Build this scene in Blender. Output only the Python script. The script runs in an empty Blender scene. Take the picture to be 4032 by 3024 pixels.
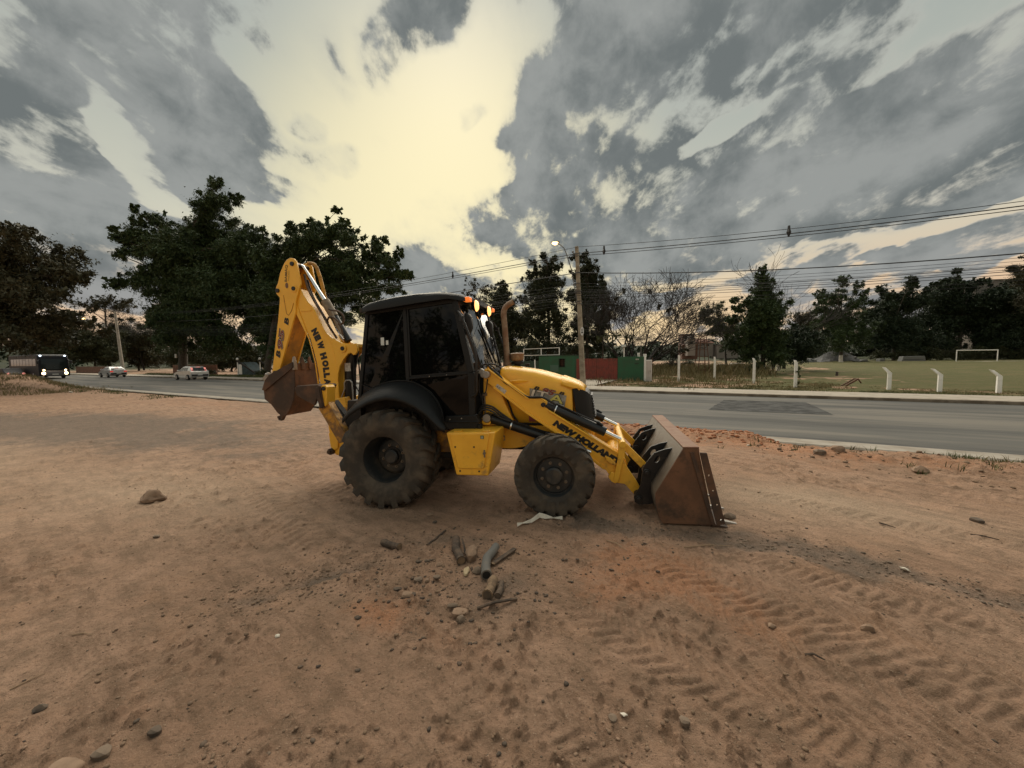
import bpy, bmesh, math, random
import numpy as np
from mathutils import Vector, Matrix, Euler
from mathutils.geometry import tessellate_polygon

scene = bpy.context.scene
COL = scene.collection
R = math.radians

# ---------------------------------------------------------------- camera
CAM_H = 1.93
def make_camera():
    p, r = R(3.7), R(0.61)
    f = Vector((0, math.cos(p), -math.sin(p)))
    rt, u = Vector((1, 0, 0)), Vector((0, math.sin(p), math.cos(p)))
    rt2 = rt * math.cos(r) - u * math.sin(r)
    u2 = u * math.cos(r) + rt * math.sin(r)
    cd = bpy.data.cameras.new('camera')
    cd.sensor_fit = 'HORIZONTAL'
    cd.sensor_width = 36.0
    cd.lens = 1515.0 / 4032.0 * 36.0
    cd.clip_start = 0.05
    cd.clip_end = 4000
    co = bpy.data.objects.new('camera', cd)
    m = Matrix((rt2, u2, -f)).transposed().to_4x4()
    m.translation = (0, 0, CAM_H)
    co.matrix_world = m
    COL.objects.link(co)
    scene.camera = co
make_camera()

# ---------------------------------------------------------------- world: dusk sky with broken cloud
SUN_AZ, SUN_EL = R(-8.0), R(40.0)          # azimuth from +Y towards +X
GLOW_AZ, GLOW_EL = R(-8.0), R(15.0)        # brightest gap in the clouds
SKY_BLOBS = [
  ((-0.564, 0.683, 0.464), (0.039, 0.117, -0.125), (-0.066, -0.025, -0.044), 0.9),
  ((-0.559, 0.641, 0.526), (0.032, 0.057, -0.036), (-0.057, -0.004, -0.056), 0.6),
  ((-0.702, 0.588, 0.402), (-0.009, 0.035, -0.067), (-0.043, -0.041, -0.015), 0.75),
  ((-0.712, 0.653, 0.256), (0.111, 0.126, -0.013), (-0.024, 0.011, -0.094), 0.8),
  ((-0.519, 0.768, 0.376), (0.061, 0.051, -0.019), (-0.022, 0.008, -0.047), 0.75),
  ((-0.401, 0.709, 0.58), (0.036, 0.057, -0.045), (-0.055, 0.002, -0.041), 0.75),
  ((-0.355, 0.743, 0.567), (0.009, 0.03, -0.034), (-0.027, -0.005, -0.011), 0.4),
  ((-0.212, 0.753, 0.622), (0.076, -0.019, 0.048), (0.025, 0.03, -0.028), 1.7),
  ((-0.442, 0.773, 0.455), (0.008, 0.015, -0.017), (-0.013, -0.003, -0.008), 1.1),
  ((-0.399, 0.824, 0.402), (0.035, 0.024, -0.015), (-0.017, 0.006, -0.03), 1.2),
  ((-0.082, 0.84, 0.537), (0.027, -0.01, 0.019), (0.013, 0.009, -0.013), 1.3),
  ((-0.447, 0.828, 0.339), (0.049, 0.033, -0.016), (-0.01, 0.004, -0.024), 0.9),
  ((0.274, 0.748, 0.605), (0.165, -0.102, 0.052), (0.043, 0.037, -0.065), 0.85),
  ((0.099, 0.86, 0.501), (0.122, -0.064, 0.085), (0.054, 0.027, -0.057), 0.75),
  ((0.083, 0.898, 0.432), (0.061, -0.02, 0.03), (0.019, 0.013, -0.031), 0.4),
  ((0.107, 0.936, 0.334), (0.28, -0.024, -0.022), (-0.004, 0.029, -0.08), 1.0),
  ((-0.045, 0.926, 0.374), (0.075, 0.014, -0.027), (-0.015, 0.013, -0.035), 0.6),
  ((-0.247, 0.938, 0.241), (0.153, 0.046, -0.022), (-0.012, 0.011, -0.057), 0.8),
  ((-0.426, 0.889, 0.168), (0.203, 0.1, -0.015), (-0.01, 0.009, -0.071), 0.8),
  ((0.469, 0.779, 0.415), (0.209, -0.144, 0.034), (0.021, 0.018, -0.057), 0.7),
  ((0.674, 0.66, 0.334), (0.106, -0.118, 0.02), (0.027, 0.011, -0.077), 0.9),
  ((0.56, 0.773, 0.297), (0.258, -0.167, -0.051), (0.002, 0.02, -0.055), 0.95),
  ((0.312, 0.892, 0.326), (0.102, -0.037, 0.005), (0.009, 0.017, -0.055), 0.6),
  ((0.493, 0.674, 0.55), (0.068, -0.061, 0.014), (0.025, 0.017, -0.044), 0.8),
  ((0.632, 0.646, 0.428), (0.062, -0.084, 0.035), (0.024, 0.002, -0.037), 0.6),
  ((0.699, 0.576, 0.424), (0.025, -0.046, 0.021), (0.033, -0.004, -0.049), 0.6),
  ((0.67, 0.721, 0.176), (0.053, -0.044, -0.022), (-0.002, 0.006, -0.016), 0.6),
  ((0.525, 0.828, 0.195), (0.086, -0.05, -0.018), (-0.001, 0.005, -0.018), 0.5),
  ((0.702, 0.68, 0.209), (0.026, -0.022, -0.015), (-0.001, 0.003, -0.006), 0.4),
  ((0.34, 0.91, 0.238), (0.124, -0.041, -0.023), (-0.003, 0.011, -0.039), 0.5),
  ((0.246, 0.957, 0.152), (0.129, -0.03, -0.017), (-0.004, 0.007, -0.038), 0.6),
  ((0.574, 0.81, 0.124), (0.324, -0.222, -0.049), (-0.001, 0.005, -0.026), 0.55),
  ((0.735, 0.629, 0.253), (0.046, -0.054, -0.001), (0.005, 0.005, -0.028), 0.7),
  ((-0.706, 0.685, 0.182), (0.108, 0.113, -0.004), (-0.01, 0.007, -0.063), 0.75),
  ((-0.77, 0.623, 0.138), (0.056, 0.072, -0.015), (-0.012, -0.002, -0.058), 0.5),
  ((0.143, 0.827, 0.544), (0.048, -0.051, 0.065), (0.048, 0.01, -0.027), 0.5),
  ((0.23, 0.866, 0.445), (0.121, -0.072, 0.078), (0.036, 0.013, -0.044), 0.5),
  ((0.401, 0.758, 0.513), (0.095, -0.08, 0.044), (0.028, 0.012, -0.04), 0.45),
  ((0.544, 0.696, 0.469), (0.087, -0.089, 0.03), (0.023, 0.009, -0.04), 0.5),
  ((0.719, 0.648, 0.254), (0.068, -0.074, -0.001), (0.007, 0.007, -0.036), 0.6),
  ((0.272, 0.933, 0.234), (0.062, -0.014, -0.015), (-0.007, 0.012, -0.039), 0.5),
  ((-0.164, 0.963, 0.213), (0.098, 0.021, -0.019), (-0.01, 0.008, -0.043), 0.6),
  ((-0.246, 0.935, 0.256), (0.058, 0.025, -0.037), (-0.027, 0.004, -0.041), 0.5),
  ((-0.616, 0.698, 0.367), (0.045, 0.093, -0.101), (-0.045, -0.02, -0.038), 0.5),
  ((-0.73, 0.605, 0.32), (0.035, 0.059, -0.031), (-0.028, -0.008, -0.048), 0.6),
  ((-0.327, 0.724, 0.607), (0.033, 0.032, -0.02), (-0.021, 0.008, -0.021), 0.4),
  ((0.329, 0.719, 0.612), (0.107, -0.05, 0.002), (0.009, 0.018, -0.026), 0.5),
  ((0.752, 0.589, 0.296), (0.02, -0.031, 0.01), (0.022, -0.002, -0.05), 0.6),
  ((0.531, 0.822, 0.204), (0.293, -0.175, -0.057), (-0.001, 0.006, -0.023), 0.45),
  ((-0.635, 0.684, 0.36), (0.037, 0.071, -0.071), (-0.022, -0.01, -0.021), -0.95),
  ((-0.663, 0.621, 0.417), (0.004, 0.038, -0.05), (-0.014, -0.01, -0.008), -0.8),
  ((-0.608, 0.731, 0.31), (0.032, 0.04, -0.033), (-0.015, -0.004, -0.02), -0.7),
  ((-0.267, 0.851, 0.452), (0.137, 0.137, -0.177), (-0.151, 0.01, -0.109), -1.0),
  ((-0.108, 0.8, 0.59), (0.1, 0.055, -0.056), (-0.044, 0.03, -0.049), -0.55),
  ((-0.493, 0.698, 0.519), (0.01, 0.037, -0.041), (-0.018, -0.006, -0.01), -0.5),
  ((-0.36, 0.892, 0.272), (0.152, 0.082, -0.069), (-0.033, 0.006, -0.065), -0.7),
  ((-0.25, 0.807, 0.535), (0.072, 0.057, -0.052), (-0.055, 0.019, -0.055), -0.5),
  ((-0.075, 0.902, 0.426), (0.071, 0.025, -0.04), (-0.029, 0.017, -0.041), -1.1),
  ((0.03, 0.888, 0.458), (0.082, -0.018, 0.03), (0.011, 0.012, -0.024), -0.6),
  ((0.443, 0.716, 0.539), (0.034, -0.036, 0.019), (0.027, 0.008, -0.033), -0.55),
  ((0.289, 0.889, 0.356), (0.05, -0.035, 0.046), (0.019, 0.002, -0.019), -0.6),
  ((0.422, 0.861, 0.284), (0.082, -0.057, 0.049), (0.014, 0.001, -0.022), -0.6),
  ((0.341, 0.912, 0.228), (0.094, -0.035, 0.001), (0.002, 0.004, -0.018), -0.4),
  ((0.39, 0.82, 0.419), (0.085, -0.058, 0.034), (0.011, 0.005, -0.02), -0.6),
  ((0.509, 0.735, 0.448), (0.089, -0.077, 0.025), (0.009, 0.005, -0.018), -0.6),
  ((0.302, 0.817, 0.491), (0.036, -0.053, 0.067), (0.018, -0.001, -0.01), -0.5),
  ((0.577, 0.647, 0.499), (0.041, -0.05, 0.017), (0.013, 0.004, -0.021), -0.4),
  ((0.646, 0.734, 0.21), (0.16, -0.142, 0.003), (0.004, 0.004, -0.025), -0.9),
  ((0.745, 0.635, 0.205), (0.051, -0.058, -0.005), (0.004, 0.006, -0.032), -0.7),
  ((0.4, 0.896, 0.192), (0.124, -0.055, -0.003), (0.001, 0.004, -0.02), -0.5),
  ((-0.015, 0.973, 0.231), (0.126, 0.007, -0.022), (-0.004, 0.005, -0.021), -0.35),
  ((-0.049, 0.962, 0.267), (0.056, 0.006, -0.01), (-0.003, 0.004, -0.015), -0.4),
]


def make_world():
    w = bpy.data.worlds.new('World')
    scene.world = w
    w.use_nodes = True
    w.cycles.sampling_method = 'MANUAL'
    w.cycles.sample_map_resolution = 256
    nt = w.node_tree
    nt.nodes.clear()
    N = nt.nodes.new
    def link(a, b): nt.links.new(a, b)
    def val(v):
        n = N('ShaderNodeValue'); n.outputs[0].default_value = v; return n.outputs[0]
    def setin(s, v):
        if hasattr(v, 'is_output') or isinstance(v, bpy.types.NodeSocket): link(v, s)
        else: s.default_value = v
    def math_(op, a, b=0.0, c=0.0, clamp=False):
        n = N('ShaderNodeMath'); n.operation = op; n.use_clamp = clamp
        setin(n.inputs[0], a); setin(n.inputs[1], b); setin(n.inputs[2], c)
        return n.outputs[0]
    def vmath(op, a, b=(0, 0, 0)):
        n = N('ShaderNodeVectorMath'); n.operation = op
        setin(n.inputs[0], a); setin(n.inputs[1], b)
        return n.outputs['Value'] if op in ('DOT_PRODUCT', 'LENGTH') else n.outputs['Vector']
    def ramp(x, lo, hi, a=0.0, b=1.0, smooth=True):
        n = N('ShaderNodeMapRange'); n.interpolation_type = 'SMOOTHSTEP' if smooth else 'LINEAR'
        setin(n.inputs['Value'], x)
        n.inputs['From Min'].default_value = lo; n.inputs['From Max'].default_value = hi
        n.inputs['To Min'].default_value = a; n.inputs['To Max'].default_value = b
        return n.outputs['Result']
    def mix(fac, a, b):
        n = N('ShaderNodeMix'); n.data_type = 'RGBA'
        setin(n.inputs[0], fac)
        for i, v in ((6, a), (7, b)):
            if isinstance(v, tuple): n.inputs[i].default_value = (*v, 1)
            else: link(v, n.inputs[i])
        return n.outputs[2]
    def noise(vec, scale, detail, rough, dist=0.0):
        n = N('ShaderNodeTexNoise'); n.noise_dimensions = '3D'
        link(vec, n.inputs['Vector'])
        n.inputs['Scale'].default_value = scale; n.inputs['Detail'].default_value = detail
        n.inputs['Roughness'].default_value = rough; n.inputs['Distortion'].default_value = dist
        return n.outputs['Fac']
    tc = N('ShaderNodeTexCoord')
    d = vmath('NORMALIZE', tc.outputs['Generated'])
    sep = N('ShaderNodeSeparateXYZ'); link(d, sep.inputs[0])
    dx, dy, dz = sep.outputs
    # cloud deck seen in perspective
    den = math_('ADD', math_('MAXIMUM', dz, 0.0), 0.26)
    px, py = math_('DIVIDE', dx, den), math_('DIVIDE', dy, den)
    comb = N('ShaderNodeCombineXYZ'); link(px, comb.inputs[0]); link(math_('MULTIPLY', py, 0.55), comb.inputs[1])
    P = comb.outputs[0]
    n1 = noise(P, 2.2, 6, 0.56, 0.35)
    n2a = noise(vmath('ADD', P, (7.3, 2.1, 4.0)), 6.5, 7, 0.60, 0.35)
    n2b = noise(d, 13.0, 6, 0.60, 0.2)
    n2c = noise(vmath('ADD', P, (1.3, 9.1, 2.0)), 15.0, 5, 0.62, 0.2)
    # main cloud groups
    acc = None
    warp = vmath('SCALE', vmath('SUBTRACT', N2col(nt, P), (0.5, 0.5, 0.5)), (0, 0, 0))
    nt.nodes[-1].inputs['Scale'].default_value = 0.34
    dw = vmath('ADD', d, warp)
    for d0, a, b, wt in SKY_BLOBS:
        a, b, d0 = Vector(a), Vector(b), Vector(d0)
        c = a.normalized().cross(b.normalized())
        mrot = Matrix((a.normalized(), b.normalized(), c)).transposed()
        m = N('ShaderNodeMapping'); m.vector_type = 'TEXTURE'
        link(dw, m.inputs['Vector'])
        m.inputs['Location'].default_value = d0
        m.inputs['Rotation'].default_value = mrot.to_euler('XYZ')
        m.inputs['Scale'].default_value = (a.length * 1.75, b.length * 1.75, 0.9)
        g = N('ShaderNodeTexGradient'); g.gradient_type = 'SPHERICAL'
        link(m.outputs[0], g.inputs[0])
        s = ramp(g.outputs['Fac'], 0.0, 0.62, 0, wt)
        acc = s if acc is None else math_('ADD', acc, s)
    # outside the groups the deck goes on as broken cloud
    nb = ramp(n1, 0.40, 0.64, -0.42, 0.38)
    acc = math_('MAXIMUM', math_('MINIMUM', acc, 0.74), -0.75)
    dens = math_('ADD', acc, math_('MULTIPLY', nb, 0.55))
    fine = math_('ADD', math_('MULTIPLY_ADD', n2a, 2.2, -1.1), math_('ADD', math_('MULTIPLY_ADD', n2b, 1.6, -0.8), math_('MULTIPLY_ADD', n2c, 1.1, -0.55)))
    dens = math_('ADD', dens, fine)
    # low heaps of cumulus have firm edges, the high streaks are feathered
    wdt = ramp(math_('MAXIMUM', dz, 0.0), 0.14, 0.48, 0.36, 0.90)
    cover = ramp(math_('DIVIDE', math_('ADD', dens, math_('MULTIPLY', wdt, 0.34)), wdt), 0.0, 1.0)
    thick = ramp(dens, -0.02, 0.55)
    # clear sky between the clouds
    sun = (math.sin(GLOW_AZ) * math.cos(GLOW_EL), math.cos(GLOW_AZ) * math.cos(GLOW_EL), math.sin(GLOW_EL))
    sk = N('ShaderNodeTexSky'); sk.sky_type = 'NISHITA'; sk.sun_disc = False
    sk.sun_elevation = SUN_EL; sk.sun_rotation = SUN_AZ
    sk.dust_density = 3.0; sk.air_density = 1.0
    ds = vmath('DOT_PRODUCT', d, sun)
    glow = ramp(ds, 0.84, 1.0)
    el = math_('MAXIMUM', dz, 0.0)
    high = mix(ramp(el, 0.18, 0.62), (6.1, 5.9, 4.6), (3.3, 3.75, 3.5))
    low = mix(ramp(math_('ABSOLUTE', dx), 0.1, 0.75), (9.4, 6.9, 3.4), (7.6, 5.0, 3.0))
    clear = mix(ramp(el, 0.06, 0.30), low, high)
    clear = mix(math_('MULTIPLY', glow, 0.8), clear, (9.6, 8.4, 4.7))
    clear = mix(0.06, clear, sk.outputs[0])
    veil = ramp(math_('ADD', acc, math_('MULTIPLY', fine, 0.6)), -0.60, 0.80, 0.0, 0.42)
    clear = mix(veil, clear, mix(ramp(el, 0.05, 0.3), (5.6, 4.6, 3.6), (4.5, 4.6, 4.1)))
    # clouds: lit rims, grey bodies, paler and warmer towards the horizon
    body = mix(ramp(math_('ADD', n1, math_('MULTIPLY_ADD', n2b, -0.5, 0.25)), 0.34, 0.64), (1.50, 1.68, 1.68), (3.0, 3.14, 3.02))
    body = mix(ramp(el, 0.02, 0.22, 0.75, 0.0), body, (3.3, 3.15, 3.15))
    rim = mix(ramp(ds, 0.6, 0.97, 0.6, 0.15), clear, (5.0, 4.8, 4.3))
    cloud = mix(thick, rim, body)
    col = mix(cover, clear, cloud)
    horizon = ramp(dz, -0.02, 0.10, 0.55, 0.0)
    col = mix(horizon, col, (5.0, 4.1, 3.6))
    bg = N('ShaderNodeBackground'); link(col, bg.inputs['Color'])
    bg.inputs['Strength'].default_value = 0.0585
    out = N('ShaderNodeOutputWorld'); link(bg.outputs[0], out.inputs['Surface'])

def N2col(nt, vec):
    n = nt.nodes.new('ShaderNodeTexNoise')
    nt.links.new(vec, n.inputs['Vector'])
    n.inputs['Scale'].default_value = 2.4; n.inputs['Detail'].default_value = 5
    return n.outputs['Color']
make_world()

# ---------------------------------------------------------------- sun behind the clouds
sd = bpy.data.lights.new('sun', 'SUN')
sd.energy = 2.3
sd.angle = R(80)
sd.color = (1.0, 0.90, 0.74)
so = bpy.data.objects.new('sun', sd)
_sv = Vector((math.sin(SUN_AZ) * math.cos(SUN_EL), math.cos(SUN_AZ) * math.cos(SUN_EL), math.sin(SUN_EL)))
so.rotation_euler = _sv.to_track_quat('Z', 'Y').to_euler()
COL.objects.link(so)

vs = scene.view_settings
scene.display_settings.display_device = 'sRGB'
vs.view_transform = 'Standard'
vs.look = 'None'
vs.exposure = 0.85
vs.gamma = 1.0
vs.use_curve_mapping = False
scene.cycles.use_denoising = True
scene.cycles.denoising_prefilter = 'ACCURATE'
scene.cycles.max_bounces = 8
scene.cycles.transparent_max_bounces = 12

# ================================================================ helpers
class MB:
    """collects shapes and links them as ONE mesh object"""
    def __init__(self):
        self.v, self.f, self.m = [], [], []
        self.mi = 0
    def add(self, verts, faces):
        o = len(self.v)
        self.v.extend([tuple(q) for q in verts])
        self.f.extend([tuple(i + o for i in fc) for fc in faces])
        self.m.extend([self.mi] * len(faces))
        return self
    def box(self, lo, hi):
        x0, y0, z0 = lo; x1, y1, z1 = hi
        v = [(x0, y0, z0), (x1, y0, z0), (x1, y1, z0), (x0, y1, z0), (x0, y0, z1), (x1, y0, z1), (x1, y1, z1), (x0, y1, z1)]
        return self.add(v, [(0, 3, 2, 1), (4, 5, 6, 7), (0, 1, 5, 4), (1, 2, 6, 5), (2, 3, 7, 6), (3, 0, 4, 7)])
    def cbox(self, c, s, rot=None):
        h = Vector(s) / 2
        vs = []
        for z in (-1, 1):
            for x, y in ((-1, -1), (1, -1), (1, 1), (-1, 1)):
                p = Vector((x * h.x, y * h.y, z * h.z))
                if rot is not None: p = rot @ p
                vs.append(p + Vector(c))
        return self.add(vs, [(0, 3, 2, 1), (4, 5, 6, 7), (0, 1, 5, 4), (1, 2, 6, 5), (2, 3, 7, 6), (3, 0, 4, 7)])
    def bar(self, a, b, w, h=None, up=(0, 0, 1)):
        """rectangular bar from a to b, w across and h along 'up'"""
        h = w if h is None else h
        a, b = Vector(a), Vector(b)
        d = (b - a).normalized()
        u = Vector(up) - d * d.dot(Vector(up))
        if u.length < 1e-4: u = Vector((1, 0, 0)) - d * d.x
        u.normalize(); s = d.cross(u)
        vs = []
        for q in (a, b):
            for i, j in ((-1, -1), (1, -1), (1, 1), (-1, 1)):
                vs.append(q + s * (i * w / 2) + u * (j * h / 2))
        return self.add(vs, [(0, 1, 2, 3), (7, 6, 5, 4), (0, 4, 5, 1), (1, 5, 6, 2), (2, 6, 7, 3), (3, 7, 4, 0)])
    def prism(self, poly, y0, y1, holes=None):
        """polygon in x,z extruded along y, holes allowed"""
        rings = [list(poly)] + [list(h) for h in (holes or [])]
        flat = [p for r in rings for p in r]
        n = len(flat)
        vs = [(x, y0, z) for x, z in flat] + [(x, y1, z) for x, z in flat]
        fs = []
        if holes:
            for t in tessellate_polygon([[Vector((x, z, 0)) for x, z in r] for r in rings]):
                fs.append(tuple(t)); fs.append(tuple(i + n for i in reversed(t)))
        else:
            fs.append(tuple(range(n))); fs.append(tuple(range(2 * n - 1, n - 1, -1)))
        o = 0
        for r in rings:
            k = len(r)
            for i in range(k):
                j = (i + 1) % k
                fs.append((o + i, o + j, o + j + n, o + i + n))
            o += k
        return self.add(vs, fs)
    def tube(self, pts, r, n=8, cap=True):
        pts = [Vector(p) for p in pts]
        rs = r if isinstance(r, (list, tuple)) else [r] * len(pts)
        vs, fs = [], []
        ref = Vector((0, 0, 1))
        d0 = (pts[1] - pts[0]).normalized()
        if abs(d0.dot(ref)) > 0.95: ref = Vector((1, 0, 0))
        u = (ref - d0 * d0.dot(ref)).normalized()
        for i, p in enumerate(pts):
            if i == 0: d = (pts[1] - pts[0])
            elif i == len(pts) - 1: d = (pts[-1] - pts[-2])
            else: d = (pts[i + 1] - pts[i]).normalized() + (pts[i] - pts[i - 1]).normalized()
            d = d.normalized() if d.length > 1e-9 else d0
            u = (u - d * d.dot(u))
            u = u.normalized() if u.length > 1e-6 else d.orthogonal().normalized()
            s = d.cross(u)
            for k in range(n):
                a = 2 * math.pi * k / n
                vs.append(p + u * (math.cos(a) * rs[i]) + s * (math.sin(a) * rs[i]))
        for i in range(len(pts) - 1):
            for k in range(n):
                a, b = i * n + k, i * n + (k + 1) % n
                fs.append((a, b, b + n, a + n))
        if cap:
            fs.append(tuple(range(n - 1, -1, -1)))
            fs.append(tuple(range((len(pts) - 1) * n, len(pts) * n)))
        return self.add(vs, fs)
    def lathe(self, prof, c, n=32, axis='y', closed=False):
        """profile of (radius, offset along axis) turned about the axis through c"""
        vs, fs = [], []
        for r, h in prof:
            for k in range(n):
                a = 2 * math.pi * k / n
                q = (math.cos(a) * r, h, math.sin(a) * r) if axis == 'y' else ((math.cos(a) * r, math.sin(a) * r, h) if axis == 'z' else (h, math.cos(a) * r, math.sin(a) * r))
                vs.append((q[0] + c[0], q[1] + c[1], q[2] + c[2]))
        m = len(prof)
        for i in range(m if closed else m - 1):
            for k in range(n):
                a, b = i * n + k, i * n + (k + 1) % n
                c2, d2 = ((i + 1) % m) * n + (k + 1) % n, ((i + 1) % m) * n + k
                fs.append((a, b, c2, d2))
        return self.add(vs, fs)
    def sweep(self, secs, closed_ring=False, cap=False):
        """loft through equal-length rows of points"""
        k = len(secs[0]); vs = [p for s in secs for p in s]; fs = []
        for i in range(len(secs) - 1):
            for j in range(k if closed_ring else k - 1):
                a, b = i * k + j, i * k + (j + 1) % k
                fs.append((a, b, b + k, a + k))
        if cap and closed_ring:
            fs.append(tuple(range(k - 1, -1, -1))); fs.append(tuple(range((len(secs) - 1) * k, len(secs) * k)))
        return self.add(vs, fs)
    def rock(self, c, s, rng, n=1, flat=0.7):
        bm = bmesh.new()
        bmesh.ops.create_icosphere(bm, subdivisions=n, radius=1.0)
        rot = Euler((rng.uniform(-.4, .4), rng.uniform(-.4, .4), rng.uniform(0, 6.28))).to_matrix()
        off = Vector((rng.uniform(0, 99), rng.uniform(0, 99), rng.uniform(0, 99)))
        vs = []
        for v in bm.verts:
            p = v.co.copy()
            p *= 0.72 + 0.5 * rng.random()
            p = Vector((p.x * s[0], p.y * s[1], p.z * s[2]))
            vs.append(rot @ p + Vector(c))
        fs = [tuple(v.index for v in f.verts) for f in bm.faces]
        bm.free()
        return self.add(vs, fs)
    def build(self, name, mats, parent=None, smooth=35, bevel=0.0, segs=2, recalc=True):
        me = bpy.data.meshes.new(name)
        me.from_pydata(self.v, [], self.f)
        if not isinstance(mats, (list, tuple)): mats = [mats]
        for m in mats: me.materials.append(m)
        if len(mats) > 1: me.polygons.foreach_set('material_index', self.m)
        if recalc:
            bm = bmesh.new(); bm.from_mesh(me)
            bmesh.ops.recalc_face_normals(bm, faces=bm.faces)
            bm.to_mesh(me); bm.free()
        if smooth:
            me.polygons.foreach_set('use_smooth', [True] * len(me.polygons))
            me.set_sharp_from_angle(angle=R(smooth))
        o = bpy.data.objects.new(name, me)
        COL.objects.link(o)
        if parent is not None: o.parent = parent
        if bevel:
            b = o.modifiers.new('bevel', 'BEVEL')
            b.width = bevel; b.segments = segs; b.limit_method = 'ANGLE'; b.angle_limit = R(40)
            b.harden_normals = False
        return o

def tag(o, label=None, cat=None, group=None, kind=None):
    if label: o['label'] = label
    if cat: o['category'] = cat
    if group: o['group'] = group
    if kind: o['kind'] = kind
    return o
def thing(name, label, cat, loc=(0, 0, 0), rz=0.0, group=None):
    o = bpy.data.objects.new(name, None)
    o.empty_display_size = 0.2
    COL.objects.link(o)
    o.location = loc; o.rotation_euler = (0, 0, rz)
    return tag(o, label, cat, group)
def copy_tree(o, parent=None):
    c = o.copy(); COL.objects.link(c)
    if parent is not None: c.parent = parent
    for ch in list(o.children): copy_tree(ch, c)
    return c
def raw_mesh(name, verts, faces, mats, parent=None, smooth=False):
    """fast path for numpy arrays of quads or triangles"""
    verts = np.asarray(verts, dtype=np.float32); faces = np.asarray(faces, dtype=np.int32)
    me = bpy.data.meshes.new(name)
    k = faces.shape[1]
    me.vertices.add(len(verts)); me.vertices.foreach_set('co', verts.ravel())
    me.loops.add(faces.size); me.loops.foreach_set('vertex_index', faces.ravel())
    me.polygons.add(len(faces))
    me.polygons.foreach_set('loop_start', np.arange(0, faces.size, k, dtype=np.int32))
    if not isinstance(mats, (list, tuple)): mats = [mats]
    for m in mats: me.materials.append(m)
    me.update(calc_edges=True)
    if smooth: me.polygons.foreach_set('use_smooth', np.ones(len(faces), dtype=bool))
    o = bpy.data.objects.new(name, me); COL.objects.link(o)
    if parent is not None: o.parent = parent
    return o

# ---------------------------------------------------------------- materials
def material(name, col, rough=0.6, metal=0.0, noise=None, bump=None, dirt=None, spec=0.5, coat=0.0, emit=None, coords='Object', stretch=None):
    """noise=(colour2, scale, lo, hi); dirt=(colour, scale, lo, hi, z0, z1) more dust towards the ground; bump=(scale, strength, distance)"""
    m = bpy.data.materials.new(name); m.use_nodes = True
    nt = m.node_tree; b = nt.nodes['Principled BSDF']
    b.inputs['Base Color'].default_value = (*col, 1)
    b.inputs['Roughness'].default_value = rough
    b.inputs['Metallic'].default_value = metal
    b.inputs['Specular IOR Level'].default_value = spec
    b.inputs['Coat Weight'].default_value = coat
    if emit:
        b.inputs['Emission Color'].default_value = (*emit[0], 1); b.inputs['Emission Strength'].default_value = emit[1]
    tc = nt.nodes.new('ShaderNodeTexCoord')
    vec = tc.outputs[coords]
    if stretch:
        mp = nt.nodes.new('ShaderNodeMapping'); mp.vector_type = 'TEXTURE'; nt.links.new(vec, mp.inputs['Vector'])
        mp.inputs['Rotation'].default_value = (0, 0, stretch[0]); mp.inputs['Scale'].default_value = (1 / stretch[1], 1, 1); vec = mp.outputs[0]
    def nz(scale, detail=6, rough_=0.6, v=None):
        n = nt.nodes.new('ShaderNodeTexNoise'); nt.links.new(v or vec, n.inputs['Vector'])
        n.inputs['Scale'].default_value = scale; n.inputs['Detail'].default_value = detail; n.inputs['Roughness'].default_value = rough_
        return n.outputs['Fac']
    def rmp(x, lo, hi, a=0.0, c=1.0):
        n = nt.nodes.new('ShaderNodeMapRange'); n.interpolation_type = 'SMOOTHSTEP'
        nt.links.new(x, n.inputs['Value'])
        for k, q in (('From Min', lo), ('From Max', hi), ('To Min', a), ('To Max', c)): n.inputs[k].default_value = q
        return n.outputs['Result']
    def mx(fac, a, c):
        n = nt.nodes.new('ShaderNodeMix'); n.data_type = 'RGBA'
        nt.links.new(fac, n.inputs[0])
        for i, q in ((6, a), (7, c)):
            if isinstance(q, tuple): n.inputs[i].default_value = (*q, 1)
            else: nt.links.new(q, n.inputs[i])
        return n.outputs[2]
    cur = tuple(col)
    if noise:
        cur = mx(rmp(nz(noise[1]), noise[2], noise[3]), cur, noise[0])
    if dirt:
        sep = nt.nodes.new('ShaderNodeSeparateXYZ'); nt.links.new(vec, sep.inputs[0])
        g = rmp(sep.outputs[2], dirt[4], dirt[5], 0.22, 0.0)
        ad = nt.nodes.new('ShaderNodeMath'); ad.operation = 'ADD'
        nt.links.new(nz(dirt[1], 8, 0.68), ad.inputs[0]); nt.links.new(g, ad.inputs[1])
        f = rmp(ad.outputs[0], dirt[2], dirt[3])
        cur = mx(f, cur, dirt[0])
        rr = nt.nodes.new('ShaderNodeMapRange'); nt.links.new(f, rr.inputs['Value'])
        rr.inputs['To Min'].default_value = rough; rr.inputs['To Max'].default_value = 0.9
        nt.links.new(rr.outputs['Result'], b.inputs['Roughness'])
    if not isinstance(cur, tuple): nt.links.new(cur, b.inputs['Base Color'])
    if bump:
        bp = nt.nodes.new('ShaderNodeBump'); bp.inputs['Strength'].default_value = bump[1]; bp.inputs['Distance'].default_value = bump[2]
        nt.links.new(nz(bump[0], 8, 0.65), bp.inputs['Height']); nt.links.new(bp.outputs[0], b.inputs['Normal'])
    return m

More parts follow.
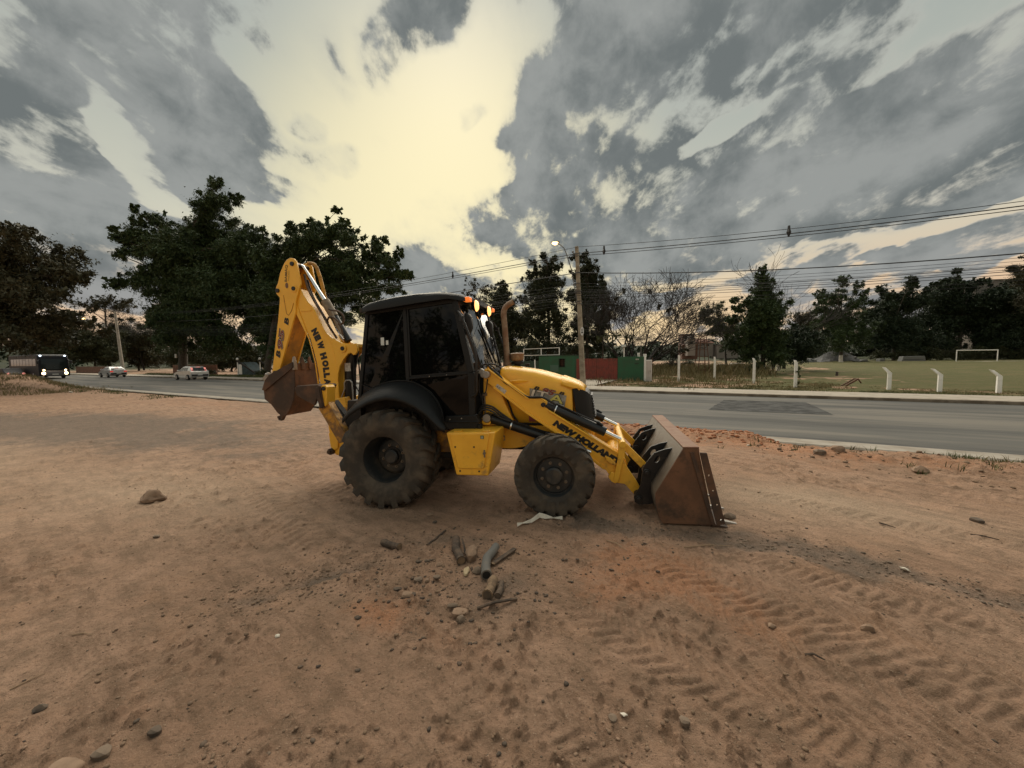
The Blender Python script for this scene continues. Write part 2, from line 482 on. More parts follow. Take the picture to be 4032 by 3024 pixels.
DUST = (0.30, 0.20, 0.12)
MAT = {}
def mat(key, *a, **k):
    MAT[key] = material(key, *a, **k); return MAT[key]
mat('yellow', (0.94, 0.50, 0.040), 0.36, noise=((0.84, 0.42, 0.03), 2.5, 0.45, 0.75), dirt=((0.36, 0.19, 0.06), 7.0, 0.70, 0.98, 0.3, 1.6), bump=(30, 0.04, 0.004), coat=0.15)
mat('yellow_dirty', (0.60, 0.28, 0.02), 0.5, noise=((0.40, 0.20, 0.03), 4, 0.42, 0.65), dirt=((0.20, 0.11, 0.05), 9.0, 0.50, 0.74, 0.3, 2.2), bump=(30, 0.08, 0.004))
mat('black_print', (0.012, 0.012, 0.012), 0.5)
mat('red_print', (0.22, 0.03, 0.02), 0.5)
mat('pale_print', (0.62, 0.58, 0.52), 0.5)
mat('yellow_print', (0.62, 0.55, 0.14), 0.5)
mat('decal_grey', (0.19, 0.19, 0.18), 0.5, noise=((0.42, 0.40, 0.36), 9, 0.4, 0.65))
mat('paper', (0.62, 0.66, 0.64), 0.7)
mat('label_white', (0.58, 0.55, 0.50), 0.6, noise=((0.42, 0.38, 0.33), 40, 0.45, 0.6))
mat('black_plastic', (0.010, 0.0105, 0.011), 0.5, spec=0.3, dirt=((0.09, 0.068, 0.05), 5.0, 0.64, 1.0, 0.2, 1.6), bump=(120, 0.05, 0.002))
mat('black_metal', (0.010, 0.010, 0.011), 0.42, dirt=((0.09, 0.065, 0.045), 8.0, 0.68, 1.0, 0.1, 1.5))
mat('chassis_black', (0.015, 0.013, 0.012), 0.75, noise=((0.07, 0.05, 0.035), 6, 0.45, 0.75))
mat('dark_glass', (0.003, 0.0032, 0.0035), 0.03, spec=0.22, noise=((0.006, 0.0055, 0.005), 3.0, 0.5, 0.8))
mat('windscreen_glass', (0.006, 0.008, 0.009), 0.03, spec=0.8, coat=0.6)
mat('chrome', (0.78, 0.79, 0.80), 0.12, 1.0)
mat('tyre', (0.044, 0.037, 0.030), 0.85, noise=((0.105, 0.083, 0.060), 4.5, 0.40, 0.70), bump=(60, 0.15, 0.004))
mat('rim_dark', (0.018, 0.021, 0.023), 0.5, noise=((0.075, 0.062, 0.048), 5.0, 0.45, 0.72), bump=(40, 0.08, 0.003))
mat('nut', (0.20, 0.155, 0.115), 0.6, 0.4)
mat('rust', (0.105, 0.052, 0.028), 0.72, noise=((0.165, 0.078, 0.040), 2.2, 0.40, 0.62), dirt=((0.050, 0.034, 0.024), 3.5, 0.46, 0.72, -1, -0.5), bump=(25, 0.25, 0.006))
mat('rust_top', (0.21, 0.115, 0.068), 0.75, noise=((0.18, 0.08, 0.045), 6.0, 0.42, 0.66), bump=(25, 0.2, 0.005))
mat('rust_dark', (0.055, 0.034, 0.024), 0.75, noise=((0.125, 0.062, 0.034), 4.0, 0.42, 0.68), bump=(25, 0.25, 0.006))
mat('bare_steel', (0.135, 0.112, 0.085), 0.55, 0.3, noise=((0.10, 0.075, 0.055), 4.0, 0.42, 0.7), bump=(30, 0.1, 0.004))
mat('worn_steel', (0.34, 0.31, 0.28), 0.45, 0.5)
mat('exhaust_rust', (0.20, 0.11, 0.065), 0.7, noise=((0.30, 0.23, 0.16), 5.0, 0.40, 0.64), bump=(40, 0.1, 0.003))
mat('tan_cylinder', (0.27, 0.20, 0.13), 0.6, noise=((0.16, 0.12, 0.08), 10.0, 0.42, 0.66))
mat('hose', (0.016, 0.015, 0.014), 0.55)
mat('hose_dusty', (0.12, 0.075, 0.045), 0.7, noise=((0.05, 0.035, 0.025), 14, 0.4, 0.6))
mat('work_light', (1, 0.8, 0.5), 0.3, emit=((1.0, 0.40, 0.11), 1.35))
mat('amber', (0.45, 0.10, 0.02), 0.25, emit=((1.0, 0.22, 0.03), 0.45))
mat('steel_pipe', (0.35, 0.34, 0.32), 0.4, 0.6)

# ================================================================ terrain
ROAD_N = Vector((0.48479, 0.87462, 0)); ROAD_T = Vector((0.87462, -0.48479, 0))
NEAR_EDGE, FAR_EDGE = 10.95, 21.8
ROAD_ANG = math.atan2(ROAD_T.y, ROAD_T.x)
MX_O = np.array([-1.4584, 5.9413]); MX_X = np.array([0.97629, -0.21644])

def _hash(ix, iy, seed):
    n = (ix.astype(np.int64) * 374761393 + iy.astype(np.int64) * 668265263 + seed * 974711) & 0x7fffffff
    n = ((n ^ (n >> 13)) * 1274126177) & 0x7fffffff
    n = (n ^ (n >> 16)) & 0xffff
    return n.astype(np.float64) / 65535.0
def vnoise(x, y, seed=0):
    ix, iy = np.floor(x), np.floor(y)
    fx, fy = x - ix, y - iy
    ux, uy = fx * fx * fx * (fx * (fx * 6 - 15) + 10), fy * fy * fy * (fy * (fy * 6 - 15) + 10)
    ix, iy = ix.astype(np.int64), iy.astype(np.int64)
    a, b = _hash(ix, iy, seed), _hash(ix + 1, iy, seed)
    c, d = _hash(ix, iy + 1, seed), _hash(ix + 1, iy + 1, seed)
    return (a + (b - a) * ux) * (1 - uy) + (c + (d - c) * ux) * uy
def fbm(x, y, oct=5, seed=0, gain=0.5):
    s, a, t = 0, 1.0, 0
    c, sn = math.cos(0.6), math.sin(0.6)
    for i in range(oct):
        s = s + a * vnoise(x, y, seed + i * 17); t += a
        a *= gain; x, y = (x * c - y * sn) * 2.03 + 11.7, (x * sn + y * c) * 2.03 - 5.3
    return s / t
def sstep(x, a, b):
    t = np.clip((x - a) / (b - a), 0, 1); return t * t * (3 - 2 * t)
def seg_dist(x, y, pts):
    """distance to a polyline, signed side offset and arc length"""
    best = np.full(x.shape, 1e9); side = np.zeros(x.shape); arc = np.zeros(x.shape); s0 = 0.0
    for (ax, ay), (bx, by) in zip(pts[:-1], pts[1:]):
        L = math.hypot(bx - ax, by - ay); tx, ty = (bx - ax) / L, (by - ay) / L
        t = np.clip((x - ax) * tx + (y - ay) * ty, 0, L)
        ex, ey = x - ax - tx * t, y - ay - ty * t
        dd = np.hypot(ex, ey); m = dd < best
        best = np.where(m, dd, best)
        side = np.where(m, (x - ax) * ty - (y - ay) * tx, side)
        arc = np.where(m, s0 + t, arc); s0 += L
    return best, side, arc
TRACKS = [  # wheel tracks pressed into the dirt: centre line, half width, pitch
    ([(0.35, 2.95), (0.64, 2.62), (1.15, 2.14), (1.68, 1.86), (2.6, 1.5)], 0.20, 0.105, 1),
    ([(0.9, 3.35), (1.41, 2.95), (1.88, 2.41), (2.23, 2.03), (2.9, 1.55)], 0.20, 0.105, -1),
    ([(1.6, 3.1), (2.09, 2.7), (2.6, 2.24), (3.1, 1.85)], 0.19, 0.10, 1),
    ([(1.02, 3.72), (1.4, 3.42), (1.62, 3.05), (1.70, 2.72)], 0.18, 0.085, 1),
    ([(1.62, 3.78), (1.9, 3.4), (2.2, 3.05), (2.7, 2.75)], 0.18, 0.09, -1),
    ([(-5.6, 7.7), (-4.38, 7.1), (-3.12, 6.0), (-2.4, 5.2)], 0.24, 0.18, 1),
    ([(-6.5, 6.9), (-4.9, 6.3), (-3.6, 5.4), (-2.6, 4.5), (-1.9, 3.7)], 0.2, 0.16, -1),
    ([(3.2, 6.9), (5.0, 5.6), (7.0, 4.9)], 0.22, 0.16, 1),
    ([(-0.4, 2.2), (0.3, 1.9), (1.0, 1.45)], 0.18, 0.11, 1),
    ([(2.9, 4.9), (3.8, 4.2), (5.2, 3.5), (6.5, 3.1)], 0.20, 0.13, -1),
    ([(2.2, 3.2), (2.9, 2.75), (3.7, 2.35), (4.4, 2.1)], 0.19, 0.10, 1),
]
DARK_BAND = [(0.7, 4.35), (1.3, 4.02), (2.12, 3.72), (2.6, 3.42), (3.13, 3.1), (3.8, 2.65), (4.6, 2.2)]
def ground_height(x, y, want_attr=False):
    x = np.asarray(x, dtype=np.float64); y = np.asarray(y, dtype=np.float64)
    perp = x * ROAD_N.x + y * ROAD_N.y
    along = x * ROAD_T.x + y * ROAD_T.y
    lot = 1 - sstep(perp, 9.6, 10.35)
    # slope under the loader
    s = (x - MX_O[0]) * MX_X[0] + (y - MX_O[1]) * MX_X[1]
    l = (x - MX_O[0]) * -MX_X[1] + (y - MX_O[1]) * MX_X[0]
    ramp = np.where(s < 0, 0, np.where(s < 4.6, 0.0342 * s, 0.157 * (1 - sstep(s, 4.6, 7.6))))
    z = ramp * sstep(l, -3.6, -1.6) * (1 - sstep(l, 2.2, 5.0))
    flat = np.exp(-((s - 2.0) / 3.4) ** 4 - (l / 1.7) ** 4)
    # rough dirt
    big = (fbm(x * 0.35, y * 0.35, 3, 5) - 0.5) * 0.16
    mid = (fbm(x * 1.7, y * 1.7, 4, 9) - 0.5) * 0.040
    near = np.hypot(x, y) < 12
    pressed = np.zeros(x.shape); dzt = np.zeros(x.shape)
    if near.any():
        xn, yn = x[near], y[near]; dz = np.zeros(xn.shape); pw = np.zeros(xn.shape)
        for pts, hw, pitch, sg in TRACKS:
            d, side, arc = seg_dist(xn, yn, pts)
            tot = sum(math.hypot(q[0] - p[0], q[1] - p[1]) for p, q in zip(pts[:-1], pts[1:]))
            w = (1 - sstep(d, hw * 0.80, hw * 1.10)) * sstep(arc, 0.0, 0.35) * (1 - sstep(arc, tot - 0.35, tot))
            w = w * sstep(fbm(xn * 2.1, yn * 2.1, 3, 91), 0.22, 0.46)
            wob = (fbm(xn * 5, yn * 5, 2, 93) - 0.5) * 0.07
            ph = (arc + sg * np.abs(side) * 0.75 + wob) / pitch
            rib = np.abs((ph % 1.0) - 0.5) * 2
            dz += w * (sstep(rib, 0.34, 0.60) * 0.017 - 0.013) + np.exp(-((d - hw * 1.2) / 0.05) ** 2) * 0.008 * sstep(arc, 0, .4) * (1 - sstep(arc, tot - .4, tot))
            pw = np.maximum(pw, w)
        dzt[near] = dz; pressed[near] = pw
    z = z + lot * (big * (1 - 0.9 * flat) * sstep(np.hypot(x, y), 0.5, 4) + mid * (1 - 0.6 * flat))
    rough = sstep(fbm(x * 0.9 + 3, y * 0.9, 3, 31), 0.46, 0.70) * (1 - 0.85 * pressed)
    fine = (fbm(x * 9, y * 9, 4, 21, 0.6) - 0.5)
    z = z + lot * fine * (0.012 + 0.024 * rough) * (1 - 0.4 * flat) * (1 - 0.6 * pressed)
    # clods
    cl = fbm(x * 21, y * 21, 3, 44)
    z = z + lot * np.maximum(cl - 0.60, 0) * 0.15 * (0.15 + rough)
    # red heap along the road edge
    heap = np.exp(-((perp - 10.35) / 0.62) ** 2) * sstep(along, -9.5, -5.5) * (1 - sstep(along, 0.35, 1.6))
    z = z + heap * (0.10 + 0.26 * fbm(x * 1.3, y * 1.3, 4, 71)) * 0.95 + heap * fine * 0.12
    berm = np.exp(-((perp - 9.3) / 0.7) ** 2) * sstep(along, -0.5, 2.0)
    z = z + berm * (fbm(x * 1.5, y * 1.5, 4, 73) * 0.24 + fine * 0.10 - 0.04)
    # grassy mound on the far left, on the lot side of the road
    lm = np.exp(-((perp - 7.6) / 2.4) ** 2) * (1 - sstep(along, -52, -39))
    z = z + lm * (0.75 + 0.5 * fbm(x * 0.5, y * 0.5, 3, 77))
    z = z + dzt
    dark = np.zeros(x.shape)
    if near.any():
        xn, yn = x[near], y[near]
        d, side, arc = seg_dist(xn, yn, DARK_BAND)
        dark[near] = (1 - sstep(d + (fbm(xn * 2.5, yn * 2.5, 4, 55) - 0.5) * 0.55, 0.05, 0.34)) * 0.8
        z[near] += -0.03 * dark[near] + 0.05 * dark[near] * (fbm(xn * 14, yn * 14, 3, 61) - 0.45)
    # soil pressed up round the tyres
    for ts, tl in ((.05, -.9), (2.235, -.95), (2.235, .95)):
        dd = np.hypot((s - ts) / 1.1, (l - tl) / .75)
        z = z + np.exp(-((dd - .34) / .10) ** 2) * (.012 + .055 * np.maximum(fbm(x * 6, y * 6, 3, 151) - .38, 0))
    # road bed, verge and the field beyond
    bed = sstep(perp, 9.9, 10.3) * (1 - sstep(perp, 21.8, 22.0))
    z = np.where(bed > 0, z * (1 - bed) * 1.0 + bed * (-0.10) + heap * 0.16 * bed + bed * heap * (0.05 + 0.10 * fbm(x * 3, y * 3, 3, 75)), z)
    far = sstep(perp, 21.9, 22.1)
    fz = 0.045 + 0.05 * sstep(perp, 24.6, 25.2) + 0.55 * sstep(perp, 38, 95) + (fbm(x * 0.4, y * 0.4, 4, 81) - 0.5) * 0.22 * sstep(perp, 25.5, 28) * (1 - 0.7 * sstep(along, 8, 12))
    hillr = np.hypot(x, y)
    fz = fz + sstep(hillr, 150, 330) * (7 + 9 * fbm(x * 0.008, y * 0.008, 3, 83)) * sstep(y, 20, 90)
    z = z * (1 - far) + far * fz
    if not want_attr: return z
    red = np.zeros(x.shape)
    def blob(cx, cy, rx, ry, ang=0.0):
        c, sn = math.cos(ang), math.sin(ang)
        u = ((x - cx) * c + (y - cy) * sn) / rx; v = (-(x - cx) * sn + (y - cy) * c) / ry
        return np.exp(-(u * u + v * v))
    wn = fbm(x * 1.6, y * 1.6, 5, 101)
    red = blob(-1.02, 2.80, 0.42, 0.22, -0.4) * 1.3 + blob(-0.3, 2.45, 0.6, 0.25, -0.3) * 0.75 + blob(1.2, 3.3, 0.75, 0.5, -0.6) * 1.0 + blob(0.7, 2.9, 0.4, 0.35) * 0.7 + blob(1.5, 2.7, 0.8, 0.5, -0.7) * 0.6
    red = red + blob(-3.6, 5.4, 1.8, 0.9, -0.6) * 0.45 + blob(-14, 17.5, 8, 1.4, -0.45) * 0.8 + blob(-30, 24, 10, 2.5, -0.5) * 0.6 + heap * 2.3 + blob(4.4, 8.0, 2.8, 1.2, -0.5) * 1.1 + blob(3.6, 6.2, 2, .8, -.3) * 0.4 + berm * 0.8
    red = np.clip(red * (0.10 + 1.5 * wn) * np.where(lot > 0, 0.8, 1), 0, 1.2)
    dark = dark + blob(-13.0, 11.8, 8, 2.2, -0.35) * 1.7 * (0.25 + 1.2 * wn) + blob(-8.0, 15.5, 6, 1.8, -0.5) * 0.6
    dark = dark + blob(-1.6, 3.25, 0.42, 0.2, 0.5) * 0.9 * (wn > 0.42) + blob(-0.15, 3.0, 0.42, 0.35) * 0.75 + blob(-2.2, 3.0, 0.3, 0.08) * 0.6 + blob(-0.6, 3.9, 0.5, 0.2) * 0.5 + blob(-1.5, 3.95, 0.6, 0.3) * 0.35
    dark = dark + blob(-5.4, 7.7, 0.7, 0.35) * 0.4
    pale = blob(3.6, 4.6, 1.6, 0.7, -0.3) * 0.7 + blob(-5, 5.6, 2.5, 1.0, -0.3) * 0.5 + blob(-12, 8, 5, 2, -0.5) * 0.4
    gn = fbm(x * 0.7, y * 0.7, 5, 111)
    grass = far * sstep(perp, 24.7, 25.0) * (1 - 0.95 * sstep(gn + 0.35 * sstep(-along, -7, 12) - 0.6 * (1 - sstep(perp, 25, 26.5)) * 0.25, 0.56, 0.72) * (1 - sstep(along, 9, 14)))
    grass = grass + 0.6 * lm * sstep(gn, 0.40, 0.6) + np.exp(-((perp - 9.75) / 0.30) ** 2) * sstep(along, 4.0, 5.0) * sstep(fbm(x * 1.4, y * 1.4, 3, 115), 0.45, 0.6) * 0.9
    wood = sstep(hillr, 120, 170) * far
    return z, np.clip(red, 0, 1.3), np.clip(dark, 0, 1), np.clip(pale, 0, 1), np.clip(grass, 0, 1), wood
def gz(x, y):
    return float(ground_height(np.array([x]), np.array([y]))[0])

def ground_material():
    m = bpy.data.materials.new('dry_earth'); m.use_nodes = True
    nt = m.node_tree; b = nt.nodes['Principled BSDF']; L = nt.links.new
    b.inputs['Roughness'].default_value = 0.93; b.inputs['Specular IOR Level'].default_value = 0.2
    tc = nt.nodes.new('ShaderNodeTexCoord'); P = tc.outputs['Object']
    def attr(n):
        a = nt.nodes.new('ShaderNodeAttribute'); a.attribute_name = n; return a.outputs['Fac']
    def nz(s, d=8, r=0.62, dist=0.0):
        n = nt.nodes.new('ShaderNodeTexNoise'); L(P, n.inputs['Vector']); n.inputs['Scale'].default_value = s
        n.inputs['Detail'].default_value = d; n.inputs['Roughness'].default_value = r; n.inputs['Distortion'].default_value = dist
        return n.outputs['Fac']
    def rmp(x, lo, hi, a=0.0, c=1.0):
        n = nt.nodes.new('ShaderNodeMapRange'); n.interpolation_type = 'SMOOTHSTEP'; L(x, n.inputs['Value'])
        for k, q in (('From Min', lo), ('From Max', hi), ('To Min', a), ('To Max', c)): n.inputs[k].default_value = q
        return n.outputs['Result']
    def mx(f, a, c):
        n = nt.nodes.new('ShaderNodeMix'); n.data_type = 'RGBA'
        if isinstance(f, float): n.inputs[0].default_value = f
        else: L(f, n.inputs[0])
        for i, q in ((6, a), (7, c)):
            if isinstance(q, tuple): n.inputs[i].default_value = (*q, 1)
            else: L(q, n.inputs[i])
        return n.outputs[2]
    def mth(op, a, c):
        n = nt.nodes.new('ShaderNodeMath'); n.operation = op
        for i, q in ((0, a), (1, c)):
            if isinstance(q, (int, float)): n.inputs[i].default_value = q
            else: L(q, n.inputs[i])
        return n.outputs[0]
    nA, nB, nC = nz(0.7, 6), nz(5.0, 8, 0.68), nz(38.0, 6, 0.7)
    dirt = mx(rmp(nA, 0.32, 0.68), (0.395, 0.242, 0.160), (0.490, 0.312, 0.214))
    dirt = mx(rmp(nB, 0.36, 0.70, 0.0, 0.75), dirt, (0.225, 0.150, 0.098))
    mp = nt.nodes.new('ShaderNodeMapping'); mp.vector_type = 'TEXTURE'; L(P, mp.inputs['Vector']); mp.inputs['Rotation'].default_value = (0, 0, R(-38)); mp.inputs['Scale'].default_value = (4.5, 1, 1)
    ns = nt.nodes.new('ShaderNodeTexNoise'); L(mp.outputs[0], ns.inputs['Vector']); ns.inputs['Scale'].default_value = 7.0; ns.inputs['Detail'].default_value = 7; ns.inputs['Roughness'].default_value = .68
    dirt = mx(rmp(ns.outputs['Fac'], 0.46, 0.66, 0.0, 0.75), dirt, (0.225, 0.142, 0.092))
    dirt = mx(rmp(nz(2.2, 7, 0.7), 0.50, 0.66, 0.0, 0.5), dirt, (0.450, 0.270, 0.170))
    nR = nz(9.0, 9, 0.72)
    dirt = mx(rmp(mth('MULTIPLY', attr('red'), mth('ADD', mth('MULTIPLY', nR, 2.2), -0.35)), 0.18, 0.95, 0.0, 0.8), dirt, (0.450, 0.220, 0.120))
    dirt = mx(mth('MULTIPLY', attr('pale'), 0.75), dirt, (0.56, 0.43, 0.31))
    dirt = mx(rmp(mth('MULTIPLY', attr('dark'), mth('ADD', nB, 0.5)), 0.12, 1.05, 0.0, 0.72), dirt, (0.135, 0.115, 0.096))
    dirt = mx(rmp(nC, 0.50, 0.72, 0.0, 0.8), dirt, (0.150, 0.097, 0.062))  # dark flecks painted in for the small shadows of the rough soil
    dirt = mx(rmp(nz(90.0, 3, 0.6), 0.60, 0.74, 0.0, 0.6), dirt, (0.62, 0.48, 0.36))  # pale flecks painted in for the lit side of that relief
    g = mx(rmp(nz(0.5, 5), 0.35, 0.7), (0.105, 0.105, 0.036), (0.165, 0.130, 0.060))
    g = mx(rmp(nz(14.0, 6, 0.7), 0.40, 0.68), g, (0.060, 0.066, 0.022))
    col = mx(rmp(mth('MULTIPLY', attr('grass'), mth('ADD', nB, 0.55)), 0.30, 0.75), dirt, g)
    w = mx(rmp(nz(0.12, 6, 0.7), 0.35, 0.65), (0.020, 0.028, 0.012), (0.050, 0.055, 0.026))
    col = mx(attr('wood'), col, w)
    L(col, b.inputs['Base Color'])
    h = mth('ADD', mth('MULTIPLY', nz(30, 10, 0.72), 0.9), mth('MULTIPLY', nz(150, 5, 0.7), 0.35))
    bp = nt.nodes.new('ShaderNodeBump'); bp.inputs['Strength'].default_value = 0.9; bp.inputs['Distance'].default_value = 0.05
    L(h, bp.inputs['Height']); L(bp.outputs[0], b.inputs['Normal'])
    return m
MAT['ground'] = ground_material()

def make_ground():
    r1 = np.exp(np.linspace(math.log(0.35), math.log(1.3), 30))[:-1]
    r2 = np.exp(np.arange(math.log(1.3), math.log(14.0), 0.0052))
    r3 = np.exp(np.arange(math.log(14.0), math.log(140.0), 0.018))
    r4 = np.exp(np.linspace(math.log(140), math.log(2200), 60))
    rr = np.unique(np.concatenate([[0.02], r1, r2, r3, r4]))
    th = np.concatenate([np.linspace(-math.pi, R(-66), 40)[:-1], np.linspace(R(-66), R(66), 540), np.linspace(R(66), math.pi, 40)[1:-1]])
    A, Rr = np.meshgrid(th, rr)
    x, y = Rr * np.sin(A), Rr * np.cos(A)
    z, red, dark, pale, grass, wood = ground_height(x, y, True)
    n, k = A.shape
    idx = np.arange(n * k).reshape(n, k)
    i0, i1 = idx[:-1], idx[1:]
    f = np.stack([i0, np.roll(i0, -1, 1), np.roll(i1, -1, 1), i1], -1).reshape(-1, 4)
    v = np.stack([x, y, z], -1).reshape(-1, 3)
    o = raw_mesh('ground', v, f, MAT['ground'], smooth=True)
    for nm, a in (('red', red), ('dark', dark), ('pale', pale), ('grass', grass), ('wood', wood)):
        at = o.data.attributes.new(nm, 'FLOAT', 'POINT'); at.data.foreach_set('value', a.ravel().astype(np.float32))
    tag(o, kind='structure')
    return o
GROUND = make_ground()

# ---------------------------------------------------------------- road, gutter, kerbs, pavement
mat('asphalt', (0.105, 0.101, 0.093), 0.82, noise=((0.165, 0.150, 0.128), 0.9, 0.44, 0.62), dirt=((0.074, 0.073, 0.070), 0.35, 0.46, 0.62, -9, -8), bump=(70, 0.35, 0.01), spec=0.22, stretch=(ROAD_ANG, 0.12))
mat('asphalt_patch', (0.050, 0.050, 0.049), 0.9, spec=0.08, noise=((0.095, 0.094, 0.092), 2.5, 0.4, 0.6), bump=(80, 0.4, 0.01))
mat('concrete', (0.34, 0.30, 0.25), 0.85, noise=((0.24, 0.20, 0.155), 1.8, 0.40, 0.66), bump=(40, 0.3, 0.01))
mat('concrete_dirty', (0.25, 0.205, 0.155), 0.88, noise=((0.13, 0.10, 0.07), 1.4, 0.40, 0.62), bump=(40, 0.3, 0.01))
mat('concrete_light', (0.36, 0.31, 0.25), 0.8, noise=((0.26, 0.22, 0.17), 2.4, 0.42, 0.68), bump=(50, 0.2, 0.008))
def rpt(al, pe, z): 
    p = ROAD_T * al + ROAD_N * pe; return (p.x, p.y, z)
def strip(name, prof, a0, a1, step, m, jitter=0.0, seed=1):
    """profile of (perp, z) swept along the road"""
    rng = random.Random(seed)
    als = np.arange(a0, a1 + 0.01, step)
    b = MB()
    b.sweep([[rpt(a, p + rng.uniform(-jitter, jitter), z) for p, z in prof] for a in als])
    return tag(b.build(name, m, smooth=30, recalc=False), kind='structure')
strip('road', [(NEAR_EDGE - 0.10, 0.0), (NEAR_EDGE, 0.004), (13.5, 0.04), (16.4, 0.06), (19.3, 0.04), (FAR_EDGE + 0.05, 0.0)][::-1], -420, 260, 2.0, MAT['asphalt'])
strip('gutter', [(NEAR_EDGE - 0.62, -0.02), (NEAR_EDGE - 0.58, 0.018), (NEAR_EDGE - 0.02, 0.010), (NEAR_EDGE + 0.0, 0.016)][::-1], -200, 120, 1.0, MAT['concrete'], 0.012)
strip('kerb', [(FAR_EDGE + 0.0, -0.05), (FAR_EDGE, 0.115), (FAR_EDGE + 0.02, 0.13), (FAR_EDGE + 0.15, 0.132)][::-1], -300, 160, 1.0, MAT['concrete_dirty'], 0.012, 3)
strip('pavement', [(FAR_EDGE + 0.152, 0.128), (FAR_EDGE + 1.5, 0.132), (FAR_EDGE + 2.75, 0.136), (FAR_EDGE + 2.8, 0.03)][::-1], -300, 160, 1.0, MAT['concrete_light'], 0.02, 4)
# dark repair patch in the asphalt
def road_z(pe):
    return float(np.interp(pe, [NEAR_EDGE, 13.5, 16.4, 19.3, FAR_EDGE], [0.004, 0.04, 0.06, 0.04, 0.0]))
def patch(pts, m):
    rng = random.Random(5)
    (a0, p0), (a1, p1), (a2, p2), (a3, p3) = pts
    secs = []
    for i in range(13):
        u = i / 12
        lo = Vector((a0, p0)).lerp(Vector((a1, p1)), u); hi = Vector((a3, p3)).lerp(Vector((a2, p2)), u)
        row = []
        for j in range(9):
            q = lo.lerp(hi, j / 8)
            row.append(rpt(q.x + rng.uniform(-.02, .02), q.y + rng.uniform(-.03, .03), road_z(q.y) + 0.006))
        secs.append(row)
    b = MB(); b.sweep(secs)
    return tag(b.build('road_patch', m, smooth=30), kind='structure')
patch([(-0.5, 15.25), (3.05, 15.45), (2.9, 19.5), (0.0, 19.2)], MAT['asphalt_patch'])

# ================================================================ the backhoe loader
def text_mesh(name, body, origin, xdir, ydir, height, mat_, parent, width=None, shear=0.0, bold=0.0, extrude=0.002, label=None, spacing=1.0, align='LEFT'):
    cu = bpy.data.curves.new(name, 'FONT')
    cu.body = body; cu.size = 1.0; cu.shear = shear; cu.offset = bold; cu.extrude = 0.0; cu.space_character = spacing
    cu.resolution_u = 3
    tmp = bpy.data.objects.new(name, cu); COL.objects.link(tmp)
    dg = bpy.context.evaluated_depsgraph_get()
    me = bpy.data.meshes.new_from_object(tmp.evaluated_get(dg))
    bpy.data.objects.remove(tmp); bpy.data.curves.remove(cu)
    co = np.empty(len(me.vertices) * 3, np.float32); me.vertices.foreach_get('co', co); co = co.reshape(-1, 3)
    mn, mx_ = co.min(0), co.max(0)
    sy = height / (mx_[1] - mn[1]); sx = sy if width is None else width / (mx_[0] - mn[0])
    xd, yd = Vector(xdir).normalized(), Vector(ydir).normalized()
    nd = xd.cross(yd)
    out = [Vector(origin) + xd * float((p[0] - mn[0]) * sx) + yd * float((p[1] - mn[1]) * sy) for p in co]
    b = MB()
    n = len(out)
    b.v = [tuple(p + nd * extrude) for p in out]
    b.f = [tuple(p.vertices) for p in me.polygons]; b.m = [0] * len(b.f)
    bpy.data.meshes.remove(me)
    o = b.build(name, mat_, parent, smooth=0, recalc=False)
    if label: o['label'] = label
    return o

def rot_pts(pts, c, s=1.0): return [(c[0] + (x - c[0]) * s, c[1] + (z - c[1]) * s) for x, z in pts]

ML = thing('backhoe_loader', 'yellow backhoe loader with black cab standing on the dirt, rusty bucket lowered', 'backhoe loader')
_X = Vector((0.97572595, -0.21631323, 0.03416818)); _L = Vector((0.21643961, 0.97629601, 0.0)); _U = _X.cross(_L)
_m = Matrix((_X, _L, _U)).transposed().to_4x4(); _m.translation = (-1.45841799, 5.94125285, 0.004)
ML.matrix_world = _m
Y_, YD, BP, BM_, CB = MAT['yellow'], MAT['yellow_dirty'], MAT['black_plastic'], MAT['black_metal'], MAT['chassis_black']

# ---------- wheels
def tyre_mesh(name, Rt, wd, rimr, nl, parent, lug_h, side):
    hw = wd / 2; Rc = Rt - lug_h
    prof = [(rimr - .01, -hw * .74), (rimr + .012, -hw * .80), (rimr + .03, -hw * .86), (rimr + (Rc - rimr) * .35, -hw * .99), (rimr + (Rc - rimr) * .55, -hw), (rimr + (Rc - rimr) * .78, -hw * .96),
            (Rc - .03, -hw * .86), (Rc - .008, -hw * .70), (Rc, -hw * .35), (Rc + .004, 0)]
    prof = prof + [(r, -h) for r, h in reversed(prof[:-1])]
    b = MB(); b.lathe(prof, (0, 0, 0), 72, closed=True)
    for sgn in (-1, 1):
        for k in range(nl):
            a0 = 2 * math.pi * (k + (0.5 if sgn > 0 else 0)) / nl
            st = [(-0.03, hw * 1.0, Rc - .14, .036, .034), (-0.012, hw * .995, Rc - .07, .036, .042), (0.0, hw * .97, Rc - .025, lug_h * .95, .044), (0.035, hw * .84, Rc - .006, lug_h * .97, .042), (0.12, hw * .45, Rc, lug_h, .036), (0.19, hw * .02, Rc + .002, lug_h * .98, .031)]
            secs = []
            for da, yy, rb, h, wdt in st:
                a = a0 - da * (0.65 / Rt) * 1.05
                row = []
                for off, rad in ((-wdt * 1.25, rb - .03), (-wdt, rb + h), (wdt, rb + h), (wdt * 1.25, rb - .03)):
                    aa = a + off / Rt
                    row.append((math.cos(aa) * rad, sgn * yy, math.sin(aa) * rad))
                secs.append(row)
            b.sweep(secs, closed_ring=True, cap=True)
    return b.build(name, MAT['tyre'], parent, smooth=38)
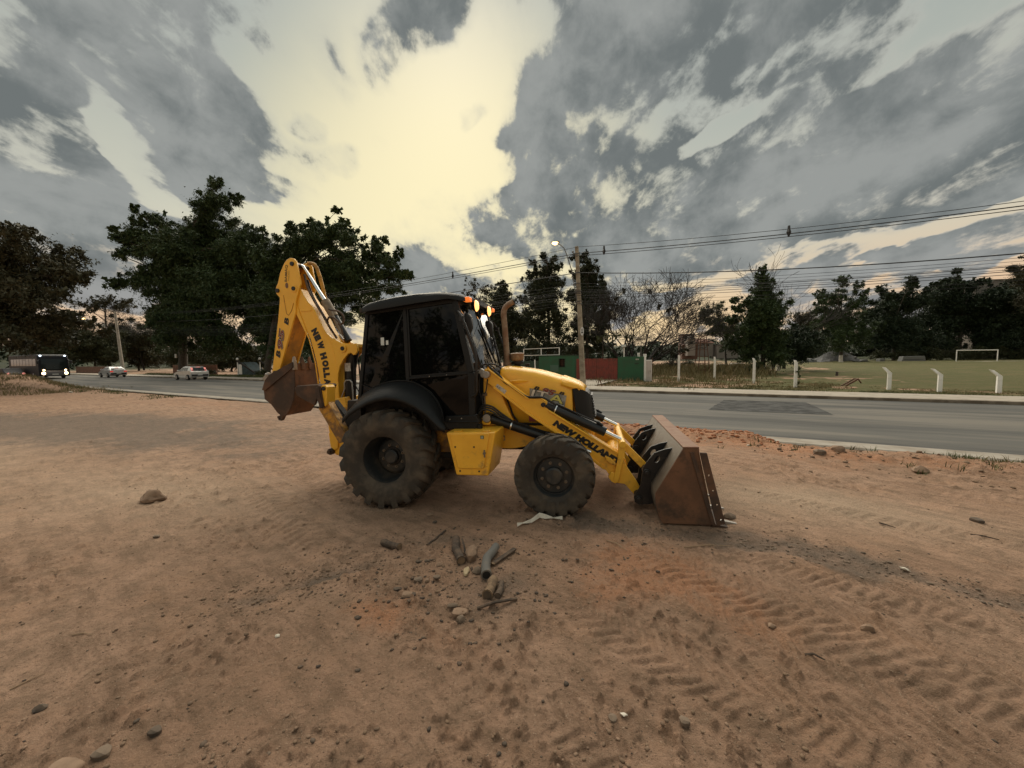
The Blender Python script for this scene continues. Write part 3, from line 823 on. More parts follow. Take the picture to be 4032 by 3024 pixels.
def wheel(kind, x, z, Rt, wd, rimr, s, nl, lug_h, dish, nut_r, hub_r):
    yc = s * (1.12 - wd / 2)
    d = MB()
    # disc and hub; local frame: -y is outward on the near side
    d.lathe([(0.0, dish - .075), (hub_r * .8, dish - .075), (hub_r, dish - .06), (hub_r, dish - .004), (hub_r + .015, dish - .004), (nut_r + .055, dish), (rimr * .72, dish + .01), (rimr * .80, dish + .05)], (0, 0, 0), 40)
    w = d.build(kind, MAT['rim_dark'], ML, smooth=35)
    w.location = (x, yc, z)
    if s > 0: w.rotation_euler = (0, 0, math.pi)
    rm = MB(); hw = wd / 2
    rm.lathe([(rimr + .022, -hw * .80), (rimr + .030, -hw * .78), (rimr + .012, -hw * .74), (rimr - .004, -hw * .72), (rimr - .018, -hw * .60), (rimr - .030, -hw * .40), (rimr * .86, dish - .02), (rimr * .80, dish + .05), (rimr * .80, hw * .7), (rimr + .01, hw * .74)], (0, 0, 0), 56)
    rm.build('rim', MAT['rim_dark'], w, smooth=35)
    tyre_mesh('tyre', Rt, wd, rimr, nl, w, lug_h, s)
    n = MB(); n.lathe([(0.0, -.026), (.011, -.026), (.013, -.02), (.013, -.008), (.021, -.006), (.021, .004)], (0, 0, 0), 8)
    n0 = n.build('wheel_nut', MAT['nut'], w, smooth=30)
    for k in range(8):
        q = n0 if k == 0 else n0.copy()
        if k: COL.objects.link(q); q.parent = w
        a = 2 * math.pi * (k + .35) / 8
        q.location = (math.cos(a) * nut_r, dish, math.sin(a) * nut_r)
    return w
for s in (-1, 1):
    wheel('rear_wheel', 0.045, 0.640, 0.650, 0.47, 0.315, s, 19, 0.036, 0.055, 0.150, 0.098)
    wheel('front_wheel', 2.235, 0.470, 0.478, 0.33, 0.252, s, 19, 0.024, -0.045, 0.152, 0.106)

# ---------- chassis, axles
b = MB()
b.tube([(0.045, -.85, .64), (0.045, .85, .64)], .13, 14); b.box((-.3, -.35, .45), (.45, .35, .95))
b.tube([(2.235, -.85, .47), (2.235, .85, .47)], .075, 12); b.box((2.1, -.3, .40), (2.37, .3, .66))
b.box((.4, -.34, .62), (2.5, .34, .80)); b.box((-.5, -.4, .55), (-.3, .4, 1.05))
b.box((.45, -.62, .56), (.95, .62, .64))
b.build('axles_and_underframe', CB, ML, bevel=.01)
b = MB()
b.prism([(.34, .64), (.40, .55), (.90, .60), (.96, 1.0), (.30, 1.0)], -.60, -.50)
b.prism([(.34, .64), (.40, .55), (.90, .60), (.96, 1.0), (.30, 1.0)], .50, .60)
b.box((.3, -.495, .80), (1.3, .495, .985))
b.build('fuel_tank', YD, ML, bevel=.012)
b = MB()
for s in (-1, 1):
    y0, y1 = (s * .46, s * .38) if s < 0 else (s * .38, s * .46)
    b.prism([(1.20, .66), (1.62, .66), (1.85, .70), (2.25, .80), (2.55, .80), (2.68, .74), (2.68, .97), (1.20, .97)], y0, y1)
b.box((2.60, -.375, .72), (2.70, .375, .97)); b.box((1.25, -.375, .85), (2.58, .375, .965))
b.build('chassis_frame', Y_, ML, bevel=.008)
# ---------- loader towers and side panels
for s in (-1, 1):
    b = MB(); y0, y1 = sorted((s * .56, s * .50))
    b.prism([(1.225, .975), (1.27, 1.25), (1.285, 1.72), (1.36, 1.79), (1.44, 1.76), (1.50, 1.48), (1.60, 1.20), (1.70, .975)], y0, y1)
    b.prism([(1.30, 1.17), (1.24, 1.08), (1.28, 1.02), (1.37, 1.02), (1.40, 1.10)], *sorted((s * .66, s * .562)))
    b.build('loader_tower', Y_, ML, bevel=.008)
b = MB(); b.tube([(1.36, -.70, 1.68), (1.36, .70, 1.68)], .045, 12); b.tube([(1.335, -.68, 1.11), (1.335, -.5, 1.11)], .055, 12); b.tube([(1.335, .5, 1.11), (1.335, .68, 1.11)], .055, 12)
b.build('pivot_pin', MAT['worn_steel'], ML, bevel=.004)
# ---------- bonnet
def hood_section(x, zt, zb, hw, crown):
    zs = zt - .03
    return [(x, -hw, zb), (x, -hw, zb + (zs - zb) * .35), (x, -hw * 1.0, zb + (zs - zb) * .72), (x, -hw * .985, zs - .075), (x, -hw * .93, zs - .020), (x, -hw * .80, zs + .012), (x, -hw * .4, zs + crown * .8), (x, 0, zs + crown),
            (x, hw * .4, zs + crown * .8), (x, hw * .80, zs + .012), (x, hw * .93, zs - .020), (x, hw * .985, zs - .075), (x, hw, zb + (zs - zb) * .72), (x, hw, zb + (zs - zb) * .35), (x, hw, zb)]
b = MB()
b.sweep([hood_section(*q) for q in [(1.475, 1.765, 1.30, .425, .02), (1.50, 1.785, 1.27, .43, .025), (1.60, 1.780, 1.08, .43, .025), (1.72, 1.760, 1.0, .43, .025), (1.95, 1.715, .995, .43, .025), (2.15, 1.655, .995, .425, .025), (2.33, 1.590, .995, .418, .025), (2.44, 1.545, .995, .41, .025)]])
hd = b.build('bonnet', Y_, ML, smooth=40)
sm = hd.modifiers.new('thickness', 'SOLIDIFY'); sm.thickness = 0.012
b = MB()
b.sweep([hood_section(*q) for q in [(2.30, 1.606, 1.50, .424, .026), (2.44, 1.550, 1.455, .415, .026), (2.53, 1.505, 1.45, .395, .024), (2.575, 1.470, 1.44, .37, .02), (2.60, 1.445, 1.43, .34, .012)]])
b.build('bonnet_nose', Y_, ML, smooth=50).modifiers.new('thickness', 'SOLIDIFY').thickness = 0.012
b = MB()
gs = []
for x, zt, zb, hw in [(2.443, 1.47, .985, .408), (2.50, 1.45, .985, .40), (2.575, 1.425, .99, .375), (2.625, 1.40, 1.0, .33), (2.66, 1.36, 1.0, .26)]:
    gs.append([(x + .05, -hw, zb), (x + .03, -hw, zb + (zt - zb) * .5), (x, -hw, zt), (x, hw, zt), (x + .03, hw, zb + (zt - zb) * .5), (x + .05, hw, zb)])
b.sweep(gs); b.add([gs[-1][i] for i in range(6)], [(0, 1, 2, 3, 4, 5)])
gr = b.build('front_grille', BP, ML, smooth=30)
b = MB()
for k in range(9):
    z = 1.04 + k * .036
    b.box((2.665 + .05 * (1 - (z - 1) / .4), -.24, z), (2.69 + .05 * (1 - (z - 1) / .4), .24, z + .014))
b.build('grille_bar', BM_, gr)
b = MB()
b.box((1.40, -.40, .98), (2.42, .40, 1.02)); b.box((1.36, -.36, 1.02), (1.62, .36, 1.55))
b.tube([(1.705, -.447, 1.02), (1.64, -.447, 1.12), (1.565, -.447, 1.35), (1.53, -.447, 1.45)], .012, 6)
b.tube([(1.705, -.447, 1.0), (2.45, -.447, .985)], .014, 6)
b.sweep([hood_section(*q) for q in [(1.33, 1.74, 1.45, .41, .03), (1.40, 1.775, 1.45, .435, .035), (1.475, 1.775, 1.40, .438, .038)]])
b.build('engine_bay', CB, ML, smooth=30)
# bonnet side relief
b = MB(); b.sweep([[(1.62, -.4405, 1.585), (1.62, -.449, 1.575), (1.62, -.4405, 1.545)], [(1.75, -.440, 1.595), (1.75, -.456, 1.583), (1.75, -.440, 1.545)], [(1.86, -.438, 1.585), (1.86, -.440, 1.575), (1.86, -.438, 1.56)]])
b.build('bonnet_vent', Y_, hd, smooth=40)
# decals on the bonnet
xd, yd = (0.955, 0, -.296), (.296, 0, .955)
def dec(name, body, x, z, h, w, m, e, bold=.02, shear=.25, y=-.4385, lab=None, slope=None):
    sx, sy = (xd, yd) if slope is None else slope
    return text_mesh(name, body, (x, y, z), sx, sy, h, m, hd, width=w, bold=bold, shear=shear, extrude=e)
dec('number_outline', '95', 2.036, 1.398, .092, .185, MAT['black_print'], .014, .075)
dec('number_outline', '95', 2.042, 1.404, .082, .174, MAT['pale_print'], .0155, .04)
dec('number_decal', '95', 2.046, 1.408, .076, .168, MAT['red_print'], .017, .025)
dec('letter_decal', 'B', 1.938, 1.464, .044, .075, MAT['black_print'], .014, .05)
dec('letter_decal', 'B', 2.265, 1.385, .044, .075, MAT['black_print'], .016, .05)
b = MB()
def on(x, z, e): return (x, -.4385 - e, z)
b.add([on(1.884, 1.285, .010), on(2.330, 1.185, .017), on(2.370, 1.362, .020), on(1.884, 1.474, .010)], [(0, 1, 2, 3)])
st = b.build('company_sticker', MAT['decal_grey'], hd, smooth=0)
sl = ((0.974, 0, -.226), (.226, 0, .974))
dec('sticker_letter', 'I', 1.890, 1.366, .102, .062, MAT['black_print'], .0185, .03, 0.05, slope=sl)
dec('sticker_letter', 'I', 1.897, 1.373, .088, .047, MAT['pale_print'], .020, .0, 0.05, slope=sl)
dec('sticker_letter', 'T', 1.960, 1.350, .102, .170, MAT['black_print'], .0195, .05, 0.05, slope=sl)
dec('sticker_letter', 'T', 1.968, 1.357, .088, .153, MAT['pale_print'], .021, .02, 0.05, slope=sl)
dec('sticker_letter', 'A', 2.112, 1.292, .118, .222, MAT['black_print'], .0215, .05, 0.05, slope=sl)
dec('sticker_letter', 'A', 2.122, 1.299, .102, .200, MAT['yellow_print'], .023, .02, 0.05, slope=sl)
dec('sticker_word', 'TERRAPLANAGEM', 1.925, 1.300, .036, .410, MAT['pale_print'], .0225, .03, 0.05, slope=sl)
# ---------- exhaust and pre-cleaner on the bonnet
b = MB(); b.tube([(1.465, .1, 1.75), (1.468, .1, 1.83)], .066, 14); b.tube([(1.468, .1, 1.80), (1.462, .1, 2.05), (1.450, .1, 2.40), (1.443, .1, 2.53)], .043, 16, cap=False)
b.tube([(1.443, .1, 2.52), (1.448, .1, 2.585), (1.475, .1, 2.640), (1.525, .1, 2.680), (1.60, .1, 2.715)], .042, 16, cap=False)
ex = b.build('exhaust_pipe', MAT['exhaust_rust'], ML, smooth=45)
b = MB(); b.lathe([(0.0, 0), (.05, 0), (.05, .04), (.085, .05), (.098, .075), (.102, .135), (.108, .14), (.108, .15), (.08, .163), (0, .168)], (1.615, .12, 1.80), 28, 'z')
b.build('air_precleaner', MAT['exhaust_rust'], ML, smooth=35)
b = MB(); b.tube([(1.615, .12, 1.74), (1.615, .12, 1.81)], .05, 14); b.tube([(1.615, .12, 1.80), (1.615, .12, 1.835)], .092, 20); b.box((1.74, .08, 1.76), (1.80, .14, 1.80))
b.build('intake_base', BP, ML, bevel=.004)
# ---------- tool box below the cab door
b = MB()
poly = [(.925, 1.0), (1.03, .467), (1.443, .464), (1.555, 1.0)]
b.prism(poly, -1.075, -.50)
tb = b.build('tool_box', Y_, ML, bevel=.018, segs=3)
b = MB(); b.prism([(.985, .985), (1.485, .99), (1.40, .575), (1.375, .556), (1.085, .556), (1.06, .575)], -1.094, -1.077)
dr = b.build('tool_box_door', Y_, tb, bevel=.008)
b = MB(); b.bar((1.415, -1.10, .79), (1.415, -1.10, .70), .018, .016); b.tube([(1.415, -1.09, .75), (1.415, -1.115, .75)], .018, 10)
b.build('door_latch', MAT['nut'], tb, bevel=.002)
for x, z, y in [(1.045, .825, -1.096), (1.285, .825, -1.096), (1.085, .522, -1.078), (1.33, .522, -1.078)]:
    b = MB(); b.tube([(x, y + .01, z), (x, y - .003, z)], .011, 10); b.build('hole_shade', MAT['black_print'], tb)  # black discs painted for the shade inside the holes
b = MB(); b.box((1.375, -1.0985, .925), (1.415, -1.0945, .965)); lb = b.build('green_sticker', material('sticker_green', (.03, .12, .06), .5), tb)
text_mesh('sticker_mark', '8', (1.383, -1.0985, .930), (1, 0, 0), (0, 0, 1), .03, MAT['pale_print'], tb, width=.024, extrude=.003)
for x in (1.02, 1.38):
    b = MB(); b.box((x, -1.05, 1.003), (x + .10, -.98, 1.012)); b.build('box_hinge', Y_, tb, bevel=.003)
b = MB(); b.tube([(1.275, -.80, 1.0), (1.275, -.80, 1.055)], .038, 16); b.build('filler_cap', BP, ML, bevel=.005)
b = MB(); b.tube([(1.56, -.70, .88), (1.575, -.70, .88), (1.575, -.70, .83), (1.56, -.70, .83)], .008, 6); b.build('tie_ring', MAT['nut'], tb)
b = MB(); b.box((1.515, -.475, 1.11), (1.575, -.443, 1.225)); b.build('warning_sticker', MAT['label_white'], ML)
b = MB(); b.box((1.512, -.477, 1.20), (1.578, -.444, 1.228)); b.build('warning_sticker', MAT['red_print'], ML)
b = MB(); b.box((1.86, -.461, 1.03), (1.95, -.449, 1.10)); b.build('warning_sticker', MAT['red_print'], ML)

# ---------- loader arms
ARM = [(1.31, 1.60), (1.29, 1.70), (1.33, 1.76), (1.40, 1.735), (1.916, 1.338), (1.96, 1.372), (2.03, 1.370), (2.085, 1.335), (2.135, 1.29), (2.13, 1.225), (2.19, 1.160), (2.70, .830), (3.03, .615), (3.10, .451), (3.195, .30), (3.255, .19), (3.235, .115), (3.185, .11), (3.06, .26), (2.934, .274), (2.84, .425), (2.264, .884), (1.837, 1.184), (1.42, 1.52)]
for s in (-1, 1):
    y0, y1 = sorted((s * .615, s * .505))
    b = MB(); b.prism(ARM, y0, y1)
    arm = b.build('loader_arm', Y_, ML, bevel=.007)
    b = MB()   # flanges along both edges
    yo0, yo1 = sorted((s * .645, s * .49))
    up = Vector((.55, 0, .83))
    for (p, q, t) in [((1.37, 1.755), (1.90, 1.347), .018), ((2.15, 1.195), (3.0, .640), .018), ((1.44, 1.515), (1.84, 1.192), .03), ((1.84, 1.192), (2.28, .885), .03), ((2.28, .885), (2.82, .455), .03)]:
        d = Vector((q[0] - p[0], 0, q[1] - p[1]))
        b.bar((p[0], (yo0 + yo1) / 2, p[1]), (q[0], (yo0 + yo1) / 2, q[1]), abs(yo1 - yo0), t, up)
    b.build('arm_flange', Y_, arm, bevel=.005)
    b = MB(); b.prism([(2.83, .62), (2.89, .60), (2.955, .545), (2.955, .52), (2.92, .51), (2.85, .56)], *sorted((s * .665, s * .617)))
    b.tube([(2.94, s * .63, .53), (2.94, s * .685, .53)], .016, 10)
    b.build('safety_lock', Y_, arm, bevel=.006)
    b = MB(); b.prism([(2.86, .36), (2.90, .30), (2.95, .275), (2.97, .31), (2.95, .41), (2.90, .42)], *sorted((s * .66, s * .617))); b.build('arm_lug', Y_, arm, bevel=.006)
    if s < 0:
        text_mesh('lettering', 'NEW HOLLAND', (2.185, -.616, 1.008), (.838, 0, -.546), (.546, 0, .838), .088, MAT['black_print'], arm, width=.93, shear=.18, bold=.09, extrude=.004)
        b = MB(); d = Vector((.784, 0, -.62)); u = Vector((.62, 0, .784)); o_ = Vector((1.455, -.6185, 1.513))
        b.add([o_, o_ + d * .155, o_ + d * .155 + u * .055, o_ + u * .055], [(0, 1, 2, 3)])
        b.build('data_plate', MAT['label_white'], arm, smooth=0)
        text_mesh('plate_mark', 'A-B', tuple(o_ + d * .015 + u * .012), tuple(d), tuple(u), .03, MAT['black_print'], arm, width=.05, extrude=.003)
    # lift cylinder
    b = MB(); b.tube([(1.335, s * .60, 1.11), (2.20, s * .60, .815)], .062, 18); b.tube([(1.335, s * .66, 1.11), (1.335, s * .54, 1.11)], .068, 14)
    cy = b.build('lift_cylinder', BM_, ML, smooth=40, bevel=.004)
    b = MB(); b.tube([(2.20, s * .60, .815), (2.66, s * .60, .655)], .030, 12); b.build('piston_rod', MAT['chrome'], cy)
    b = MB(); b.tube([(1.645, s * .60, 1.0035), (1.662, s * .60, .9985)], .067, 18); b.build('clamp_band', MAT['chrome'], cy)
    b = MB(); b.tube([(1.40, s * .63, 1.16), (1.66, s * .655, 1.075), (2.08, s * .655, .93), (2.13, s * .62, .90)], .012, 6); b.tube([(2.10, s * .66, .915), (2.16, s * .645, .895)], .024, 8); b.build('oil_pipe', BP, cy)
    # tilt cylinder
    b = MB(); b.tube([(2.11, s * .56, 1.255), (2.845, s * .545, .900)], .060, 18); b.tube([(2.084, s * .645, 1.269), (2.084, s * .50, 1.269)], .03, 12)
    cy = b.build('tilt_cylinder', BM_, ML, smooth=40, bevel=.004)
    b = MB(); b.tube([(2.845, s * .545, .900), (3.03, s * .54, .805)], .026, 12); b.build('piston_rod', MAT['chrome'], cy)
    b = MB(); b.tube([(2.225, s * .56, 1.199), (2.238, s * .56, 1.193)], .065, 18); b.build('clamp_band', MAT['chrome'], cy)
    b = MB(); b.tube([(2.24, s * .57, 1.27), (2.50, s * .57, 1.145), (2.77, s * .57, 1.02), (2.82, s * .56, .985)], .011, 6); b.tube([(2.75, s * .57, 1.03), (2.81, s * .56, .985)], .020, 8); b.build('oil_pipe', BP, cy)
    # bell crank and bucket link
    b = MB(); b.prism([(3.00, .775), (3.03, .81), (3.075, .805), (3.095, .76), (3.03, .50), (2.985, .30), (2.935, .29), (2.92, .33), (2.985, .60)], *sorted((s * .545, s * .505)))
    b.prism([(3.00, .775), (3.03, .81), (3.075, .805), (3.095, .76), (3.03, .50), (2.985, .30), (2.935, .29), (2.92, .33), (2.985, .60)], *sorted((s * .665, s * .620)))
    b.tube([(3.045, s * .68, .765), (3.045, s * .50, .765)], .045, 14)
    b.build('bell_crank', Y_, ML, bevel=.006)
    b = MB(); b.bar((3.06, s * .585, .745), (3.31, s * .60, .475), .05, .085, (.7, 0, .7)); b.build('bucket_link', Y_, ML, bevel=.007)
b = MB(); b.tube([(3.045, -.66, .765), (3.045, .66, .765)], .040, 16); b.tube([(2.62, -.5, .72), (2.62, .5, .72)], .07, 14)
b.build('cross_tube', Y_, ML, smooth=40)
b = MB(); b.tube([(2.97, -.5, .47), (2.97, .5, .47)], .13, 20); b.build('torque_tube', Y_, ML, smooth=40)
# ---------- front bucket
SIDE = [(3.634, .838), (3.765, .840), (3.785, .82), (3.925, .021), (3.412, .017), (3.372, .087), (3.342, .256), (3.344, .345)]
HW = 1.15
b = MB()
shell = [(3.634, .838), (3.344, .345), (3.340, .256), (3.370, .087), (3.412, .020), (3.95, .020)]
th = [(3.646, .828), (3.358, .342), (3.354, .258), (3.383, .094), (3.420, .034), (3.95, .030)]
b.prism(shell + th[::-1], -HW, HW)
bk = b.build('front_bucket', MAT['bare_steel'], ML, bevel=.003)
for s in (-1, 1):
    b = MB(); b.prism(SIDE, *sorted((s * (HW + .002), s * (HW + .020)))); b.build('bucket_side', MAT['rust'], bk, bevel=.004)
b = MB(); b.box((3.632, -HW - .02, .840), (3.79, HW + .02, .856)); b.box((3.775, -HW - .02, .79), (3.79, HW + .02, .839)); b.build('bucket_top_lip', MAT['rust_top'], bk, bevel=.003)
for s in (-1, 1):
    b = MB(); b.prism([(3.79, .80), (3.858, .797), (4.025, .052), (3.945, .025), (3.905, .20)], *sorted((s * (HW + .022), s * (HW + .045))), holes=[[(x + .011 * math.cos(a), z + .011 * math.sin(a)) for a in [k * math.pi / 4 for k in range(8)]] for x, z in [(3.875, .56), (3.913, .40), (3.950, .25), (3.985, .09)]])
    b.build('side_cutter', MAT['rust_dark'], bk, bevel=.003)
    b = MB(); b.prism([(3.695, .80), (3.735, .80), (3.935, .03), (3.895, .03)], *sorted((s * (HW + .021), s * (HW + .032)))); b.build('side_rib', MAT['rust_dark'], bk, bevel=.003)
b = MB(); b.prism([(3.90, .0315), (3.94, .0315), (4.06, .006), (3.93, .006), (3.90, .018)], -HW - .02, HW + .02); b.build('cutting_edge', MAT['rust_dark'], bk)
for k in range(6):
    y = -1.06 + k * .424
    b = MB(); b.sweep([[(3.98, y - .035, .008), (3.98, y + .035, .008), (3.98, y + .035, .05), (3.98, y - .035, .05)], [(4.17, y - .018, .004), (4.17, y + .018, .004), (4.17, y + .018, .012), (4.17, y - .018, .012)]], closed_ring=True, cap=True)
    b.build('bucket_tooth', MAT['worn_steel'], bk)
PLATE = [(3.575, .760), (3.50, .745), (3.386, .700), (3.300, .590), (3.262, .525), (3.225, .305), (3.150, .175), (3.155, .110), (3.20, .080), (3.30, .085), (3.375, .10), (3.345, .26), (3.347, .348), (3.59, .765)]
hole = [(3.420 + .030 * math.cos(a) + .016 * math.sin(a), .628 + .042 * math.sin(a)) for a in [k * math.pi / 6 for k in range(12)]]
for y in (-.80, -.475, .475, .80):
    b = MB(); b.prism(PLATE, y - .012, y + .012, holes=[hole]); b.build('bucket_bracket', BM_, bk, bevel=.003)
for s in (-1, 1):
    for x, z in [(3.300, .470), (3.205, .150)]:
        b = MB(); b.tube([(x, s * .44, z), (x, s * .835, z)], .042, 16); b.tube([(x, s * .835, z), (x, s * .852, z)], .025, 10); b.build('bucket_pin', BM_, bk, bevel=.004)

# ---------- mudguards over the rear wheels
FO = [(-.50, 1.185), (-.40, 1.275), (-.28, 1.345), (-.13, 1.415), (.03, 1.462), (.16, 1.478), (.30, 1.462), (.42, 1.425), (.56, 1.358), (.696, 1.265), (.80, 1.155), (.87, 1.090), (.935, 1.060)]
FI = [(-.40, 1.42), (-.30, 1.50), (-.17, 1.567), (-.05, 1.605), (.07, 1.630), (.18, 1.640), (.30, 1.635), (.42, 1.608), (.53, 1.555), (.635, 1.48), (.72, 1.37), (.775, 1.24), (.805, 1.09)]
for s in (-1, 1):
    b = MB()
    rows = []
    for (xo, zo), (xi, zi) in zip(FO, FI):
        rows.append([(xi + .0, s * .70, zi - .005), (xi, s * .80, zi), (xi * .93 + xo * .07, s * .86, zi * .93 + zo * .07 + .012), (xi * .35 + xo * .65, s * 1.02, zi * .35 + zo * .65 + .012), (xo, s * 1.10, zo + .004), (xo * .99 + .002, s * 1.115, zo - .02), (xo * .985 + .003, s * 1.112, zo - .055)])
    b.sweep(rows)
    o = b.build('mudguard', BP, ML, smooth=40); mo = o.modifiers.new('thickness', 'SOLIDIFY'); mo.thickness = .012
    b = MB(); b.tube([(x, s * .835, z + .012) for x, z in FI], .010, 6); b.build('mudguard_bead', BP, o, smooth=50)
    b = MB(); b.prism([(-.42, 1.0), (-.42, 1.42), (-.17, 1.56), (.18, 1.63), (.53, 1.55), (.72, 1.36), (.80, 1.09), (.80, .96), (.5, .95)], *sorted((s * .70, s * .60))); b.build('inner_arch', CB, ML)

# ---------- cab
cab = MB()
for s in (-1, 1):
    def cy(z): return s * (.80 - .055 * max(0, (z - 1.5)) / 1.1)
    def bar_(p, q, w, dpt, inset=0.0):
        cab.bar((p[0], cy(p[1]) - s * (dpt / 2 + inset), p[1]), (q[0], cy(q[1]) - s * (dpt / 2 + inset), q[1]), dpt, w, (0, 0, 1) if abs(p[0] - q[0]) > abs(p[1] - q[1]) else (1, 0, 0))
    bar_((-.265, 2.60), (-.445, 1.36), .05, .06)           # rear pillar
    bar_((.290, 2.62), (.302, 1.63), .055, .055)            # middle pillar
    bar_((1.000, 2.66), (1.185, 1.72), .075, .075)          # front pillar
    bar_((1.190, 1.72), (1.175, 1.02), .085, .075)          # lower front pillar
    bar_((-.27, 2.585), (1.02, 2.665), .05, .055)           # top rail
    bar_((.31, 1.672), (1.15, 1.712), .028, .05)            # door rail
    cab.prism([(.82, 1.165), (1.235, 1.175), (1.275, 1.09), (1.255, 1.01), (1.22, .995), (.845, .995), (.80, 1.06)], *sorted((s * .82, s * .60)))
    cab.prism([(.83, 1.10), (1.27, 1.10), (1.27, 1.085), (.83, 1.085)], *sorted((s * .835, s * .82)))
cab.box((-.40, -.60, .97), (1.20, .60, 1.06))
cab.box((1.10, -.70, 1.06), (1.19, .70, 1.70))
cab.box((1.16, -.71, 1.66), (1.24, .71, 1.745)); cab.box((.985, -.70, 2.60), (1.045, .70, 2.68))
cab.box((-.47, -.70, 1.00), (-.42, .70, 1.40)); cab.box((-.31, -.70, 2.55), (-.26, .70, 2.62))
cb = cab.build('cab_frame', BP, ML, bevel=.008)
for s in (-1, 1):
    def gy(z, off=.022): return s * (.80 - off - .055 * max(0, (z - 1.5)) / 1.1)
    def pane(name, poly, off=.022, m='dark_glass'):
        b = MB(); n = len(poly)
        vs = [(x, gy(z, off), z) for x, z in poly] + [(x, gy(z, off + .006), z) for x, z in poly]
        b.add(vs, [tuple(range(n)), tuple(range(2 * n - 1, n - 1, -1))] + [(i, (i + 1) % n, (i + 1) % n + n, i + n) for i in range(n)])
        return b.build(name, MAT[m], cb, smooth=0)
    pane('side_window', [(-.255, 2.59), (-.45, 1.30), (-.30, 1.38), (-.17, 1.52), (.18, 1.62), (.30, 1.62), (.285, 2.615)])
    up_ = pane('door_window', [(.31, 2.615), (.325, 1.685), (1.165, 1.72), (.985, 2.655)])
    pane('door_lower_pane', [(.325, 1.665), (.52, 1.57), (.70, 1.40), (.80, 1.20), (.82, 1.10), (1.16, 1.10), (1.165, 1.70)], .03)
    b = MB()
    for p, q in [((.335, 2.60), (.345, 1.70)), ((.345, 1.70), (1.15, 1.735)), ((1.15, 1.735), (.975, 2.64)), ((.975, 2.64), (.335, 2.60))]:
        b.bar((p[0], gy(p[1], .012), p[1]), (q[0], gy(q[1], .012), q[1]), .02, .022, (0, 0, 1) if abs(p[0] - q[0]) > abs(p[1] - q[1]) else (1, 0, 0))
    b.build('door_seal', BP, cb, bevel=.003)
    if s < 0:
        for x, z in [(.62, 1.692), (.86, 1.702)]:
            b = MB(); b.tube([(x, gy(z, .0), z), (x, gy(z, -.01), z)], .006, 8); b.build('door_rivet', MAT['worn_steel'], cb)
        for x0, z0, x1, z1 in [(-.083, 2.135, -.033, 2.24), (-.006, 2.138, .030, 2.197)]:
            b = MB(); b.add([(x0, gy(z0, .0185), z0), (x1, gy(z0, .0185), z0), (x1, gy(z1, .0185), z1), (x0, gy(z1, .0185), z1)], [(0, 1, 2, 3)]); b.build('window_sticker', MAT['paper'], cb, smooth=0)
        for x, z in [(.885, 1.125), (1.045, 1.135)]:
            b = MB(); b.tube([(x, -.82, z), (x, -.829, z)], .008, 8); b.build('sill_bolt', MAT['worn_steel'], cb)
        b = MB(); b.tube([(-.42, gy(1.62, .01), 1.625), (-.14, gy(1.56, .0), 1.52)], .007, 6); b.build('window_trim', BP, cb)
# windscreen and rear window
b = MB()
rows = []
for i in range(9):
    u = -1 + 2 * i / 8
    bul = .035 * (1 - u * u)
    rows.append([(1.205 + bul, u * .685, 1.735), (1.13 + bul, u * .675, 2.15), (1.035 + bul * .8, u * .655, 2.635)])
b.sweep(rows); b.build('windscreen', MAT['windscreen_glass'], cb, smooth=60)
b = MB(); b.add([(-.445, -.70, 1.40), (-.29, -.68, 2.56), (-.29, .68, 2.56), (-.445, .70, 1.40)], [(0, 1, 2, 3)]); b.build('rear_window', MAT['dark_glass'], cb, smooth=0)
b = MB(); b.tube([(1.09, -.05, 2.62), (1.135, -.02, 2.38), (1.23, .10, 1.95)], .009, 6); b.tube([(1.15, -.12, 2.33), (1.245, .28, 1.83)], .012, 6); b.build('wiper', BP, cb)
# roof
rf = MB()
def roof_sec(x, zt, zb, hw):
    return [(x, -hw, zb), (x, -hw, (zb * .45 + zt * .55)), (x, -hw * .975, zt - .018), (x, -hw * .90, zt + .004), (x, -hw * .5, zt + .022), (x, 0, zt + .028), (x, hw * .5, zt + .022), (x, hw * .90, zt + .004), (x, hw * .975, zt - .018), (x, hw, (zb * .45 + zt * .55)), (x, hw, zb)]
rf.sweep([roof_sec(*q) for q in [(-.305, 2.640, 2.590, .74), (-.285, 2.675, 2.582, .82), (-.20, 2.708, 2.590, .845), (.0, 2.738, 2.605, .85), (.23, 2.762, 2.622, .85), (.52, 2.776, 2.645, .85), (.80, 2.766, 2.662, .845), (.95, 2.752, 2.672, .83), (1.05, 2.738, 2.655, .76), (1.12, 2.722, 2.650, .66), (1.16, 2.708, 2.660, .60)]], closed_ring=True, cap=True)
ro = rf.build('cab_roof', BP, ML, smooth=35)
b = MB(); b.prism([(.55, 2.78), (.555, 2.865), (.575, 2.878), (.67, 2.874), (.70, 2.858), (.70, 2.78)], -.22, .02); b.build('roof_vent', BP, ro, bevel=.006)
for y in (-.33, .30):
    b = MB(); b.lathe([(0, -.05), (.055, -.045), (.078, -.02), (.084, .0), (.084, .014)], (1.150, y, 2.630), 20, 'x')
    lt = b.build('work_lamp', BP, ro, smooth=40)
    for q in [lt]: pass
    b = MB(); b.lathe([(.080, .012), (.060, .034), (.0, .046)], (1.150, y, 2.630), 20, 'x'); b.build('lamp_lens', MAT['work_light'], lt, smooth=50)
    b = MB(); b.bar((1.11, y, 2.68), (1.11, y, 2.72), .03, .02); b.build('lamp_bracket', BP, lt)
for y in (-.60, .56):
    b = MB(); b.box((1.085, y - .06, 2.650), (1.175, y + .06, 2.705)); b.build('indicator_lamp', MAT['amber'], ro, bevel=.01)
b = MB(); b.box((-.345, -.80, 2.585), (-.30, -.72, 2.645)); b.build('rear_lamp', CB, ro, bevel=.006)
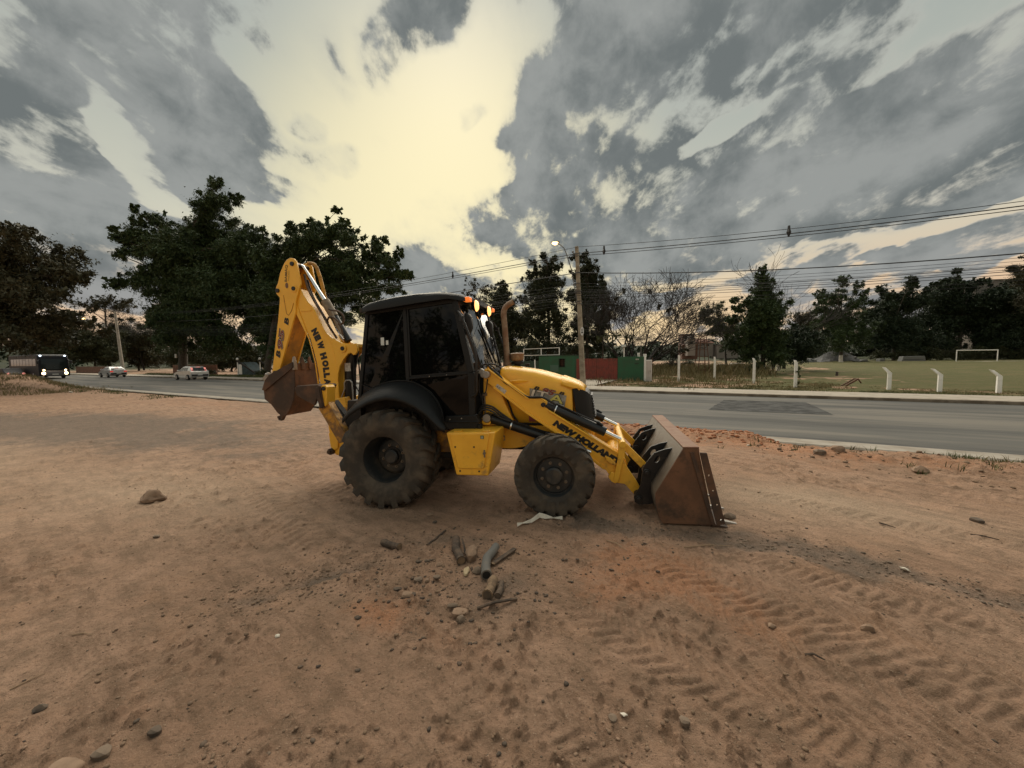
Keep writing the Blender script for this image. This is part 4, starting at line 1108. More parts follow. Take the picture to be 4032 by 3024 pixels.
# mirrors and hand rails
for s in (-1, 1):
    if s < 0:
        rail = [(1.045, -.80, 2.50), (1.10, -.87, 2.485), (1.138, -.885, 2.415), (1.175, -.885, 2.327), (1.28, -.885, 2.022), (1.302, -.885, 1.906), (1.292, -.885, 1.49), (1.27, -.87, 1.44), (1.20, -.83, 1.416)]
        arm_ = [(1.12, -.87, 2.43), (1.14, -.82, 2.44), (1.13, -.74, 2.50), (1.12, -.66, 2.47)]
        mc = Vector((1.145, -.66, 2.36))
    else:
        rail = [(1.0, .79, 2.55), (1.08, .86, 2.50), (1.14, .885, 2.40), (1.20, .885, 2.20), (1.28, .885, 1.98), (1.29, .885, 1.78)]
        arm_ = [(1.12, .87, 2.43), (1.10, .80, 2.50), (1.05, .62, 2.54), (1.06, .58, 2.48)]
        mc = Vector((1.09, .56, 2.38))
    b = MB(); b.tube(rail, .016, 8); b.build('hand_rail', BM_, ML, smooth=50)
    b = MB(); b.tube(arm_, .009, 6); b.cbox((1.135, s * .87, 2.40), (.06, .05, .055))
    ma = b.build('mirror_arm', BM_, ML, smooth=50)
    b = MB()
    pf = [(-.08, .13), (.06, .13), (.09, .09), (.085, -.08), (.03, -.14), (-.06, -.14), (-.09, -.08), (-.095, .09)]
    vs = []
    for dx, k in ((-.02, 1.0), (.02, .95), (.05, .62)):
        vs.append([(mc.x + dx, mc.y + y * k, mc.z + z * k) for y, z in pf])
    b.sweep(vs, closed_ring=True, cap=True); b.build('mirror', BP, ma, smooth=40, bevel=.004)
b = MB(); b.cbox((1.06, -.12, 2.615), (.03, .15, .05)); b.build('interior_lamp', material('cab_glow', (1, .8, .5), .4, emit=((1.0, .72, .3), 2.2)), cb)

# ---------- hoses beside the cab and over the arms
def hose(pts, r=.013, m='hose', parent=ML, name='hydraulic_hose'):
    P = [Vector(p) for p in pts]; out = []
    for i in range(len(P) - 1):
        p0, p1, p2, p3 = P[max(i - 1, 0)], P[i], P[i + 1], P[min(i + 2, len(P) - 1)]
        for k in range(5):
            t = k / 5
            out.append(.5 * ((2 * p1) + (p2 - p0) * t + (2 * p0 - 5 * p1 + 4 * p2 - p3) * t * t + (3 * p1 - p0 - 3 * p2 + p3) * t ** 3))
    out.append(P[-1])
    b = MB(); b.tube(out, r, 7); return b.build(name, MAT[m], parent, smooth=60)
hose([(1.37, -.56, 1.79), (1.436, -.60, 1.737), (1.525, -.62, 1.662), (1.586, -.63, 1.579), (1.666, -.63, 1.527), (1.763, -.63, 1.453), (1.851, -.63, 1.391), (1.923, -.63, 1.372), (2.03, -.63, 1.373), (2.10, -.63, 1.356), (2.16, -.63, 1.32), (2.25, -.61, 1.262)], .014)
hose([(1.33, -.52, 1.80), (1.44, -.56, 1.77), (1.50, -.60, 1.65), (1.62, -.615, 1.555), (1.75, -.615, 1.455), (1.86, -.615, 1.375), (1.95, -.615, 1.36), (2.06, -.615, 1.36)], .011)
hose([(1.25, -.58, 1.79), (1.33, -.56, 1.82), (1.43, -.5, 1.81), (1.50, -.44, 1.76)], .012)
for k, (dy, dz) in enumerate([(0, 0), (.03, .025), (.05, .05)]):
    hose([(1.20, -.66 + dy, .95), (1.22, -.70 + dy, 1.13 + dz), (1.30, -.72 + dy, 1.23 + dz), (1.42, -.72 + dy, 1.21 + dz), (1.53, -.70 + dy, 1.12 + dz), (1.66, -.68 + dy, 1.07)], .012)
hose([(1.27, -.62, 1.72), (1.235, -.62, 1.5), (1.27, -.62, 1.3), (1.235, -.63, 1.1)], .008)
hose([(1.36, -.62, 1.62), (1.33, -.64, 1.45), (1.28, -.64, 1.42), (1.295, -.64, 1.2)], .008)
b = MB(); b.bar((1.25, -.60, 1.74), (1.35, -.60, 1.67), .07, .075, (.6, 0, .8)); b.tube([(1.31, -.66, 1.68), (1.31, -.57, 1.68)], .04, 12); b.build('arm_pivot_cap', MAT['worn_steel'], ML, bevel=.008)
b = MB(); b.box((1.275, -.60, 1.40), (1.33, -.57, 1.44)); b.box((1.285, -.59, 1.0), (1.305, -.575, 1.40)); b.build('hose_bracket', MAT['nut'], ML, bevel=.003)

# ---------- backhoe: frame, boom, dipper, bucket
b = MB()
b.prism([(-.50, .60), (-.42, .60), (-.42, 1.40), (-.62, 1.40), (-.66, 1.05)], -.80, .80)
b.build('backhoe_frame', CB, ML, bevel=.01)
b = MB()
b.prism([(-1.455, 1.36), (-1.44, 1.05), (-1.425, .86), (-1.397, .607), (-1.375, .52), (-1.32, .475), (-1.17, .482), (-1.12, .60), (-1.10, .95), (-1.05, 1.20), (-1.10, 1.40)], -.20, .20)
sw = b.build('swing_post', Y_, ML, bevel=.012)
b = MB(); b.prism([(-1.415, .84), (-1.395, .61), (-1.33, .56), (-1.26, .60), (-1.25, .84)], -.225, -.203); b.build('post_plate', Y_, sw, bevel=.008)
b = MB(); b.tube([(-1.385, -.26, .545), (-1.385, .26, .545)], .052, 14); b.tube([(-1.385, -.30, .545), (-1.385, -.26, .545)], .03, 10); b.build('post_pin', MAT['rust_dark'], sw, bevel=.004)
b = MB(); b.bar((-1.12, 0, .72), (-.50, 0, .80), .5, .16); b.bar((-1.12, 0, 1.18), (-.50, 0, 1.2), .5, .12); b.build('swing_frame', YD, ML, bevel=.01)
BOOM = [(-1.925, 3.03), (-1.905, 3.13), (-1.86, 3.165), (-1.797, 3.135), (-1.745, 3.03), (-1.68, 2.924), (-1.588, 2.830), (-1.49, 2.63), (-1.425, 2.488), (-1.276, 2.25), (-1.216, 1.954), (-1.229, 1.64), (-1.235, 1.365), (-1.28, 1.25), (-1.40, 1.23), (-1.50, 1.33), (-1.559, 1.607), (-1.602, 1.971), (-1.682, 2.335), (-1.78, 2.55), (-1.881, 2.76)]
b = MB(); b.prism(BOOM, -.15, .15)
boom = b.build('boom', Y_, ML, bevel=.010)
BRK = [(-1.37, 2.42), (-1.27, 2.33), (-1.155, 2.268), (-1.07, 2.235), (-.993, 2.224), (-.853, 2.227), (-.838, 2.18), (-.839, 2.103), (-.870, 2.06), (-.913, 2.045), (-.955, 2.085), (-1.005, 2.07), (-1.09, 1.99), (-1.161, 1.889), (-1.20, 1.78), (-1.215, 1.66), (-1.235, 1.66), (-1.218, 1.954), (-1.278, 2.25)]
for y0, y1 in ((-.175, -.135), (.135, .175)):
    b = MB(); b.prism(BRK, y0, y1); b.build('boom_bracket', Y_, boom, bevel=.007)
b = MB(); b.prism([(-1.66, 2.915), (-1.588, 2.85), (-1.49, 2.65), (-1.425, 2.50), (-1.276, 2.26), (-1.215, 1.96), (-1.228, 1.66), (-1.245, 1.66), (-1.235, 1.96), (-1.296, 2.25), (-1.445, 2.485), (-1.51, 2.63), (-1.61, 2.83)], -.168, -.151); b.build('boom_rib', Y_, boom, bevel=.005)
b = MB(); b.prism([(-1.925, 2.97), (-1.90, 2.96), (-1.69, 2.335), (-1.61, 1.97), (-1.575, 1.62), (-1.595, 1.62), (-1.625, 1.97), (-1.705, 2.34), (-1.90, 2.75)], -.165, -.151); b.build('boom_rib', Y_, boom, bevel=.004)
b = MB(); b.prism([(-1.81, 2.78), (-1.80, 2.80), (-1.63, 2.80), (-1.625, 2.78)], -.160, -.151); b.build('boom_rib', Y_, boom, bevel=.003)
b = MB(); b.box((-1.0, -.134, 2.17), (-.86, .134, 2.222)); b.build('bracket_bridge', Y_, boom, bevel=.006)
b = MB()
for (x, z, r0, r1) in [(-1.081, 2.157, .062, .036), (-1.885, 3.145, .062, .036), (-1.44, 1.555, .05, .03)]:
    b.tube([(x, -.195, z), (x, -.172, z)], r0, 18)
b.build('pin_boss', Y_, boom, bevel=.005)
b = MB()
for (x, z) in [(-1.081, 2.157), (-1.885, 3.145), (-1.44, 1.555)]:
    b.tube([(x, -.208, z), (x, .208, z)], .033, 14)
b.build('pivot_pin', BM_, boom, bevel=.004)
bx, bz = Vector((.222, 0, -.965)).normalized(), Vector((.965, 0, .222)).normalized()
def curve_text(body, pts, h, parent, y):
    """letters set one by one along a bent line"""
    seg = [Vector((x, 0, z)) for x, z in pts]
    L = [0]
    for p, q in zip(seg[:-1], seg[1:]): L.append(L[-1] + (q - p).length)
    wd = {'N': 1.0, 'E': .85, 'W': 1.25, ' ': .42, 'H': 1.0, 'O': 1.02, 'L': .78, 'A': 1.02, 'D': 1.0}
    tot = sum(wd[c] for c in body); k = L[-1] / tot; s = 0.0
    for c in body:
        w = wd[c] * k
        if c != ' ':
            m = s + w / 2
            i = max(j for j in range(len(L) - 1) if L[j] <= m)
            d = (seg[i + 1] - seg[i]).normalized(); p = seg[i] + d * (s + w * .06 - L[i])
            u = Vector((-d.z, 0, d.x)) * 1
            if u.x < 0: u = -u
            o = Vector((p.x, y, p.z))
            text_mesh('letter_decal', c, tuple(o), tuple(d), tuple(u), h, MAT['black_print'], parent, width=w * .90, bold=.095, extrude=.003)
        s += w
curve_text('NEW HOLLAND', [(-1.662, 2.478), (-1.56, 2.24), (-1.495, 1.95), (-1.478, 1.62), (-1.47, 1.36)], .115, boom, -.1515)
DIP = [(-1.912, 3.628), (-1.97, 3.612), (-2.03, 3.563), (-2.118, 3.424), (-2.179, 3.261), (-2.225, 3.19), (-2.225, 3.09), (-2.168, 3.026), (-2.174, 2.963), (-2.223, 2.71), (-2.425, 1.831), (-2.41, 1.775), (-2.35, 1.755), (-2.309, 1.783), (-2.09, 2.30), (-1.888, 2.772), (-1.87, 2.95), (-1.80, 3.12), (-1.755, 3.224), (-1.784, 3.394), (-1.806, 3.562), (-1.85, 3.615)]
for y0, y1 in ((-.185, -.152), (.152, .185)):
    b = MB(); b.prism(DIP, y0, y1)
    o = b.build('dipper_plate', Y_, ML, bevel=.007)
    if y0 < 0: dp = o
dp.name = 'dipper'
b = MB(); b.prism([(-2.175, 3.0), (-2.175, 2.95), (-2.223, 2.71), (-2.42, 1.82), (-2.32, 1.80), (-2.10, 2.30), (-1.91, 2.77), (-1.99, 2.85), (-2.05, 2.98)], -.151, .151); b.build('dipper_box', YD, dp, bevel=.004)
b = MB(); b.prism([(-1.95, 3.60), (-2.03, 3.54), (-2.11, 3.40), (-2.165, 3.25), (-2.15, 3.20), (-2.07, 3.38), (-2.0, 3.50), (-1.93, 3.56)], -.151, .151); b.build('dipper_head', YD, dp)
b = MB()
for x, z in [(-1.883, 3.532), (-2.190, 3.138), (-2.365, 1.825)]:
    b.tube([(x, -.205, z), (x, .205, z)], .034, 14)
b.build('pivot_pin', BM_, dp, bevel=.004)
b = MB(); b.tube([(-2.09, -.1865, 3.06), (-2.065, -.1865, 2.84), (-2.055, -.1865, 2.76), (-2.02, -.1865, 2.735), (-1.96, -.1865, 2.80), (-1.91, -.1865, 2.92)], .006, 5); b.build('weld_seam', YD, dp)
ddx, ddz = Vector((.225, 0, .974)).normalized(), Vector((-.974, 0, .225)).normalized()
def dip_text(name, body, x, z, h, w, m, e, bold, shear=.2, dirs=None):
    a, u = dirs or (ddx, ddz)
    return text_mesh(name, body, (x, -.186, z), tuple(a), tuple(u), h, m, dp, width=w, bold=bold, extrude=e, shear=shear)
dip_text('letter_decal', 'B', -2.245, 2.060, .085, .115, MAT['black_print'], .003, .05)
dip_text('number_outline', '95', -2.178, 2.185, .118, .345, MAT['black_print'], .003, .07)
dip_text('number_outline', '95', -2.184, 2.197, .098, .325, MAT['pale_print'], .0045, .03)
dip_text('number_decal', '95', -2.188, 2.203, .090, .313, MAT['red_print'], .006, .005)
dip_text('letter_decal', 'B', -2.040, 2.575, .085, .115, MAT['black_print'], .003, .05)
wx, wz = Vector((.13, 0, .99)).normalized(), Vector((-.99, 0, .13)).normalized()
dip_text('word_decal', 'BAMAQ', -1.995, 3.262, .052, .262, MAT['black_print'], .003, .008, 0.0, (wx, wz))
dip_text('word_decal', 'MAQUINAS', -1.958, 3.275, .020, .155, MAT['black_print'], .003, .0, 0.0, (wx, wz))
b = MB(); b.v = []; ring = [(-2.012 + .028 * math.cos(a) * 1.0, -.1885, 3.205 + .045 * math.sin(a)) for a in [k * math.pi / 10 for k in range(20)]]
b.add(ring, [tuple(range(20))]); b.build('emblem_decal', material('emblem_brown', (.20, .10, .05), .5), dp, smooth=0, recalc=False)
# dipper cylinder on the boom's back
b = MB(); b.tube([(-1.483, 0, 2.949), (-1.33, 0, 2.68)], .072, 18); dc = b.build('dipper_cylinder', MAT['tan_cylinder'], ML, smooth=40, bevel=.006)
b = MB(); b.tube([(-1.33, 0, 2.68), (-1.10, 0, 2.28)], .060, 16); b.build('cylinder_body', BM_, dc, smooth=40)
b = MB(); b.tube([(-1.875, 0, 3.54), (-1.84, 0, 3.52), (-1.483, 0, 2.949)], .032, 14); b.build('piston_rod', MAT['chrome'], dc)
b = MB(); b.tube([(-1.33, -.075, 2.76), (-1.25, -.085, 2.58), (-1.14, -.08, 2.33)], .022, 8); b.build('oil_pipe', MAT['tan_cylinder'], dc)
hose([(-1.36, -.08, 2.80), (-1.27, -.12, 2.77), (-1.15, -.13, 2.74), (-1.08, -.12, 2.66), (-1.11, -.10, 2.56), (-1.20, -.09, 2.55)], .016, 'hose_dusty')
hose([(-1.40, -.09, 2.60), (-1.30, -.16, 2.66), (-1.18, -.17, 2.62), (-1.12, -.15, 2.50), (-1.11, -.12, 2.38)], .015, 'hose_dusty')
hose([(-1.83, .10, 3.60), (-1.70, .10, 3.56), (-1.62, .10, 3.35), (-1.55, .10, 3.0), (-1.50, .10, 2.85)], .03, 'yellow_dirty', name='hose_guard')
hose([(-1.78, -.06, 3.38), (-1.70, -.10, 3.15), (-1.58, -.12, 2.93), (-1.45, -.11, 2.70), (-1.33, -.11, 2.48), (-1.24, -.10, 2.33)], .018, 'hose_dusty')
hose([(-1.76, -.02, 3.30), (-1.66, -.06, 3.05), (-1.52, -.09, 2.82), (-1.38, -.09, 2.58)], .014, 'hose')
b = MB(); b.bar((-1.17, -.12, 2.38), (-1.11, -.12, 2.30), .035, .03); b.build('pipe_joint', MAT['worn_steel'], dc, bevel=.004)
# bucket cylinder behind the dipper
b = MB(); b.tube([(-2.185, .0, 3.0), (-2.345, .0, 2.22)], .055, 14); bc = b.build('bucket_cylinder', BM_, ML, smooth=40)
b = MB(); b.tube([(-2.345, .0, 2.22), (-2.445, .0, 1.80)], .022, 10); b.build('piston_rod', MAT['worn_steel'], bc)
# boom cylinder
b = MB(); b.tube([(-1.02, 0, 2.13), (-1.10, 0, 1.85), (-1.16, 0, 1.08)], .088, 18); bo = b.build('boom_cylinder', BM_, ML, smooth=40)
b = MB(); b.box((-1.135, -.094, 1.80), (-1.035, -.088, 1.93)); b.build('cylinder_label', MAT['label_white'], bo)
b = MB(); b.tube([(-1.20, -.13, 1.30), (-1.195, -.14, 1.40), (-1.12, -.15, 1.53), (-1.12, -.15, 1.62), (-1.09, -.15, 1.66), (-1.02, -.15, 1.66), (-.985, -.15, 1.62), (-.985, -.15, 1.12)], .011, 8); b.build('steel_pipe', MAT['steel_pipe'], bo, smooth=50)
b = MB(); b.tube([(-.96, -.10, 2.02), (-.965, -.12, 1.8), (-.955, -.12, 1.58), (-.90, -.12, 1.48), (-.85, -.10, 1.47)], .011, 8); b.tube([(-1.0, .08, 2.0), (-1.0, .10, 1.1)], .012, 8); b.build('oil_pipe', BP, bo, smooth=50)
# backhoe bucket
BK = [(-1.905, 1.965), (-1.90, 1.817), (-1.905, 1.60), (-1.945, 1.40), (-2.03, 1.23), (-2.12, 1.135), (-2.20, 1.125), (-2.28, 1.19), (-2.375, 1.318), (-2.495, 1.407), (-2.50, 1.559), (-2.44, 1.70), (-2.35, 1.79)]
for y0, y1 in ((-.30, -.28), (.24, .26)):
    b = MB(); b.prism(BK, y0, y1); o = b.build('bucket_side_plate', MAT['rust_dark'], ML, bevel=.004)
    if y0 < 0: kb = o
kb.name = 'digging_bucket'
b = MB(); inner = [(-1.918, 1.965), (-1.914, 1.817), (-1.919, 1.605), (-1.958, 1.41), (-2.04, 1.243), (-2.125, 1.150), (-2.195, 1.14), (-2.27, 1.20), (-2.365, 1.33), (-2.48, 1.415), (-2.485, 1.555)]
b.prism(BK[:11] + inner[::-1], -.279, .239); b.build('bucket_shell', MAT['rust'], kb, bevel=.003)
b = MB(); b.prism([(-1.90, 1.985), (-1.895, 1.90), (-2.0, 1.83), (-2.46, 1.545), (-2.51, 1.56), (-2.44, 1.71), (-2.35, 1.80)], -.325, -.302); b.build('side_cutter', MAT['rust_dark'], kb, bevel=.004)
b = MB(); b.prism([(-2.16, 1.14), (-2.24, 1.14), (-2.30, 1.12), (-2.27, 1.06), (-2.22, 1.05), (-2.19, 1.09)], -.29, -.23, holes=[[(-2.245 + .014 * math.cos(a), 1.09 + .014 * math.sin(a)) for a in [k * math.pi / 4 for k in range(8)]]]); b.build('lifting_eye', MAT['rust_dark'], kb, bevel=.005)
for k in range(4):
    y = -.27 + k * .165
    b = MB(); b.sweep([[(-1.925, y - .035, 1.86), (-1.885, y - .035, 1.86), (-1.885, y + .035, 1.86), (-1.925, y + .035, 1.86)], [(-1.925, y - .032, 1.98), (-1.885, y - .032, 1.98), (-1.885, y + .032, 1.98), (-1.925, y + .032, 1.98)], [(-1.918, y - .018, 2.06), (-1.900, y - .018, 2.07), (-1.900, y + .018, 2.07), (-1.918, y + .018, 2.06)]], closed_ring=True, cap=True)
    b.build('bucket_tooth', MAT['worn_steel'] if k == 0 else MAT['rust'], kb, bevel=.004)
b = MB(); b.tube([(-2.42, -.31, 1.80), (-2.36, -.31, 1.80)], .03, 8); b.bar((-2.47, -.30, 1.72), (-2.36, -.30, 1.82), .05, .06); b.build('bucket_hinge', MAT['worn_steel'], kb, bevel=.008)
# stabiliser legs
for s in (-1, 1):
    b = MB()
    b.prism([(-.985, 1.31), (-.905, 1.44), (-.83, 1.40), (-.585, .935), (-.60, .86), (-.70, .824)], *sorted((s * .93, s * .80)))
    sl_ = b.build('stabiliser_leg', YD, ML, bevel=.008)
    b = MB(); b.prism([(-.90, 1.61), (-.875, 1.635), (-.835, 1.63), (-.81, 1.60), (-.815, 1.50), (-.83, 1.36), (-.88, 1.33), (-.90, 1.40)], *sorted((s * .955, s * .78))); b.build('leg_clevis', Y_, sl_, bevel=.006)
    b = MB(); b.tube([(-.853, s * .975, 1.585), (-.853, s * .76, 1.585)], .028, 12); b.build('pivot_pin', BM_, sl_, bevel=.003)
    b = MB(); b.prism([(-1.30, 1.60), (-1.26, 1.635), (-.93, 1.64), (-.895, 1.62), (-.86, 1.335), (-.90, 1.315), (-.965, 1.45), (-1.0, 1.36), (-1.15, 1.43), (-1.27, 1.50)], *sorted((s * .98, s * .94)))
    b.prism([(-1.30, 1.60), (-1.26, 1.635), (-.93, 1.64), (-.90, 1.62), (-.93, 1.56), (-1.25, 1.56)], *sorted((s * .939, s * .62)))
    b.prism([(-.96, 1.60), (-.91, 1.615), (-.86, 1.335), (-.91, 1.315)], *sorted((s * 1.0, s * .981)))
    b.build('stabiliser_pad', MAT['rust_dark'], ML, bevel=.008)
    b = MB(); b.tube([(-1.02, s * .70, 1.46), (-.70, s * .70, 1.00)], .062, 14); b.bar((-.95, s * .66, 1.36), (-.62, s * .66, .92), .10, .12); b.build('stabiliser_cylinder', CB, ML, smooth=40)

